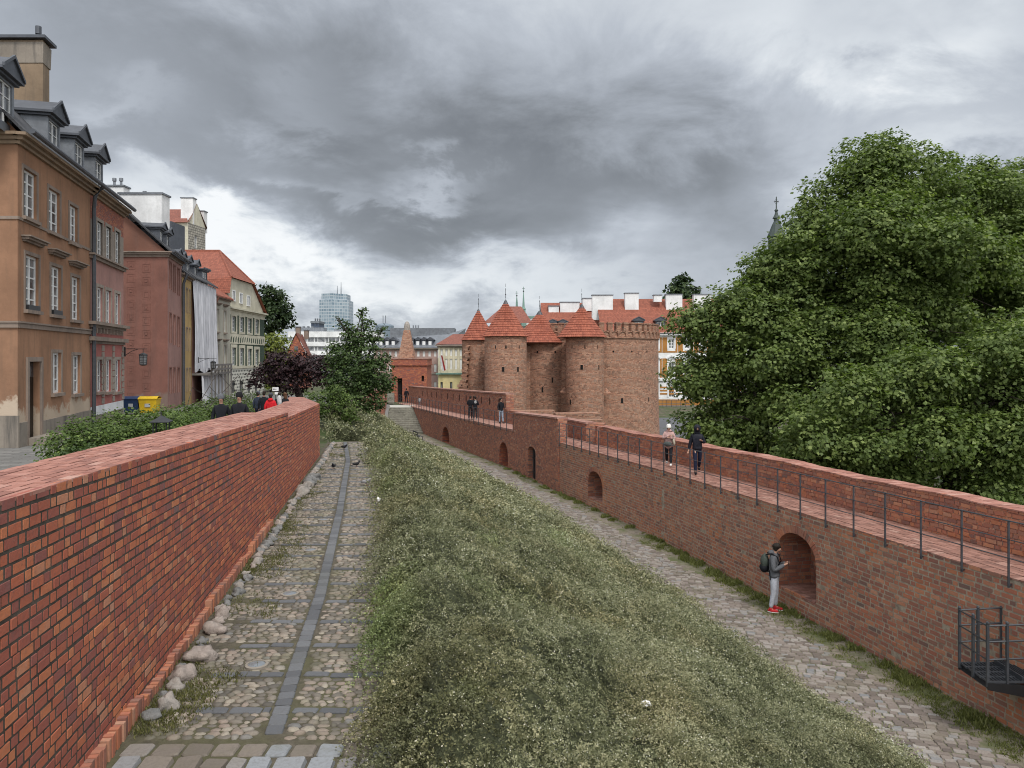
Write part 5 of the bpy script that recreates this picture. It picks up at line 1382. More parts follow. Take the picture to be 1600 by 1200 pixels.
far_right_wall()
def tiled_cone(c, r, z0, z1, parent, sides=None, rows=None, flare=.05, name='roof'):
    """pantile cone: stepped rows, bulging tiles"""
    n = max(24, int(2 * PI * r / .19)) ; per = 4; N = n * per; rows = rows or int((z1 - z0) * 1.12 / .23)
    V, Fc, R = [], [], []; rs = random.Random(int(r * 100)); i0 = 0
    def prof(q): return r * (1 - q) * (1 + flare * max(0, (1 - q) - .72) / .28 * .5) + .02
    tr = [[rs.random() for _ in range(n)] for _ in range(rows)]
    for k in range(rows):
        qa, qb = k / rows, (k + 1.04) / rows; ra, rb = prof(qa), prof(min(qb, 1)); za, zb = lerp(z0, z1, qa), lerp(z0, z1, min(qb, 1))
        for (rr, zz, lift) in ((ra, za - .03, .0), (ra, za, .055), (rb, zb, .0)):
            for j in range(N):
                th = 2 * PI * j / N; w = .028 * abs(math.sin(PI * (j / per))) * min(1, rr / (r * .35)); e = 1
                if sides: a = (th + PI / sides) % (2 * PI / sides) - PI / sides; e = math.cos(PI / sides) / math.cos(a) * 1.06
                V.append((c[0] + (rr * e + lift + w) * math.sin(th), c[1] - (rr * e + lift + w) * math.cos(th), zz + w * .5))
        for l in range(2):
            for j in range(N):
                a = i0 + l * N + j; b = i0 + l * N + (j + 1) % N; Fc.append((a, b, b + N, a + N)); R.append(tr[k][j // per])
        i0 = len(V)
    b = MB(); b.v = V; b.f = Fc; o = b.build(name, M_CONE, parent, rnd=R)
    g = MB(); g.lathe(c, [(r * .13, z1 - (z1 - z0) * .1), (r * .07, z1 - .05), (.03, z1 + .12)], 12); g.lathe(c, [(.022, z1 + .2), (.018, z1 + 1.1)], 6); g.ball((c[0], c[1], z1 + .55), .055, 8, 5); g.ball((c[0], c[1], z1 + .95), .04, 8, 5)
    g.tube([(c[0], c[1], z1 + 1.2), (c[0], c[1], z1 + 1.5)], .012, 4); g.build('finial', M_IRON, o)
    return o
def fort():
    root = thing('round_fort', 'round brick fort with battlements and four pointed orange tiled turret roofs', 'fort')
    base = -8.0
    def loop(c, r, px, py, w, h, parent, rnd=False):
        """loophole rim with a dark panel painting its shade, on a cylinder of radius r at the photo column/row"""
        k = (px - 800) / F; A = 1 + k * k; B = -2 * (c[1] + k * c[0]); C_ = c[0] ** 2 + c[1] ** 2 - (r + .004) ** 2; D = B * B - 4 * A * C_
        if D < 0: return
        Y = (-B - math.sqrt(D)) / (2 * A); x = k * Y; z = PZ(py, Y); th = math.atan2(x - c[0], -(Y - c[1])); tx, ty = math.cos(th), math.sin(th); nx, ny = math.sin(th), -math.cos(th); g = MB()
        W, H = w * Y / F / 2, h * Y / F / 2; n = 10 if rnd else 4
        pts = [(W * math.cos(2 * PI * i / n), H * math.sin(2 * PI * i / n)) for i in range(n)] if rnd else [(-W, -H), (W, -H), (W, H), (-W, H)]
        def q(u, v, o): return (x + tx * u + nx * o, Y + ty * u + ny * o, z + v)
        for i in range(n):
            a, b2 = pts[i], pts[(i + 1) % n]; e = 1.5
            g.quad(q(a[0], a[1], .03), q(b2[0], b2[1], .03), q(b2[0] * e, b2[1] * 1.18, .0), q(a[0] * e, a[1] * 1.18, 0))
        o = g.build('loophole', M_BARB, parent)
        g = MB(); g.poly([q(u, v, .012) for u, v in pts]); g.build('opening', M_DARK, o)  # flat near-black panel, the recess shade is only its colour
    cd, rd = (PX(925, 76), 76.0), 6.57; zt = PZ(517, 69.8); zm = PZ(506, 69.8); zb = PZ(529, 69.8)
    g = MB(); g.lathe((*cd, 0), [(rd + .12, base), (rd + .02, -5), (rd, -2), (rd, zb)], 96); d = g.build('drum', M_BARB, root, smooth=True, cyl=(*cd, rd))
    g = MB(); g.lathe((*cd, 0), [(rd - .005, zb), (rd + .10, zb + .02), (rd + .10, zb + .14), (rd + .02, zb + .16), (rd + .02, zt), (rd - .55, zt), (rd - .55, zt - .6), (0, zt - .6)], 96); g.build('parapet', M_BARB, d, cyl=(*cd, rd))
    n = 52
    for i in range(n):
        th = 2 * PI * i / n + .03
        if math.cos(th) < -.35: continue
        x, y = cd[0] + (rd - .2) * math.sin(th), cd[1] - (rd - .2) * math.cos(th)
        g = MB(); g.box((x, y, (zt + zm) / 2), (.46, .5, zm - zt), th); g.box((x, y, zm + .04), (.56, .62, .08), th); g.box((x, y, zm + .11), (.4, .4, .07), th)
        g.build('merlon', M_BARB, d, cyl=(*cd, rd))
    g = MB()
    for i in range(n):
        th = 2 * PI * i / n + .03; R_ = rd + .06
        for dd in (0,):
            g.box((cd[0] + R_ * math.sin(th), cd[1] - R_ * math.cos(th), (zb + .16 + zt) / 2), (.2, .16, zt - zb - .16), th)
            t2 = th + PI / n
            for s in (-1, 1):
                a = th + (0 if s > 0 else 2 * PI / n) ; A_ = Vector((cd[0] + R_ * math.sin(a), cd[1] - R_ * math.cos(a), zb + .35)); B_ = Vector((cd[0] + R_ * math.sin(t2), cd[1] - R_ * math.cos(t2), zt - .04)); g.tube([A_, (A_ + B_) / 2 + Vector((0, 0, .1)), B_], .055, 4)
    g.build('arched_frieze', M_BARB, d)
    for px, py in ((958.5, 549), (987, 549), (1010.5, 549)): loop(cd, rd, px, py, 3, 3, d, True)
    for px, py, w, h in ((971.7, 626, 4, 8), (1013, 624, 2, 6.5), (985, 666, 3.4, 6), (1023, 663, 1, 4.5)): loop(cd, rd, px, py, w, h, d)
    def tower(pc, Yc, r, ye, yap, roofpx, label=None, sides=None, loops=(), rounds=(), rc=None):
        c = (PX(pc, Yc), Yc); ze = PZ(ye, Yc - r); g = MB(); g.lathe((*c, 0), [(r + .06, base), (r, -5), (r, ze + .02)], sides and sides * 6 or 48)
        t = g.build('turret', M_BARB, root, smooth=True, cyl=(*c, r))
        rcx = (PX(rc or pc, Yc), Yc, 0); rr = roofpx * Yc / F
        tiled_cone(rcx, rr, ze - .06, PZ(yap, Yc), t, sides)
        g = MB(); g.lathe(rcx, [(r - .1, ze - .12), (rr - .06, ze - .08), (rr - .02, ze - .02)], 40); g.build('eave', M_TILE2, t)
        for q in loops: loop(c, r, *q, t)
        for q in rounds: loop(c, r, q[0], q[1], 3.2, 3.6, t, True)
        return t
    tower(745, 71, 1.32, 530, 484, 25, rc=747.5)
    tower(790, 66, 1.84, 524, 470, 34, loops=((774.5, 542, 1.6, 5), (790.5, 542, 2.2, 5), (811, 542, 1.6, 5), (786.3, 577, 4, 7.4), (809, 577, 3.2, 7.4)))
    tower(853, 72, 2.1, 534, 487, 42, sides=8, loops=((847.6, 609, 2.4, 8), (863, 594, 2.2, 8)), rounds=((840, 550), (867.5, 550)), rc=843)
    tower(914, 68, 1.70, 525, 477, 36.5, loops=((894, 542, 1.6, 5), (914, 542, 1.8, 5), (933.6, 542, 1.4, 5), (909, 573.7, 4, 7.4), (935.5, 573.7, 2.4, 7.4), (891.6, 628, 3.4, 8)), rc=909)
    # connecting walls and toothed ruined edges
    g = MB()
    for (a, b, Y0, Y1, zt_) in ((722, 770, 71.3, 70.5, PZ(531, 70)), (762, 880, 70.0, 71.0, PZ(540, 70))):
        g.hexa([(PX(a, Y0), Y0, base), (PX(b, Y1), Y1, base), (PX(b, Y1), Y1 + 2, base), (PX(a, Y0), Y0 + 2, base), (PX(a, Y0), Y0, zt_), (PX(b, Y1), Y1, zt_), (PX(b, Y1), Y1 + 2, zt_), (PX(a, Y0), Y0 + 2, zt_)])
    g.build('curtain_wall', M_BARB, root)
    rs = random.Random(6)
    for (pa, ya, pb, yb, Y, ow) in ((728, 540, 721, 605, 69.4, 9), (757, 536, 748, 608, 68.5, 8), (718, 597, 716, 612, 69, 8)):
        g = MB(); z = PZ(yb, Y) - .6; zt_ = PZ(ya, Y); k = 0
        while z < zt_:
            q = (z - PZ(yb, Y)) / (zt_ - PZ(yb, Y)); w = (ow - 3 * q + rs.uniform(-1.6, 1.6) + (1.2 if k % 4 < 2 else 0)) * Y / F; x = PX(lerp(pb, pa, max(0, q)), Y)
            g.box((x + w / 2 - (.16 if k % 4 < 2 else 0), Y + .4 + rs.uniform(-.04, .04), z + .06), (w, .9, .115), rs.uniform(-.05, .05)); z += .125; k += 1
        g.build('ruined_edge', M_BARB, root)
    for px, py in ((882, 609), (947, 610)):
        Y = 68.8; x = PX(px, Y); z = PZ(py + 4, Y); g = MB(); a = .45
        g.poly([(x - a, Y, z), (x + a, Y, z), (x, Y + .1, z + .5)]); g.poly([(x - a, Y, z), (x, Y - .35, z - .05), (x + a, Y, z)]); g.poly([(x - a, Y, z), (x, Y + .1, z + .5), (x, Y - .35, z - .05)]); g.poly([(x + a, Y, z), (x, Y - .35, z - .05), (x, Y + .1, z + .5)]); g.build('corbel', M_BARB, root)
    g = MB()
    for (a, b, y0, Y, d_) in ((800, 866, 641, 60, 1), (866, 935, 645, 58, 1.2), (905, 940, 655, 54, 1)): g.box(((PX(a, Y) + PX(b, Y)) / 2, Y, (PZ(y0, Y) + base) / 2), (PX(b, Y) - PX(a, Y), d_, PZ(y0, Y) - base), .12)
    w = thing('ruined_wall', 'low broken brick wall at the foot of the fort behind the walkway', 'wall'); g.build('masonry', M_BARB, w)
fort()
def gate_tower():
    root = thing('gate_tower', 'square brick gate tower with a blunt pyramid turret at the end of the walkway', 'tower')
    Y = 88; f = Fac((PX(612, Y), Y), (PX(667, Y), Y), -7.5, PZ(571, Y))
    d = f.op(621, 628.5, 591, 609); d = (d[0], d[1], zW(Y) - .5, d[3]); f.ops[-1] = d; w = f.op(658.5, 662.5, 587, 595.5)
    f.wall('wall', M_BSHR, root, .5); shell(f, root, 5, M_BSHR, -7.5, f.z1)
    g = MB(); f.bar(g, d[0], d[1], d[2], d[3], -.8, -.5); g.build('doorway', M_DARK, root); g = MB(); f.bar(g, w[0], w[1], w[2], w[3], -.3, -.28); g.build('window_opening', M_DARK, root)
    zp = PZ(560, Y); g = MB(); f.bar(g, -.15, f.L + .15, f.z1, f.z1 + .14, -5, .15); f.bar(g, -.05, f.L + .05, f.z1 + .141, zp - .1, -5, .05); g.build('parapet', M_BSHR, root)
    g = MB(); f.bar(g, -.12, f.L + .12, zp - .099, zp, -5.1, .12); g.build('coping', M_PAVE, root)
    Yt = 90; c = (PX(636, Yt), Yt); a, b = 12.5 * Yt / F, 4.7 * Yt / F; z0, z1 = PZ(561, Yt), PZ(516, Yt); g = MB()
    g.hexa([(c[0] - a, c[1] - a, z0), (c[0] + a, c[1] - a, z0), (c[0] + a, c[1] + a, z0), (c[0] - a, c[1] + a, z0), (c[0] - b, c[1] - b, z1), (c[0] + b, c[1] - b, z1), (c[0] + b, c[1] + b, z1), (c[0] - b, c[1] + b, z1)]); t = g.build('turret', M_BARB, root)
    g = MB(); g.lathe((*c, 0), [(b * 1.1, z1), (b * 1.0, z1 + .5), (b * .8, z1 + .8), (b * .45, z1 + 1.0), (0, z1 + 1.08)], 10); g.build('stone_cap', M_STONE, t)
gate_tower()
M_STEP = plain('grey stone steps', (.21, .20, .165), .9, .5, 6, .02)
def stairs():
    root = thing('stone_stairs', 'worn grey stone stairs climbing to the gate at the far end of the path', 'stairs'); n = 12
    for i in range(n):
        Y = 71.6 + i * .42; z = -7.3 + (i + 1) * .176; g = MB(); x0, x1 = PX(605, Y), WR(Y) - .02
        g.box(((x0 + x1) / 2, Y + .21, z - .2), (x1 - x0, .46, .4)); g.build('step', M_STEP, root)
    g = MB(); Y = 76.7; zt = -5.15; g.box((PX(621, 78), Y + 1.6, zt - .4), (3.2, 3.2, .84)); g.build('landing', plain('pale stone landing', (.42, .41, .37), .9, .2, 4), root)
    g = MB(); xa, xb = PX(600, 72), PX(605, 72); g.hexa([(xa, 71.2, -7.8), (xb, 71.2, -7.8), (xb, 77, -7.8), (xa - .6, 77, -7.8), (xa, 71.2, -7.0), (xb, 71.2, -7.0), (xb - .6, 77, -4.9), (xa - .6, 77, -4.9)]); g.build('cheek_wall', plain('dark stone cheek', (.17, .165, .155), .9, .3, 5), root)
    for i in range(6):
        Y = 82 + i * .4; g = MB(); g.box((PX(609, Y), Y, -5.0 + i * .17), (1.0, .4, .2)); g.build('step', M_STEP, root)
    r2 = thing('retaining_wall', 'brick retaining wall left of the stairs, partly hidden by the leafy tree', 'wall')
    g = MB()
    for (a, b, y0, Y, d) in ((556, 603, 622, 76, .7), (575, 604, 611, 80, .6), (520, 576, 640, 78, .6)):
        g.box(((PX(a, Y) + PX(b, Y)) / 2, Y, (PZ(y0, Y) - 7.8) / 2), (PX(b, Y) - PX(a, Y), d, PZ(y0, Y) + 7.8))
    g.build('masonry', M_BSH, r2)
    g = MB()
    for (a, b, y0, Y, d) in ((556, 603, 622, 76, .8), (575, 604, 611, 80, .7)): g.box(((PX(a, Y) + PX(b, Y)) / 2, Y, PZ(y0, Y) + .05), (PX(b, Y) - PX(a, Y) + .1, d, .1))
    g.build('coping', M_PAVE, r2)
stairs()
def railing(label, y0, y1, step, zfun):
    root = thing('railing', label, 'railing'); pl = Plan([(WR(y), y) for y in np.linspace(y0, y1, 14)]); n = int(pl.L / step)
    for i in range(n + 1):
        s = pl.L * i / n; p, t = pl.at(s); nn = Vector((t.y, -t.x)) * -1; q = p + nn * .055; z = zfun(q.y); g = MB(); a = math.atan2(t.y, t.x)
        g.box((q.x, q.y, z + .41), (.014, .042, 1.18), a); g.ball((q.x, q.y, z + 1.0), .022, 6, 4); g.box((q.x - nn.x * .03, q.y - nn.y * .03, z - .13), (.03, .08, .03), a); g.build('post', M_IRON, root)
    for h, r in ((1.0, .0135), (.67, .010), (.34, .010)):
        g = MB(); pts = []
        for i in range(40): s = pl.L * i / 39; p, t = pl.at(s); q = p + Vector((t.y, -t.x)) * -.055; pts.append((q.x, q.y, zfun(q.y) + h))
        g.tube(pts, r, 6); g.build('rail', M_IRON, root)
railing('grey iron railing along the near walkway, passed by the two walkers', 9.3, 38.5, 1.03, zW)
railing('thin iron railing along the far walkway left of the raised block', 46.6, 84, 1.2, zW)
def metal_stair():
    root = thing('metal_staircase', 'dark steel stair landing with grating and barred railing at lower right edge', 'staircase')
    x0, x1, ya, yb, zf = 8.02, 10.2, 12.75, 13.55, -5.5
    g = MB()
    for k in range(20): g.box((x0 + .03 + k * .06, (ya + yb) / 2, zf), (.014, yb - ya, .03))
    for k in range(5): g.box(((x0 + x0 + 1.2) / 2, lerp(ya, yb, k / 4), zf + .003), (1.2, .02, .035))
    g.build('grating', M_IRON, root)
    for i in range(3):
        g = MB(); xs = x0 + .62 + i * .28; z = zf + .06 + i * .12
        for k in range(7): g.box((xs + .02 + k * .045, (ya + yb) / 2, z), (.012, yb - ya - .04, .03))
        g.box((xs, (ya + yb) / 2, z - .02), (.02, yb - ya - .04, .08)); g.build('tread', M_IRON, root)
    g = MB()
    for y in (ya - .02, yb + .02):
        g.hexa([(x0, y - .012, zf - .12), (x1, y - .012, zf - .55), (x1, y + .012, zf - .55), (x0, y + .012, zf - .12), (x0, y - .012, zf - .0), (x1, y - .012, zf - .15), (x1, y + .012, zf - .15), (x0, y + .012, zf - .0)])
    g.quad((x0, ya, zf - .1), (x1, ya, zf - .5), (x1, yb, zf - .5), (x0, yb, zf - .1)); g.build('stringer', M_BLACK, root)
    for (x, y) in [(x0 + .01, ya), (x0 + .01, yb), (x0 + .01, (ya + yb) / 2)] + [(x0 + .34 + k * .42, y) for k in range(4) for y in (ya, yb)]:
        g = MB(); g.box((x, y, zf + .45), (.04, .04, 1.06)); g.ball((x, y, zf + 1.0), .03, 6, 4); g.build('post', M_IRON, root)
    for h in (.95, .68, .38):
        g = MB(); g.tube([(x1, yb, zf + h + .12), (x0, yb, zf + h), (x0, ya, zf + h), (x1, ya, zf + h + .08)], .016, 6); g.build('rail', M_IRON, root)
metal_stair()
# ================================================================== plants
def unit(a): return a / (np.linalg.norm(a, axis=1, keepdims=True) + 1e-9)
def kites(P, D, N, L, W, fold=.12):
    """leaf quads: root P, direction D, normal N, length L, width W"""
    S = unit(np.cross(D, N)); L = L[:, None]; W = W[:, None]
    a = P; b = P + D * L * .45 + S * W * .5 - N * W * fold; c = P + D * L; d = P + D * L * .45 - S * W * .5 - N * W * fold
    return np.stack([a, b, c, d], 1)
def rdir(n): return unit(RNG.normal(size=(n, 3)))
def crown_leaves(blobs, size, per_m2, clump=.5, flat=.45, up=.55, wob=.25, inner=.35, tint_sp=.16, seed=1):
    """leaf clumps through the outer part of every blob; returns quads and rnd"""
    Vs, Rs = [], []
    for (cx, cy, cz, rx, ry, rz) in blobs:
        area = 4 * PI * ((rx * ry) ** 1.6 / 3 + (rx * rz) ** 1.6 / 3 + (ry * rz) ** 1.6 / 3) ** (1 / 1.6)
        nl = int(area * per_m2); nc = max(6, int(area / (clump ** 2 * .62)))
        d = rdir(nc); k = RNG.uniform(.78, 1.04, nc); k[RNG.random(nc) < inner] *= .6
        k *= 1 + (RNG.random(nc) - .5) * wob
        C_ = np.stack([cx + d[:, 0] * rx * k, cy + d[:, 1] * ry * k, cz + d[:, 2] * rz * k], 1)
        tint = np.clip(.48 + RNG.normal(size=nc) * tint_sp, .02, .9)
        ci = RNG.integers(0, nc, nl); cs = clump * RNG.uniform(.6, 1.25, nc)
        off = RNG.normal(size=(nl, 3)) * (cs[ci][:, None] * .36); off[:, 2] *= flat; rr = np.linalg.norm(off[:, :2], axis=1); off[:, 2] -= rr ** 2 * .35 / clump
        P = C_[ci] + off
        N = unit(d[ci] * .45 + np.array([0, 0, up]) + rdir(nl) * .55); D = unit(np.cross(N, rdir(nl)) + off * .6 / clump - np.array([0, 0, .35])); 
        D = unit(D - N * (D * N).sum(1, keepdims=True)); s = size * RNG.uniform(.65, 1.3, nl)
        Vs.append(kites(P, D, N, s, s * .8)); Rs.append(np.clip(tint[ci] + RNG.normal(size=nl) * .1, .01, .92))
    return np.concatenate(Vs), np.concatenate(Rs)
def lobes(blobs, rs_, seed=3, fill=.5, cover=1.0):
    rs = random.Random(seed); out = []
    for (cx, cy, cz, rx, ry, rz) in blobs:
        n = max(3, int(4 * rx * ry / (rs_ * rs_) * .66 * cover))
        for _ in range(n):
            d = Vector((rs.gauss(0, 1), rs.gauss(0, 1), rs.gauss(0, 1))).normalized()
            inside = False
            c = Vector((cx + d.x * rx * .86, cy + d.y * ry * .86, cz + d.z * rz * .86))
            for o in blobs:
                if (o[0], o[1], o[2]) != (cx, cy, cz) and ((c.x - o[0]) / o[3]) ** 2 + ((c.y - o[1]) / o[4]) ** 2 + ((c.z - o[2]) / o[5]) ** 2 < .38: inside = True
            if inside: continue
            r = rs_ * rs.uniform(.45, 1.4); out.append((c.x, c.y, c.z, r * rs.uniform(.9, 1.3), r * rs.uniform(.9, 1.3), r * rs.uniform(.65, 1.0)))
        out.append((cx, cy, cz, rx * fill, ry * fill, rz * fill))
    return out
def tree(label, blobs, trunk, mat, size, per, group=None, cat='tree', name='tree', clump=.5, trunk_r=.3, lobe=None, **kw):
    """trunk=(x,y,z base)"""
    root = thing(name, label, cat, group=group)
    V, R = crown_leaves(lobes(blobs, lobe) if lobe else blobs, size, per, clump, **kw); npmesh('crown', V, 4, mat, R, root)
    g = MB(); rs = random.Random(len(V)); bx, by, bz = trunk
    top = max(blobs, key=lambda b: b[2]); cen = Vector((sum(b[0] for b in blobs) / len(blobs), sum(b[1] for b in blobs) / len(blobs), 0))
    zf = bz + (top[2] - bz) * .35; fork = Vector((lerp(bx, cen.x, .3), lerp(by, cen.y, .3), zf))
    g.tube([(bx, by, bz - .3), (lerp(bx, fork.x, .4), lerp(by, fork.y, .4), lerp(bz, zf, .5)), fork], [trunk_r * 1.25, trunk_r, trunk_r * .75], 9)
    g.tube([fork, ((fork.x + top[0]) / 2, (fork.y + top[1]) / 2, (zf + top[2]) / 2 + .3), (top[0], top[1], top[2] + top[5] * .5)], [trunk_r * .7, trunk_r * .4, trunk_r * .1], 7)
    t = g.build('trunk', M_BARK, root, smooth=True)
    for b in blobs:
        c = Vector(b[:3]); st = fork.lerp(Vector((top[0], top[1], top[2])), rs.uniform(0, .45)); g = MB()
        md = st.lerp(c, .5) + Vector((rs.uniform(-.1, .1), rs.uniform(-.1, .1), .12)) * (c - st).length
        g.tube([st, md, c], [trunk_r * .38, trunk_r * .24, trunk_r * .12], 6)
        for _ in range(7):
            d = Vector((rs.gauss(0, 1), rs.gauss(0, 1), rs.gauss(.2, .8))).normalized(); e = c + Vector((d.x * b[3], d.y * b[4], d.z * b[5])) * .88
            s2 = md.lerp(c, rs.uniform(.3, 1)); g.tube([s2, s2.lerp(e, .5) + Vector((0, 0, .08 * b[5])), e], [trunk_r * .15, trunk_r * .09, trunk_r * .03], 5)
        g.build('limb', M_BARK, t, smooth=True)
    return root
def bl(Y, *l):
    """blobs measured on the photo: (px,py,r px[,dY])"""
    out = []
    for q in l:
        px, py, r = q[:3]; y = Y + (q[3] if len(q) > 3 else 0); R_ = r * y / F; out.append((PX(px, y), y, PZ(py, y), R_, R_, R_ * .92))
    return out
M_MAPLE = leafmat('maple leaf', (.042, .068, .020), (.108, .152, .042), (.215, .265, .085), .3)
M_LEAFD = leafmat('dark green leaf', (.014, .028, .012), (.032, .056, .02), (.07, .10, .035), .15)
M_LEAFY = leafmat('yellow green leaf', (.09, .11, .02), (.15, .18, .035), (.25, .28, .07), .25)
M_LEAFP = leafmat('purple leaf', (.016, .009, .012), (.032, .017, .02), (.07, .035, .038), .12)
M_LEAFM = leafmat('mid green leaf', (.022, .042, .014), (.05, .085, .025), (.11, .16, .05), .2)
M_HEDGE = leafmat('hedge leaf', (.03, .055, .012), (.07, .11, .025), (.15, .21, .05), .2)
tree('huge maple with layered dark green leaves filling the right side behind the town wall',
     bl(38, (1372, 300, 70), (1330, 335, 72), (1440, 315, 72, 2), (1292, 375, 48), (1500, 340, 70, 3), (1548, 325, 55, 2), (1262, 440, 58), (1335, 430, 110, -1), (1450, 450, 120), (1550, 450, 105, 2), (1400, 560, 120, -3), (1300, 560, 110, -2), (1520, 580, 120, -3), (1470, 290, 50, 2), (1530, 300, 55, 4), (1560, 330, 60, 3), (1420, 380, 90, -3), (1560, 520, 100, 1)),
     (PX(1400, 38), 38, -7.9), M_MAPLE, .185, 66, clump=.5, trunk_r=.42, lobe=1.25)
tree('lower maple whose branches hang beside the white and orange tenement, right of the fort',
     bl(36, (1203, 488, 50), (1155, 500, 48), (1136, 572, 50), (1136, 640, 52), (1190, 580, 90), (1180, 670, 70, -2), (1260, 650, 90, -2), (1222, 394, 34), (1228, 425, 26), (1100, 515, 20), (1100, 600, 26), (1196, 446, 22), (1102, 655, 26), (1150, 700, 45), (1230, 720, 60, 2), (1130, 690, 40, 3), (1320, 740, 60, 3)),
     (PX(1190, 36), 36.5, -7.9), M_MAPLE, .175, 70, clump=.48, trunk_r=.3, lobe=1.1)
tree('nearest maple with pale green lower boughs touching the parapet at the right edge',
     bl(29, (1360, 655, 75), (1450, 640, 90), (1560, 620, 100), (1400, 700, 60), (1500, 720, 75), (1590, 720, 80), (1620, 540, 80, 2), (1660, 640, 90), (1300, 690, 45), (1260, 690, 50, 2), (1350, 740, 50), (1430, 770, 50), (1520, 790, 55)),
     (PX(1500, 29.5), 30, -7.9), M_MAPLE, .16, 80, clump=.45, trunk_r=.3, lobe=1.0)
tree('maple cut off by the right edge of the view, top leaning out of the picture',
     bl(42, (1640, 330, 78), (1690, 400, 100), (1600, 420, 70), (1640, 480, 90), (1618, 285, 35)), (PX(1680, 42), 42, -7.9), M_MAPLE, .17, 70, clump=.55, trunk_r=.35, lobe=1.3)
tree('small round tree standing up behind the red roof and white chimneys', bl(150, (1067, 450, 20), (1055, 455, 13), (1080, 458, 13), (1066, 436, 10)), (PX(1067, 150), 150, -6.5), M_LEAFD, .75, 9, clump=1.3, trunk_r=.4)
tree('tall dark green tree behind the green painted house', bl(112, (424, 462, 20), (412, 478, 20), (436, 480, 21), (425, 498, 28), (445, 500, 14), (418, 450, 9)), (PX(425, 112), 112, -5), M_LEAFD, .5, 16, clump=1.0, trunk_r=.35)
tree('yellow green tree between the green painted house and purple tree', bl(92, (430, 535, 20), (424, 555, 22), (440, 565, 22), (430, 590, 22)), (PX(432, 92), 92, -4.8), M_LEAFY, .36, 26, clump=.8, trunk_r=.25)
tree('low spreading purple leaved tree behind the end of the brick wall', bl(55, (445, 570, 28), (472, 566, 24), (420, 585, 22), (492, 578, 24), (402, 583, 10), (456, 595, 26), (505, 565, 14), (430, 556, 15), (515, 590, 18), (395, 596, 8)), (PX(470, 55), 55, -3.6), M_LEAFP, .2, 62, clump=.5, trunk_r=.28)
tree('loose leafy green tree with feathery top twigs beside the far stairs', bl(50, (560, 560, 38), (545, 590, 38), (584, 585, 30), (560, 527, 24), (565, 492, 8), (574, 505, 9), (536, 508, 8), (546, 520, 11), (588, 522, 11), (600, 512, 5), (602, 598, 16), (528, 558, 22), (570, 620, 32), (530, 606, 24), (567, 482, 4), (527, 497, 4), (520, 540, 10), (594, 560, 16)), (PX(560, 50), 50, -5.5), M_LEAFM, .17, 80, clump=.42, trunk_r=.18, inner=.25)
tree('rounded light green bush just beyond the end of the left brick wall', bl(41, (512, 632, 24), (538, 636, 22), (490, 628, 20), (526, 615, 16), (548, 650, 14)), (PX(520, 41), 41, -5), M_HEDGE, .1, 200, cat='bush', name='bush', clump=.28, trunk_r=.08)
def hedge(label, pts, r, h, mat=M_HEDGE, per=190, size=.085):
    bb = []
    for (x, y) in pts: z = sZ(y); bb.append((x, y, z + h - r, r * 1.05, r * 1.1, r)); bb.append((x, y, z + h * .4, r, r * 1.05, r * .8))
    tree(label, bb, (pts[0][0], pts[0][1], sZ(pts[0][1])), mat, size, per, cat='hedge', name='hedge', clump=.3, trunk_r=.05, inner=.15)
hedge('loose green hedge on the grey paving in front of the pink house', [(PX(128, 19.5), 19.5), (PX(155, 20.5), 20.5), (PX(185, 21.3), 21.3), (PX(215, 22), 22), (PX(245, 22.8), 22.8)], .85, 1.42)
hedge('low dark juniper like bush at the near end of the hedge', [(PX(118, 17.6), 17.6), (PX(150, 18), 18)], .6, .72, M_LEAFM)
hedge('green hedge running behind the two walkers with beanies', [(PX(262, 24), 24), (PX(285, 26), 26), (PX(305, 28), 28), (PX(325, 30.5), 30.5), (PX(342, 33), 33), (PX(365, 37), 37), (PX(388, 42), 42)], .9, 1.45, per=150)
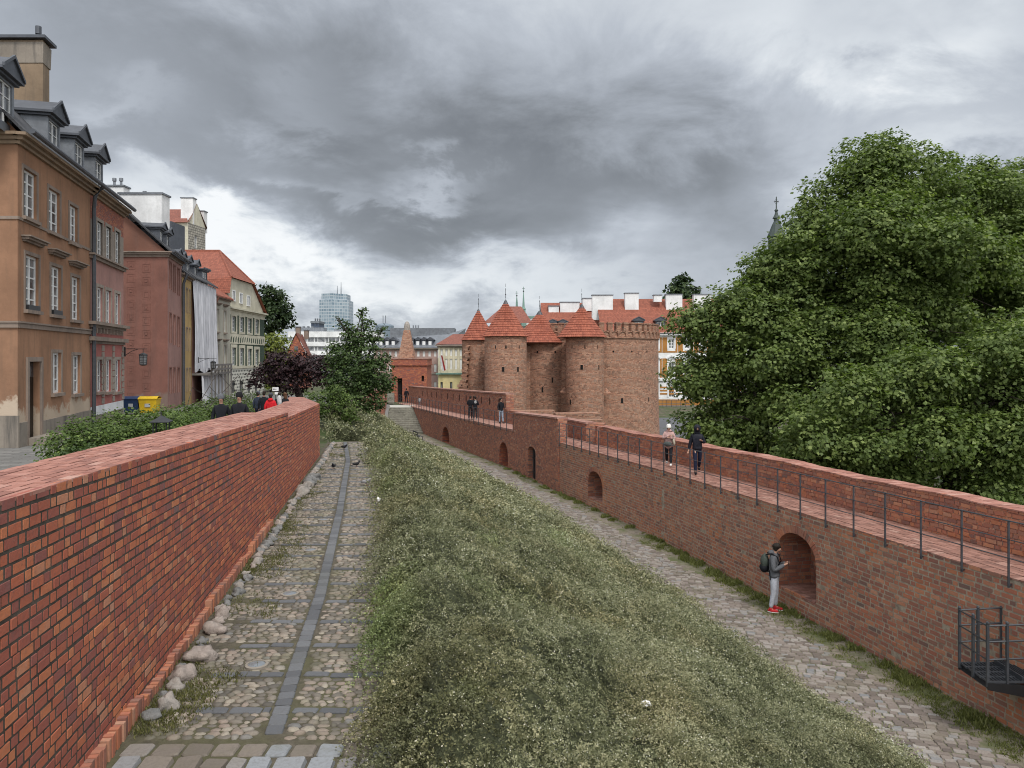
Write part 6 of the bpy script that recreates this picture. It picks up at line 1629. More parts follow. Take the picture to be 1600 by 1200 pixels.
# ---- cotoneaster bank
def bump2(x, y): return (noise.noise(Vector((x * .5, y * .42, 3))) * .42 + noise.noise(Vector((x * 1.5 + y * .5, y * 1.0, 9))) * .30 + noise.noise(Vector((x * 3.6, y * 3.2, 5))) * .09)
def xl(Y): return PR(Y) if Y < 38.5 else SB(Y) + .5
def bank_top(x, Y):
    a, b = xl(Y), RPL(Y); e = min(max(x - a, 0), max(b - x, 0)); k = 1 - math.exp(-max(e, 0) / .32)
    far = max(.45, 1 - Y / 90)
    kl = 1 - math.exp(-(max(x - a - .3, 0) / .35) ** 1.5); hump = .72 * kl * math.exp(-max(x - a - 1.0, 0) / 2.4)
    return bankz(x, Y) + (.16 + .46 * k * far) + hump * far + bump2(x, Y) * (.3 + .9 * k) * far
def groundcover():
    g = MB(); nx = 44; ys = [4.6 + i * .29333 for i in range(60)] + [22.2 + i * .8 for i in range(63)]
    for Y in ys:
        a, b = xl(Y) + .36 + max(0, Y - 10) * .022, RPL(Y) + .02
        for i in range(nx + 1):
            t = i / nx; x = lerp(a, b, t); z = bank_top(x, Y) - .07
            if i in (0, nx): z = bankz(x, Y) - .1
            g.v.append((x, Y, z))
    for j in range(len(ys) - 1):
        for i in range(nx): k = j * (nx + 1) + i; g.f.append((k, k + 1, k + nx + 2, k + nx + 1))
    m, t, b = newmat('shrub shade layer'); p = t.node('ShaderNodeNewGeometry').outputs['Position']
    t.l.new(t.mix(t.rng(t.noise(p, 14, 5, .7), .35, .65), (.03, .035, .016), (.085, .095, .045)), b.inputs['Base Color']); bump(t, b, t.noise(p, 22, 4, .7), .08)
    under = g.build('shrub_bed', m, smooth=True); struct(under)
    Vs, Rs = [], []
    for (y0, y1, ntw, nlf, ls, tl) in ((4.9, 11, 15500, 44, .026, .58), (11, 18, 10500, 36, .037, .78), (18, 30, 9500, 26, .058, .9), (30, 71, 9500, 16, .10, 1.1)):
        Y = np.sqrt(RNG.uniform(0, 1, ntw)) * 0 + RNG.uniform(y0, y1, ntw)
        if y0 > 25: Y = y0 + (y1 - y0) * RNG.uniform(0, 1, ntw) ** 1.25
        T = RNG.uniform(-.01, 1.01, ntw); kz = RNG.random(ntw) < .14; T[kz] = RNG.choice([0, 1], kz.sum()) + RNG.normal(size=kz.sum()) * .012
        P = np.empty((ntw, 3)); side = np.empty(ntw); mound = np.empty(ntw)
        for i in range(ntw):
            a, b = xl(Y[i]) + .48 + max(0, Y[i] - 10) * .022, RPL(Y[i]); x = a + (b - a) * T[i]; P[i] = (x, Y[i], bank_top(x, Y[i]) - .05); side[i] = T[i]
            mound[i] = noise.noise(Vector((x * .9, Y[i] * .9, 20)))
        if y0 < 20: P[:, 2] -= 0
        az = np.where(side < .30, PI + .45 + RNG.normal(size=ntw) * .25, RNG.normal(size=ntw) * .5 - .9) + mound * 3.0
        H = np.stack([np.cos(az), np.sin(az) - .25, np.zeros(ntw)], 1); H = unit(H)
        fil = RNG.random(ntw) < .38; H[fil] = unit(np.stack([RNG.normal(size=fil.sum()), RNG.normal(size=fil.sum()), np.zeros(fil.sum())], 1))
        ln = tl * RNG.uniform(.5, 1.25, ntw) * np.where(fil, .55, 1); hh = tl * RNG.uniform(.10, .42, ntw)
        J = np.repeat(np.arange(ntw), nlf); tt = RNG.uniform(.03, 1, len(J))
        drop = np.where(side < .12, .75, np.where(side > .93, .5, .16))
        Q = P[J] + H[J] * (ln[J] * tt)[:, None]; Q[:, 2] += hh[J] * np.sin(PI * tt * .85) - (drop * ln)[J] * tt ** 2
        Q += RNG.normal(size=Q.shape) * ls * .35
        L = ls * RNG.uniform(.6, 1.3, len(J)); N = unit(rdir(len(J)) * .85 + np.array([0, -.1, .7])); D = unit(H[J] * .7 + rdir(len(J)) * .9); D = unit(D - N * (D * N).sum(1, keepdims=True))
        tint = np.clip(.45 + RNG.normal(size=ntw) * .17 + mound * .35, .02, .93); rn = np.clip(tint[J] + (tt - .45) * .35 + RNG.normal(size=len(J)) * .12, .01, .955)
        pale = (RNG.random(ntw) < .10)[J]; rn = np.where(pale & (rn < .9), np.clip(rn + .3, 0, .92), rn); fl = RNG.random(len(J)) < (.022 + .02 * (mound[J] > .15) + .12 * pale); rn[fl] = .99; L[fl] *= .66
        Vs.append(kites(Q, D, N, L, L * .55)); Rs.append(rn)
        # dry bare stems
        k = RNG.random(ntw) < .3; Pk, Hk, lk, hk = P[k], H[k], ln[k], hh[k]; pa = Pk; pb = Pk + Hk * (lk * 1.05)[:, None]; pb[:, 2] += hk * .5
        Vs.append(kites(pa, unit(pb - pa), unit(rdir(len(pa)) * .2 + np.array([0, 0, 1.0])), np.linalg.norm(pb - pa, axis=1), np.full(len(pa), ls * .16))); Rs.append(np.full(len(pa), .30 + .3 * RNG.random()))
    mt = leafmat('cotoneaster leaf', (.036, .041, .021), (.142, .153, .080), (.32, .32, .20), .12, .6, .2, extra=(.62, .62, .55))
    # slow colour drift between fresh and dry patches
    o = npmesh('ground_cover', np.concatenate(Vs), 4, mt, np.concatenate(Rs)); stuff(o, 'thick grey green creeping shrub with tiny white flowers covering the bank between the two paths', 'ground cover')
    t = NT(mt.node_tree); b = t.n['Principled BSDF']; p = t.node('ShaderNodeNewGeometry').outputs['Position']; src = b.inputs['Base Color'].links[0].from_socket
    n = t.noise(p, .5, 4, .6); c = t.mix(t.m('MULTIPLY', t.rng(n, .48, .66), .8), src, (1.15, 1.0, .88), 'MULTIPLY'); c = t.mix(t.m('MULTIPLY', t.rng(t.noise(p, .33, 3), .58, .70), .7), c, (.9, 1.2, .65), 'MULTIPLY'); t.l.new(c, b.inputs['Base Color'])
groundcover()
def tufts(name, label, pts, h, mat, per=14, w=.012):
    P = np.repeat(np.array(pts), per, 0); n = len(P); P[:, :2] += RNG.normal(size=(n, 2)) * .05
    D = unit(np.stack([RNG.normal(size=n) * .45, RNG.normal(size=n) * .45, np.ones(n)], 1)); N = unit(np.cross(D, rdir(n)))
    L = h * RNG.uniform(.5, 1.4, n) ; V = kites(P, D, N, L, np.full(n, w) * RNG.uniform(.7, 1.6, n) , 0); return V, np.clip(.5 + RNG.normal(size=n) * .25, .01, .92)
def grass():
    rs = random.Random(12); pts = []
    for _ in range(4200):
        Y = 9.5 + (68 - 9.5) * rs.random() ** 1.7; e = rs.random() ** 1.6; x = WR(Y) - .04 - e * .9
        dens = noise.noise(Vector((x * .8, Y * .35, 1))) + .42 - e * .25 + (.25 if e < .2 else 0) - max(0, (Y - 16)) * .012
        if rs.random() < dens * 1.15: pts.append((x, Y, zR(Y) + .01))
    V, R = tufts('g', '', pts, .05, None, per=16, w=.013)
    p2 = []
    for k in range(60): Y = 10 + 40 * rs.random() ** 1.5; c = WR(Y) - .12 - .3 * rs.random(); p2 += [(c + rs.gauss(0, .1), Y + rs.gauss(0, .14), zR(Y)) for _ in range(9)]
    V2, R2 = tufts('g', '', p2, .13, None, per=16, w=.03)
    o = npmesh('grass', np.concatenate([V, V2]), 4, leafmat('verge grass', (.075, .085, .028), (.14, .155, .05), (.24, .25, .10), .35), np.concatenate([R, R2])); stuff(o, 'uneven grass and weeds along the foot of the right town wall', 'grass')
    pts = []
    for _ in range(3600):
        Y = 7.8 + 29 * rs.random() ** 1.3; e = rs.random() ** 1.5; x = WL(Y) + .15 + e * .9
        if noise.noise(Vector((x * 1.2, Y * .6, 5))) + .35 - e * .5 > rs.random() * .6: pts.append((x, Y, zL(Y) + .02))
    V, R = tufts('g', '', pts, .045, None, per=16, w=.010)
    o = npmesh('moss', V, 4, leafmat('mossy tuft', (.06, .065, .022), (.11, .115, .04), (.18, .17, .07), .15), R); stuff(o, 'thin moss and short grass between cobbles near the left wall', 'moss')
grass()
def boulders():
    rs = random.Random(40); Y = 8.3; k = 0
    big = {0: (.17, 'pale boulder with a white patch at the lowest visible foot of the left wall'), 3: (.20, 'round speckled granite boulder, second large one from the near end of the left wall'), 5: (.24, 'largest pinkish grey boulder, cracked on its right side, at the left wall foot')}
    labels = 'rounded grey fieldstone in the row along the foot of the left brick wall'
    sizes = [(8.15, .10), (8.4, .12), (8.65, .07), (8.9, .09), (9.2, .15), (9.5, .07), (9.8, .16), (10.1, .08), (10.4, .07), (10.8, .12), (11.2, .08), (11.45, .11), (11.7, .10), (12.0, .07), (12.3, .07), (12.6, .11), (12.9, .09), (13.2, .07), (13.5, .09), (13.8, .07)]
    y = 14.2
    while y < 37.5:
        r = rs.uniform(.06, .10)
        if 22.2 < y < 25.5: r = rs.uniform(.15, .21)
        elif y > 25.5: r = rs.uniform(.07, .13)
        sizes.append((y, r)); y += r * rs.uniform(2.0, 2.7)
    for i, (y, r) in enumerate(sizes):
        g = MB(); x = WL(y) + .15 + r * .8 + rs.uniform(-.02, .08); g.ball((0, 0, 0), (r * rs.uniform(.85, 1.15), r * rs.uniform(.9, 1.3), r * rs.uniform(.7, .95)), 14, 9, .75, rs.uniform(0, 3), seed=i + 1)
        o = g.build('boulder', (M_STONE2 if i in (4, 6, 9) else [M_STONE, M_STONE2, M_STONE3][rs.randrange(3)]), smooth=True); o.location = (x, y, zL(y) + r * .38); o.rotation_euler = (rs.uniform(-.3, .3), rs.uniform(-.3, .3), rs.uniform(0, 6))
        if i == 6: tag(o, 'round speckled grey boulder, the second largest near the lower end of the left wall', 'boulder', 'stones along the left wall')
        elif i == 9: tag(o, 'largest near boulder, pinkish grey and blunt, where the brick plinth steps up', 'boulder', 'stones along the left wall')
        elif i == 0: tag(o, 'pale stone lowest in the row, beside the granite kerb of the cobbled path', 'boulder', 'stones along the left wall')
        elif r > .165: tag(o, 'large grey boulder midway along the foot of the left brick wall', 'boulder', 'stones along the left wall')
        else: tag(o, labels, 'boulder', 'stones along the left wall')
M_STONE2 = plain('pink granite', (.30, .255, .225), .9, .45, 8, .02, col2=(.42, .36, .32)); M_STONE3 = plain('dark basalt', (.19, .19, .185), .85, .4, 6, .02)
boulders()
# ================================================================== people, birds, street furniture
SKINQ = []
def skin_obj(name, V, E, Rd, mat, parent, sub=2, root=0):
    me = bpy.data.meshes.new(name); me.from_pydata([tuple(v) for v in V], E, []); o = bpy.data.objects.new(name, me); COL.objects.link(o); o.parent = parent
    md = o.modifiers.new('Skin', 'SKIN'); md.use_smooth_shade = True
    sv = me.skin_vertices[0].data
    for i, r in enumerate(Rd): sv[i].radius = r if isinstance(r, tuple) else (r, r); sv[i].use_root = (i == root)
    s = o.modifiers.new('Sub', 'SUBSURF'); s.levels = sub; s.render_levels = sub
    me.materials.append(mat); SKINQ.append(o); return o
def bake_skins():
    dg = bpy.context.evaluated_depsgraph_get()
    for o in SKINQ:
        me = bpy.data.meshes.new_from_object(o.evaluated_get(dg)); o.modifiers.clear(); old = o.data; o.data = me; bpy.data.meshes.remove(old)
        me.polygons.foreach_set('use_smooth', [True] * len(me.polygons))
CL = {}
def cloth(name, col, rough=.9): return plain(name, col, rough, .3, 26, .006, .15)
M_SKIN = plain('skin', (.42, .24, .17), .55, .1, 30, 0); M_HAIRD = plain('dark hair', (.02, .014, .01), .7, .4, 60, .004); M_HAIRB = plain('brown hair', (.09, .045, .022), .7, .4, 60, .004)
def person(label, x, y, z, H, rz, top, legs, shoe, pose=None, hair='short', hat=None, hood=None, long_coat=0, puffy=1.0, wide=1.0, fingers=False, hairmat=None, sole=None):
    """local frame: faces -y, its left is +x"""
    root = thing('person', label, 'person', (x, y, z), rz); root['placed'] = 1; s = H / 1.75
    J = dict(pel=(0, 0, .95), spi=(0, .01, 1.13), che=(0, .01, 1.32), nek=(0, .015, 1.48), hb=(0, -.01, 1.56), hm=(0, -.015, 1.63), ht=(0, -.005, 1.70))
    for k, q in (('L', 1), ('R', -1)):
        J.update({'sh' + k: (q * .165, .01, 1.385), 'el' + k: (q * .235, .04, 1.13), 'wr' + k: (q * .24, -.04, .89), 'hi' + k: (q * .09, 0, .91), 'kn' + k: (q * .10, -.02, .5), 'an' + k: (q * .105, .03, .09)})
    J.update(pose or {})
    J = {k: Vector(v) * s for k, v in J.items()}; w = wide
    for k in 'LR': J['to' + k] = J['an' + k] + Vector((0, -.13, -.055)) * s if 'to' + k not in J else J['to' + k]
    hd = {}
    for k in 'LR':
        d = (J['wr' + k] - J['el' + k]).normalized(); J['ha' + k] = J['wr' + k] + d * .085 * s; hd[k] = d
    names = ['pel', 'spi', 'che', 'nek', 'hb', 'hm', 'ht', 'shL', 'elL', 'wrL', 'haL', 'shR', 'elR', 'wrR', 'haR', 'hiL', 'knL', 'anL', 'toL', 'hiR', 'knR', 'anR', 'toR']
    rad = dict(pel=(.12 * w, .09), spi=(.11 * w, .085), che=(.12 * w, .09), nek=.05, hb=(.062, .07), hm=(.074, .088), ht=(.05, .06), sh=.05, el=.038, wr=.026, ha=(.03, .018), hi=.075, kn=.05, an=.035, to=.03)
    idx = {n: i for i, n in enumerate(names)}; E = [('pel', 'spi'), ('spi', 'che'), ('che', 'nek'), ('nek', 'hb'), ('hb', 'hm'), ('hm', 'ht')]
    for k in 'LR': E += [('che', 'sh' + k), ('sh' + k, 'el' + k), ('el' + k, 'wr' + k), ('wr' + k, 'ha' + k), ('pel', 'hi' + k), ('hi' + k, 'kn' + k), ('kn' + k, 'an' + k), ('an' + k, 'to' + k)]
    V = [J[n] for n in names]; Rr = []
    for n in names:
        r = rad.get(n, rad.get(n[:2])); Rr.append(tuple(q * s for q in r) if isinstance(r, tuple) else (r * s, r * s))
    E = [(idx[a], idx[b]) for a, b in E]
    fw = (J['hm'] - J['hb']); face = Vector((0, -1, 0)); face = (face - fw.normalized() * face.dot(fw.normalized())).normalized()
    V.append(J['hm'] + face * .105 * s - fw.normalized() * .01 * s); Rr.append((.012 * s, .012 * s)); E.append((idx['hm'], len(V) - 1))
    if fingers:
        for k, q in (('L', 1), ('R', -1)):
            d = hd[k]; sd_ = d.cross(Vector((0, 0, 1))).normalized() if abs(d.z) < .9 else Vector((1, 0, 0)); cur = Vector((0, 0, -1)) if abs(d.z) < .8 else Vector((0, -1, 0))
            for f_, (o, l) in enumerate(((-.027, .06), (-.009, .07), (.009, .066), (.027, .052))):
                a = J['ha' + k] + sd_ * o * s; i0 = len(V); b = a + (d * .6 * l + cur * .012) * s; c = b + (d * .35 * l + cur * .03) * s
                V += [b, c]; Rr += [(.009 * s, .009 * s), (.007 * s, .007 * s)]; E += [(idx['ha' + k], i0), (i0, i0 + 1)]
            a = J['wr' + k].lerp(J['ha' + k], .45) - sd_ * .035 * s * q; V += [a, a + d * .04 * s]; Rr += [(.011 * s, .011 * s), (.009 * s, .009 * s)]; E += [(idx['wr' + k], len(V) - 2), (len(V) - 2, len(V) - 1)]
    skin_obj('body', V, E, Rr, M_SKIN, root, 1 if not fingers else 1)
    # jacket
    p = puffy; low = J['pel'] + Vector((0, 0, -.11 - long_coat)) * s
    jn = ['pel', 'spi', 'che', 'shL', 'elL', 'wrL', 'shR', 'elR', 'wrR']; jr = [(.165 * w * p, .125 * p), (.155 * w * p, .12 * p), (.15 * w * p, .12 * p), (.066 * p,) * 2, (.058 * p,) * 2, (.045 * p,) * 2, (.066 * p,) * 2, (.06 * p,) * 2, (.045 * p,) * 2]
    V = [J[n] for n in jn] + [low, J['che'].lerp(J['nek'], .55), J['nek'] + Vector((0, 0, .02)) * s]; jr += [(.165 * w * p, .13 * p), (.11 * p, .085 * p), (.068, .068)]
    E = [(0, 1), (1, 2), (2, 3), (3, 4), (4, 5), (2, 6), (6, 7), (7, 8), (0, 9), (2, 10), (10, 11)]
    skin_obj('jacket', V, E, [tuple(q * s for q in r) for r in jr], top, root, 2, root=1)
    V = [J['pel'] + Vector((0, 0, -.02)) * s]; E = []; Rr = [(.11 * w, .09)]
    for k in 'LR':
        i = len(V); V += [J['hi' + k] - Vector((0, 0, .09)) * s, J['kn' + k], J['an' + k] + Vector((0, 0, .02)) * s]; Rr += [(.095 * w, .095), (.068 * w, .07), (.055, .058)]; E += [(0, i), (i, i + 1), (i + 1, i + 2)]
    skin_obj('trousers', V, E, [tuple(q * s for q in r) for r in Rr], legs, root, 2)
    for k in 'LR':
        a = J['an' + k]; d = (J['to' + k] - a); d = Vector((d.x, d.y, 0)).normalized(); c = a + d * .055 * s; c.z = a.z - .045 * s
        g = MB(); th = math.atan2(d.x, -d.y) * -1; g.ball((c.x, c.y, c.z), (.048 * s, .135 * s, .05 * s), 12, 7, rz=-th if False else math.atan2(-d.x, d.y)); g.ball((a.x, a.y, a.z - .01), (.046 * s, .05 * s, .055 * s), 10, 6)
        sh = g.build('shoe', shoe, root, smooth=True)
        if sole: g = MB(); g.ball((c.x, c.y, c.z - .03 * s), (.053 * s, .142 * s, .022 * s), 12, 5, rz=math.atan2(-d.x, d.y)); g.build('sole', sole, sh, smooth=True)
    hc = J['hm'] - face * .012 * s
    if hair:
        g = MB(); g.ball((hc.x - face.x * .01, hc.y - face.y * .018 * s, hc.z + .035 * s), (.088 * s, .105 * s, .09 * s), 14, 9, .25)
        g.ball((hc.x - face.x * .03, hc.y - face.y * .045 * s, hc.z - .02 * s), (.075 * s, .07 * s, .085 * s), 12, 8, .3)
        if hair == 'long': g.ball((hc.x, hc.y + .055 * s, hc.z - .09 * s), (.085 * s, .06 * s, .15 * s), 12, 8, .2)
        g.build('hair', hairmat or M_HAIRD, root, smooth=True)
    if hat:
        g = MB(); c = hc; g.lathe((c.x, c.y, c.z), [(.098 * s, .0), (.103 * s, .035 * s), (.1 * s, .05 * s), (.098 * s, .07 * s), (.082 * s, .12 * s), (.05 * s, .15 * s), (0, .16 * s)], 16, ry=1.12); g.build('beanie', hat, root, smooth=True)
    if hood:
        g = MB(); up_, on = hood if isinstance(hood, tuple) else (top, hood)
        if on == 'up':
            for k in range(9):
                a = -1.15 + 2.3 * k / 8
            n, m = 20, 10; i0 = len(g.v)
            for i in range(m + 1):
                ph = PI * .12 + (PI - PI * .12) * i / m
                for j in range(n): th = 2 * PI * j / n; r = .128 * s; g.v.append((hc.x + r * math.sin(ph) * math.cos(th), hc.y - math.cos(ph) * r * 1.12 + .0, hc.z + .01 * s + r * 1.18 * math.sin(ph) * math.sin(th)))
            for i in range(m):
                for j in range(n): g.f.append((i0 + i * n + j, i0 + i * n + (j + 1) % n, i0 + (i + 1) * n + (j + 1) % n, i0 + (i + 1) * n + j))
            g.ball((J['nek'].x, J['nek'].y + .02 * s, J['nek'].z + .0), (.11 * s, .10 * s, .07 * s), 12, 6)
        else: g.ball((J['nek'].x, J['nek'].y + .06 * s, J['nek'].z - .01 * s), (.125 * s, .085 * s, .075 * s), 14, 7, .2)
        g.build('hood', up_, root, smooth=True)
    for q in (-1, 1):
        g = MB(); c = J['hm'] + face * .083 * s + Vector((q * .03 * s, 0, .012 * s)); g.ball(c, .010 * s, 6, 4); g.build('eye', M_BLACK, root)
    g = MB(); c = J['hm'] + face * .088 * s - Vector((0, 0, .045 * s)); g.ball(c, (.022 * s, .008 * s, .006 * s), 8, 4); g.build('mouth', plain('lips', (.25, .08, .07), .6, .1, 9, 0), root)
    return root, J
black = cloth('black coat cloth', (.013, .014, .018), .75); navy = cloth('navy jeans', (.014, .018, .038)); pink = cloth('dusty pink quilted coat', (.42, .27, .25), .7)
walkL = dict(knL=(.09, -.14, .52), anL=(.09, -.24, .12), knR=(-.09, .03, .5), anR=(-.09, .22, .16))
walkR = dict(knR=(-.09, -.14, .52), anR=(-.09, -.2, .1), knL=(.09, .06, .5), anL=(.09, .26, .2))
def wk(px, py): t = (py - HY) / F; Y = 3.65 / (t - .019); return PX(px, Y), Y, zW(Y) + .015
x, y, z = wk(1045, 728.5)
r, J = person('walker in pink coat and white beanie on the near walkway, looking down', x, y, z, 1.60, math.radians(-14), pink, black, plain('white trainers', (.7, .7, .68), .6, .1, 20, 0),
              dict(walkL, wrL=(.06, -.2, 1.2), elL=(.25, -.04, 1.14), wrR=(.02, -.2, 1.27), elR=(-.24, -.05, 1.15), hb=(0, -.04, 1.55), hm=(0, -.075, 1.60), ht=(0, -.09, 1.67)), hat=cloth('white wool', (.72, .71, .66)), hood=(pink, 'down'), long_coat=.16, puffy=1.18, fingers=True)
g = MB(); g.ball((.2, -.16, .93), (.055, .1, .13), 12, 8, .4); g.tube([(.2, -.16, 1.03), (.14, -.17, 1.18), (.1, -.19, 1.22)], .012, 6); o = g.build('tote_bag', cloth('beige bag cloth', (.36, .32, .25)), smooth=True); o.location = (x, y, z); o.rotation_euler = (0, 0, math.radians(-14)); tag(o, 'beige tote bag hanging from the arm of the walker in pink', 'bag')
g = MB(); g.ball((-.03, -.2, .86), (.17, .06, .09), 14, 8, .2); g.tube([(-.16, -.14, .9), (-.17, -.02, 1.2), (0, .1, 1.36), (.14, -.05, 1.2)], .012, 6); o = g.build('waist_bag', cloth('grey green bag', (.07, .08, .075)), smooth=True); o.location = (x, y, z); o.rotation_euler = (0, 0, math.radians(-14)); tag(o, 'grey shoulder bag carried in front of the pink coat', 'bag')
x, y, z = wk(1089.5, 741)
quilt = cloth('black quilted nylon', (.012, .013, .02), .5)
r, J = person('walker with black hood up and navy trousers on the near walkway, hand at chest', x, y, z, 1.71, math.radians(-6), quilt, navy, black,
              dict(walkR, wrL=(.13, -.2, 1.22), elL=(.25, -.02, 1.12), wrR=(-.3, .02, .88)), hood=(quilt, 'up'), puffy=1.2, hair=None, fingers=True)
x, y, z = wk(783, 662)
person('man in black jacket and pale blue jeans just left of the raised block', x, y, z, 1.77, math.radians(35), black, cloth('pale blue jeans', (.30, .37, .46)), black, dict(wrL=(.18, -.2, 1.05), anL=(.13, -.05, .09)), fingers=False)
for px, rz, lab, dx in ((735, 175, 'left one of a pair in black leaning together by the loopholed parapet', 0), (742.5, 192, 'right one of the pair in black, with a round white emblem on the back', .12)):
    x, y, z = wk(px, 656 + dx * 8); r, J = person(lab, x, y, z, 1.78, math.radians(rz), black, cloth('charcoal trousers', (.03, .03, .035)), plain('grey trainers', (.3, .3, .3), .7), dict(wrL=(.14, -.25, 1.15), wrR=(-.14, -.25, 1.1)), wide=1.08)
    if dx:
        g = MB(); g.lathe((0, 0, 0), [(.085, 0), (.105, 0), (.105, .01), (.085, .01)], 20); g.box((0, 0, .006), (.04, .13, .012), .3); e = g.build('emblem', plain('white print', (.6, .6, .6), .8, .1, 9, 0), r); e.rotation_euler = (-PI / 2, 0, 0); e.location = (0, .158, 1.36)
x, y = -11.75, 84.0
r_, J_ = person('distant walker in black with a dark bag near the gate tower door', x, y, zW(y) + .02, 1.7, math.radians(200), black, black, black, walkL)
y = 76.0; x = WR(y) + .55
person('small child in pale grey at the far part of the walkway', x, y, zW(y) + .02, 1.05, math.radians(160), cloth('pale grey knit', (.33, .34, .36)), cloth('grey leggings', (.14, .14, .16)), black)
# man with backpack on the path
Y = 6.45 / ((957 - HY) / F - .0125); x, y, z = PX(1210, Y), Y, zR(Y) + .03
hoodie = cloth('grey hoodie fleece', (.105, .11, .12)); jog = cloth('light grey joggers', (.40, .42, .47)); red = plain('red trainers', (.42, .015, .02), .6, .2, 30, 0)
r, J = person('man in grey hoodie, light joggers and red trainers looking at a phone', x, y, z, 1.82, math.radians(62), hoodie, jog, red,
              dict(wrL=(.07, -.26, 1.24), elL=(.25, -.03, 1.08), wrR=(-.06, -.25, 1.22), elR=(-.25, -.02, 1.08), nek=(0, -.0, 1.48), hb=(0, -.045, 1.55), hm=(0, -.085, 1.60), ht=(0, -.09, 1.68), knL=(.11, -.02, .5), anL=(.13, -.0, .09), knR=(-.10, 0, .5), anR=(-.12, .07, .09)),
              hood=(hoodie, 'down'), puffy=1.15, wide=1.12, fingers=True, sole=plain('white rubber', (.65, .65, .63), .7, .1, 9, 0), hairmat=M_HAIRD)
R_ = Matrix.Rotation(math.radians(62), 4, 'Z')
bp = thing('backpack', 'dark green backpack with black base on the back of the man in grey', 'backpack', (x, y, z), math.radians(62)); bp['placed'] = 1
g = MB(); g.ball((0, .24, 1.26), (.155, .11, .23), 16, 10, .12); g.build('pack', cloth('grey green nylon', (.055, .068, .058), .7), bp, smooth=True)
g = MB(); g.ball((0, .25, 1.12), (.165, .125, .13), 16, 8, .1); g.build('base', black, bp, smooth=True)
for q in (-1, 1): g = MB(); g.tube([(q * .1, .2, 1.48), (q * .135, .05, 1.535), (q * .14, -.1, 1.46), (q * .15, -.15, 1.3), (q * .165, -.02, 1.14), (q * .14, .16, 1.05)], .018, 6); g.tube([(q * .16, .1, 1.1), (q * .175, .07, .85)], .012, 5); g.build('strap', black, bp, smooth=True)
g = MB(); g.box((0, -.36, 1.31), (.075, .012, .15), 0); o = g.build('phone', M_BLACK); o.location = (x, y, z); o.rotation_euler = (0, 0, math.radians(62)); tag(o, 'dark phone held by the man with the backpack', 'phone')
# street people behind the left wall
def st(px, Y): return PX(px, Y), Y, sZ(Y) + .012
for (lab, px, Y, H, rz, top, kw) in (
    ('man in black coat and grey beanie walking behind the left brick wall', 345.5, 23.4, 1.80, 15, black, dict(hat=cloth('grey wool', (.11, .115, .125)))),
    ('bearded man in black coat and black beanie behind the left brick wall', 374, 23.2, 1.86, 5, black, dict(hat=cloth('black wool', (.014, .014, .016)))),
    ('person in bright red hooded jacket seen from behind over the left wall', 423, 31.3, 1.60, 185, cloth('red jacket cloth', (.52, .018, .025)), dict(puffy=1.25, hat=cloth('dark slate wool', (.06, .065, .08)), hood=(cloth('red jacket hood', (.52, .02, .028)), 'down'))),
    ('person in black just left of the one in the red jacket', 412.5, 33.5, 1.66, 190, black, {}),
    ('person in dark blue furthest left of the group around the red jacket', 403.5, 34.5, 1.60, 170, cloth('dark blue coat', (.035, .045, .07)), dict(hat=cloth('slate cap', (.08, .085, .1)))),
    ('person in black behind and right of the red jacket', 436.5, 33.3, 1.60, 200, black, {}),
    ('woman with long brown hair and pale scarf taking a picture at the wall end', 445, 33.6, 1.58, 230, black, dict(hair='long', hairmat=M_HAIRB, pose=dict(wrL=(.1, -.34, 1.4), elL=(.24, -.12, 1.2), wrR=(-.06, -.36, 1.4), elR=(-.22, -.14, 1.2)))),
    ):
    x, y, z = st(px, Y); pose = kw.pop('pose', walkL)
    person(lab, x, y, z, H, math.radians(rz), top, navy, black, pose, **kw)
x, y, z = st(440, 33.0); g = MB(); g.ball((x - .05, y - .12, z + 1.2), (.11, .09, .27), 12, 8, .3); tag(g.build('scarf', cloth('pale grey shawl', (.42, .42, .42)), smooth=True), 'pale grey shawl over the shoulder of the woman taking a picture', 'scarf')
# pigeons
for (px, py, rz, c, lab) in ((538, 703, 70, (.02, .02, .025), 'farthest dark pigeon on the paved strip of the cobbled path'), (521, 734, 0, (.02, .022, .03), 'dark pigeon on the cobbles between strip and left wall'),
                        (557, 731, 130, (.018, .018, .02), 'black pigeon with raised tail right of the paved strip'), (575.5, 729, 100, (.035, .03, .03), 'dark pigeon close to the creeping shrub'), (572, 760, 80, (.28, .28, .29), 'pale grey pigeon nearest to the viewer on the cobbled path')):
    Y = 3.82 / ((py - HY) / F - .013); m = plain('feathers ' + lab[:14], c, .7, .3, 40, 0); root = thing('pigeon', lab, 'bird', (PX(px, Y), Y, zL(Y) + .03), math.radians(rz), 'pigeons on the cobbled path'); root['placed'] = 1
    g = MB(); g.tube([(0, .17, .09), (0, .08, .11), (0, 0, .12), (0, -.07, .14), (0, -.11, .19), (0, -.135, .21), (0, -.16, .215)], [.012, .04, .062, .055, .03, .03, .006], 10); g.hexa([(-.02, .1, .09), (.02, .1, .09), (.035, .24, .07), (-.035, .24, .07), (-.02, .1, .11), (.02, .1, .11), (.035, .24, .08), (-.035, .24, .08)]); g.build('body', m, root, smooth=True)
    for q in (-1, 1): g = MB(); g.ball((q * .05, .04, .125), (.018, .11, .045), 8, 6); g.build('wing', m, root, smooth=True); g = MB(); g.tube([(q * .02, 0, .07), (q * .02, -.01, .0), (q * .02, -.04, -.0)], .006, 5); g.build('leg', plain('pigeon leg', (.3, .1, .08), .7), root)
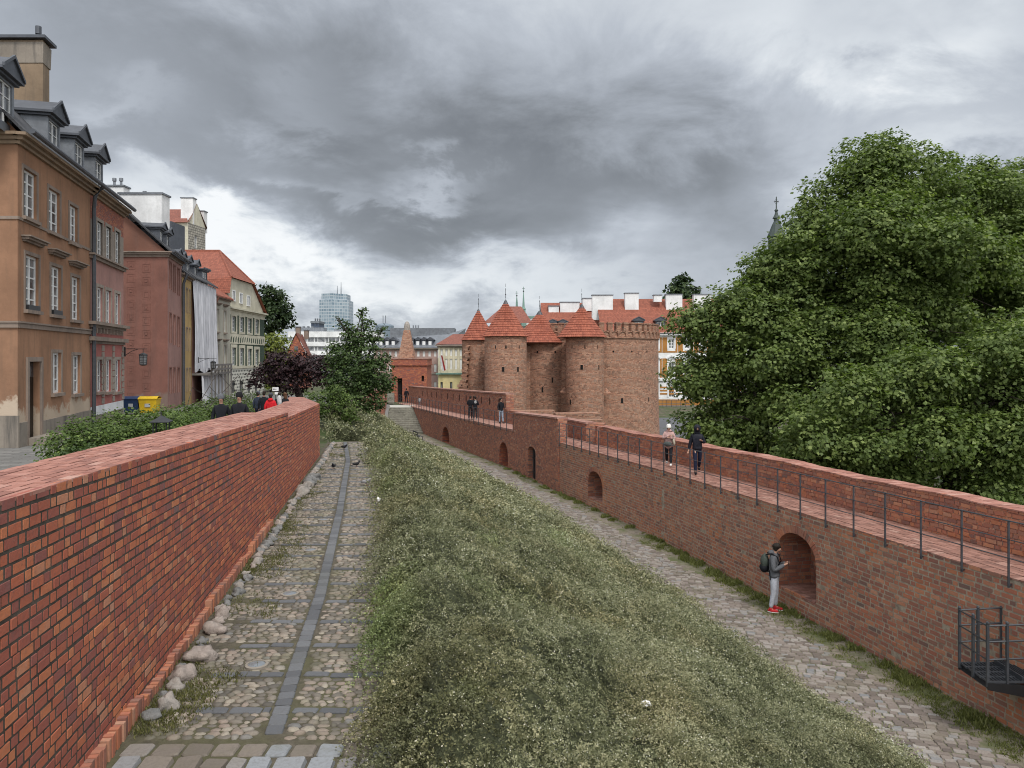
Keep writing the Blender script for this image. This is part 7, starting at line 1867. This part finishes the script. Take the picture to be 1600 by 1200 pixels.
# litter
g = MB(); g.ball((0, 0, .03), (.06, .045, .04), 7, 5, .9, seed=3); o = g.build('litter', plain('white paper', (.75, .75, .74), .8, .1, 5)); 
def on_bank(px, py):
    Y = 5.5
    while Y < 60 and PZ(py, Y) > bank_top(PX(px, Y), Y): Y += .02
    return PX(px, Y), Y, bank_top(PX(px, Y), Y) + .07
o.location = on_bank(1010, 1113); tag(o, 'crumpled white paper lying on the creeping shrub near the bottom of the view', 'litter')
g = MB(); g.ball((0, 0, 0), (.055, .05, .07), 7, 5, .9, seed=5); o = g.build('litter', MATS['white paper']); q = on_bank(592, 788); o.location = (q[0], q[1], q[2] + .05); tag(o, 'scrap of white paper caught at the left edge of the shrub bank', 'litter')
for (px, py) in ((401, 1043), (453, 931), (485, 862), (506, 814)):
    Y = 3.82 / ((py - HY) / F - .013); root = thing('ground_light', 'round glass light set flush in the cobbles left of the paved strip', 'ground light', (PX(px, Y), Y, zL(Y)), 0, 'round lights set in the cobbled path'); root['placed'] = 1
    g = MB(); g.lathe((0, 0, 0), [(.145, 0), (.145, .045), (.11, .05), (.11, .04)], 24); g.build('rim', plain('pale stone rim', (.25, .225, .19), .8, .2, 12), root); g = MB(); g.lathe((0, 0, 0), [(.11, .041), (0, .048)], 24); g.build('glass', plain('frosted glass', (.19, .21, .225), .15, .1, 12, 0, .6), root)
# bins, bench, lamps, sign
def wheelie(label, px, Y, col, w):
    root = thing('waste_container', label, 'bin', (PX(px, Y), Y, sZ(Y) + .01), .12); root['placed'] = 1; m = plain('plastic ' + label[:8], col, .5, .2, 9, 0)
    g = MB(); h = .92; a, b = w / 2 * .86, w / 2; g.hexa([(-a, -.32, .12), (a, -.32, .12), (a, .32, .12), (-a, .32, .12), (-b, -.38, h), (b, -.38, h), (b, .38, h), (-b, .38, h)]); g.build('body', m, root)
    g = MB(); n = 8
    for i in range(n):
        y0, y1 = -.42 + .84 * i / n, -.42 + .84 * (i + 1) / n; z0, z1 = h + .12 * math.sin(PI * i / n), h + .12 * math.sin(PI * (i + 1) / n)
        g.quad((-b - .03, y0, z0 + .02), (b + .03, y0, z0 + .02), (b + .03, y1, z1 + .02), (-b - .03, y1, z1 + .02))
    g.box((0, 0, h), (2 * b + .06, .84, .04)); g.build('lid', m, root)
    for q in (-1, 1): g = MB(); g.tube([(q * a * .8, -.3, .07), (q * a * .8 + .05, -.3, .07)], .07, 10); g.build('wheel', M_BLACK, root)
    g = MB(); g.box((0, -.385, .55), (w * .3, .012, .2)); g.build('sticker', plain('pale sticker', (.4, .42, .42), .6), root)
wheelie('blue waste container standing beside the yellow one by the dark red house', 208, 44, (.02, .045, .11), .85)
wheelie('yellow waste container by the corner of the dark red house', 234, 44, (.60, .40, .02), 1.0)
root = thing('litter_bin', 'black litter bin with a small pyramid roof behind the left wall', 'bin', (PX(252, 20), 20, sZ(20) + .01), .2); root['placed'] = 1
g = MB(); g.lathe((0, 0, 0), [(.2, .12), (.22, .85), (.2, .86), (.18, .2)], 14); g.build('basket', M_BLACK, root)
for a in range(4): th = PI / 4 + a * PI / 2; g = MB(); g.tube([(.23 * math.cos(th), .23 * math.sin(th), 0), (.23 * math.cos(th), .23 * math.sin(th), 1.2)], .018, 6); g.build('post', M_BLACK, root)
g = MB(); g.lathe((0, 0, 0), [(.34, 1.18), (.34, 1.2), (.12, 1.3), (.02, 1.36), (.02, 1.44), (0, 1.45)], 4, PI / 4, PI / 4 + 2 * PI); g.build('roof', M_BLACK, root)
def wall_lamp(label, base, n, L, s):
    root = thing('wall_lamp', label, 'lamp', base, math.atan2(n[1], n[0])); root['placed'] = 1
    g = MB(); g.tube([(0, 0, 0), (L, 0, 0)], .02 * s, 6); g.tube([(0, 0, -.35 * s), (L * .3, 0, -.12 * s), (L * .62, 0, 0)], .016 * s, 6); g.box((0, 0, -.15 * s), (.03, .08, .5 * s)); g.tube([(L * .82, 0, 0), (L * .82, 0, -.2 * s)], .015 * s, 6); g.build('bracket', M_BLACK, root)
    c = (L * .82, 0, -.2 * s); g = MB(); g.lathe(c, [(.03 * s, 0), (.22 * s, -.08 * s), (.25 * s, -.12 * s), (.22 * s, -.13 * s)], 6); g.lathe(c, [(.19 * s, -.62 * s), (.12 * s, -.68 * s), (0, -.69 * s)], 6)
    for k in range(6): th = k * PI / 3; g.tube([(c[0] + .22 * s * math.cos(th), .22 * s * math.sin(th), c[2] - .12 * s), (c[0] + .18 * s * math.cos(th), .18 * s * math.sin(th), c[2] - .64 * s)], .018 * s, 4)
    for zz in (.25, .38, .51): g.lathe(c, [(.213 * s - zz * .06 * s, -zz * s), (.22 * s - zz * .06 * s, -zz * s - .012)], 6)
    g.build('frame', M_BLACK, root); g = MB(); g.lathe(c, [(.2 * s, -.13 * s), (.165 * s, -.62 * s)], 6); g.build('lamp_glass', plain('milky lamp glass', (.16, .165, .17), .3, .2, 6, 0), root)
wall_lamp('black lantern hanging from a bracket on the corner of the pink house', (-19.5, 38.05, .38), (.93, -.05), 1.15, .95)
wall_lamp('second black lantern on a bracket in front of the white sheeted house', (-23.9, 57.6, PZ(560, 57.6)), (1, 0), 1.35, .9)
root = thing('direction_sign', 'small white sign board with dark arrow beyond the people on the left', 'sign', (PX(430.5, 52), 52, sZ(52)), 0); root['placed'] = 1
zz = lambda y: PZ(y, 52) - sZ(52); g = MB(); g.box((0, 0, zz(608)), (.42, .04, .26)); g.build('board', plain('white enamel', (.7, .7, .7), .4, .05, 5, 0), root)
g = MB(); g.box((-.02, -.024, zz(608)), (.2, .006, .035)); g.poly([(-.08, -.025, zz(608) + .07), (-.17, -.025, zz(608)), (-.08, -.025, zz(608) - .07)]); g.build('arrow', M_BLACK, root); g = MB(); g.tube([(0, .04, 0), (0, .04, zz(606))], .03, 6); g.build('post', M_IRON, root); g = MB(); g.box((.12, 0, zz(614.5)), (.34, .04, .16)); g.build('plate', MATS['white enamel'], root)
Yb = 64.5; root = thing('park_bench', 'dark slatted bench on the path beneath the far town wall', 'bench', (PX(654, Yb), Yb, zR(Yb) + .03), math.radians(112)); root['placed'] = 1
for k in range(3): g = MB(); g.box((0, -.16 + k * .15, .45), (1.5, .11, .04)); g.build('seat_slat', M_IRON, root)
for k in range(2): g = MB(); g.box((0, .25 + k * .04, .62 + k * .18), (1.5, .03, .12)); g.build('back_slat', M_IRON, root)
for q in (-1, 1): g = MB(); g.box((q * .6, 0, .22), (.05, .4, .05)); g.tube([(q * .6, -.2, 0), (q * .6, -.18, .44)], .025, 6); g.tube([(q * .6, .2, 0), (q * .6, .2, .44), (q * .6, .3, .88)], .025, 6); g.build('leg', M_BLACK, root)
root = thing('litter_bin', 'small dark litter bin beside the bottom of the stone stairs', 'bin', (PX(594, 70), 70, PZ(676, 70))); root['placed'] = 1
g = MB(); g.lathe((0, 0, 0), [(.2, 0), (.24, .7), (.22, .72), (.2, .6)], 14); g.build('basket', M_BLACK, root); g = MB(); g.lathe((0, 0, 0), [(.26, .82), (.1, .92), (0, .93)], 14); g.tube([(.2, 0, .7), (.2, 0, .83)], .02, 5); g.tube([(-.2, 0, .7), (-.2, 0, .83)], .02, 5); g.build('lid', M_BLACK, root)
# grey ramp road behind the fort with its railing
g = MB(); g.quad((PX(985, 72), 72, -7.85), (PX(1075, 72), 72, -7.85), (PX(1110, 99.5), 99.5, -6.45), (PX(985, 99.5), 99.5, -6.45)); struct(g.build('road', plain('asphalt', (.11, .115, .125), .85, .2, 3)))
root = thing('street_railing', 'grey street railing in front of the orange plinth of the tenement', 'railing'); Yq = 97
for k in range(9): g = MB(); x = PX(1020, Yq) + k * .6; g.tube([(x, Yq, -6.55), (x, Yq, -5.6)], .03, 5); g.build('post', M_IRON, root)
g = MB()
for h in (-5.62, -6.05): g.tube([(PX(1020, Yq), Yq, h), (PX(1020, Yq) + 4.8, Yq, h)], .025, 5)
g.build('rail', M_IRON, root)
bake_skins()
# ---- put every root Empty at the base of its thing
def settle():
    for o in list(SC.objects):
        if o.type == 'EMPTY' and o.parent is None and not o.get('placed'):
            kids = []; 
            def walk(q):
                for c in q.children: kids.append(c); walk(c)
            walk(o); lo = Vector((1e9,) * 3); hi = -lo
            for c in kids:
                if c.type == 'MESH' and len(c.data.vertices):
                    a = np.empty(len(c.data.vertices) * 3, 'f'); c.data.vertices.foreach_get('co', a); a = a.reshape(-1, 3)
                    mn, mx = a.min(0), a.max(0); lo = Vector(map(min, lo, mn)); hi = Vector(map(max, hi, mx))
            b = Vector(((lo.x + hi.x) / 2, (lo.y + hi.y) / 2, lo.z)); o.location = b
            for c in o.children: c.location = Vector(c.location) - b
        if o.get('placed') is not None: del o['placed']
settle()
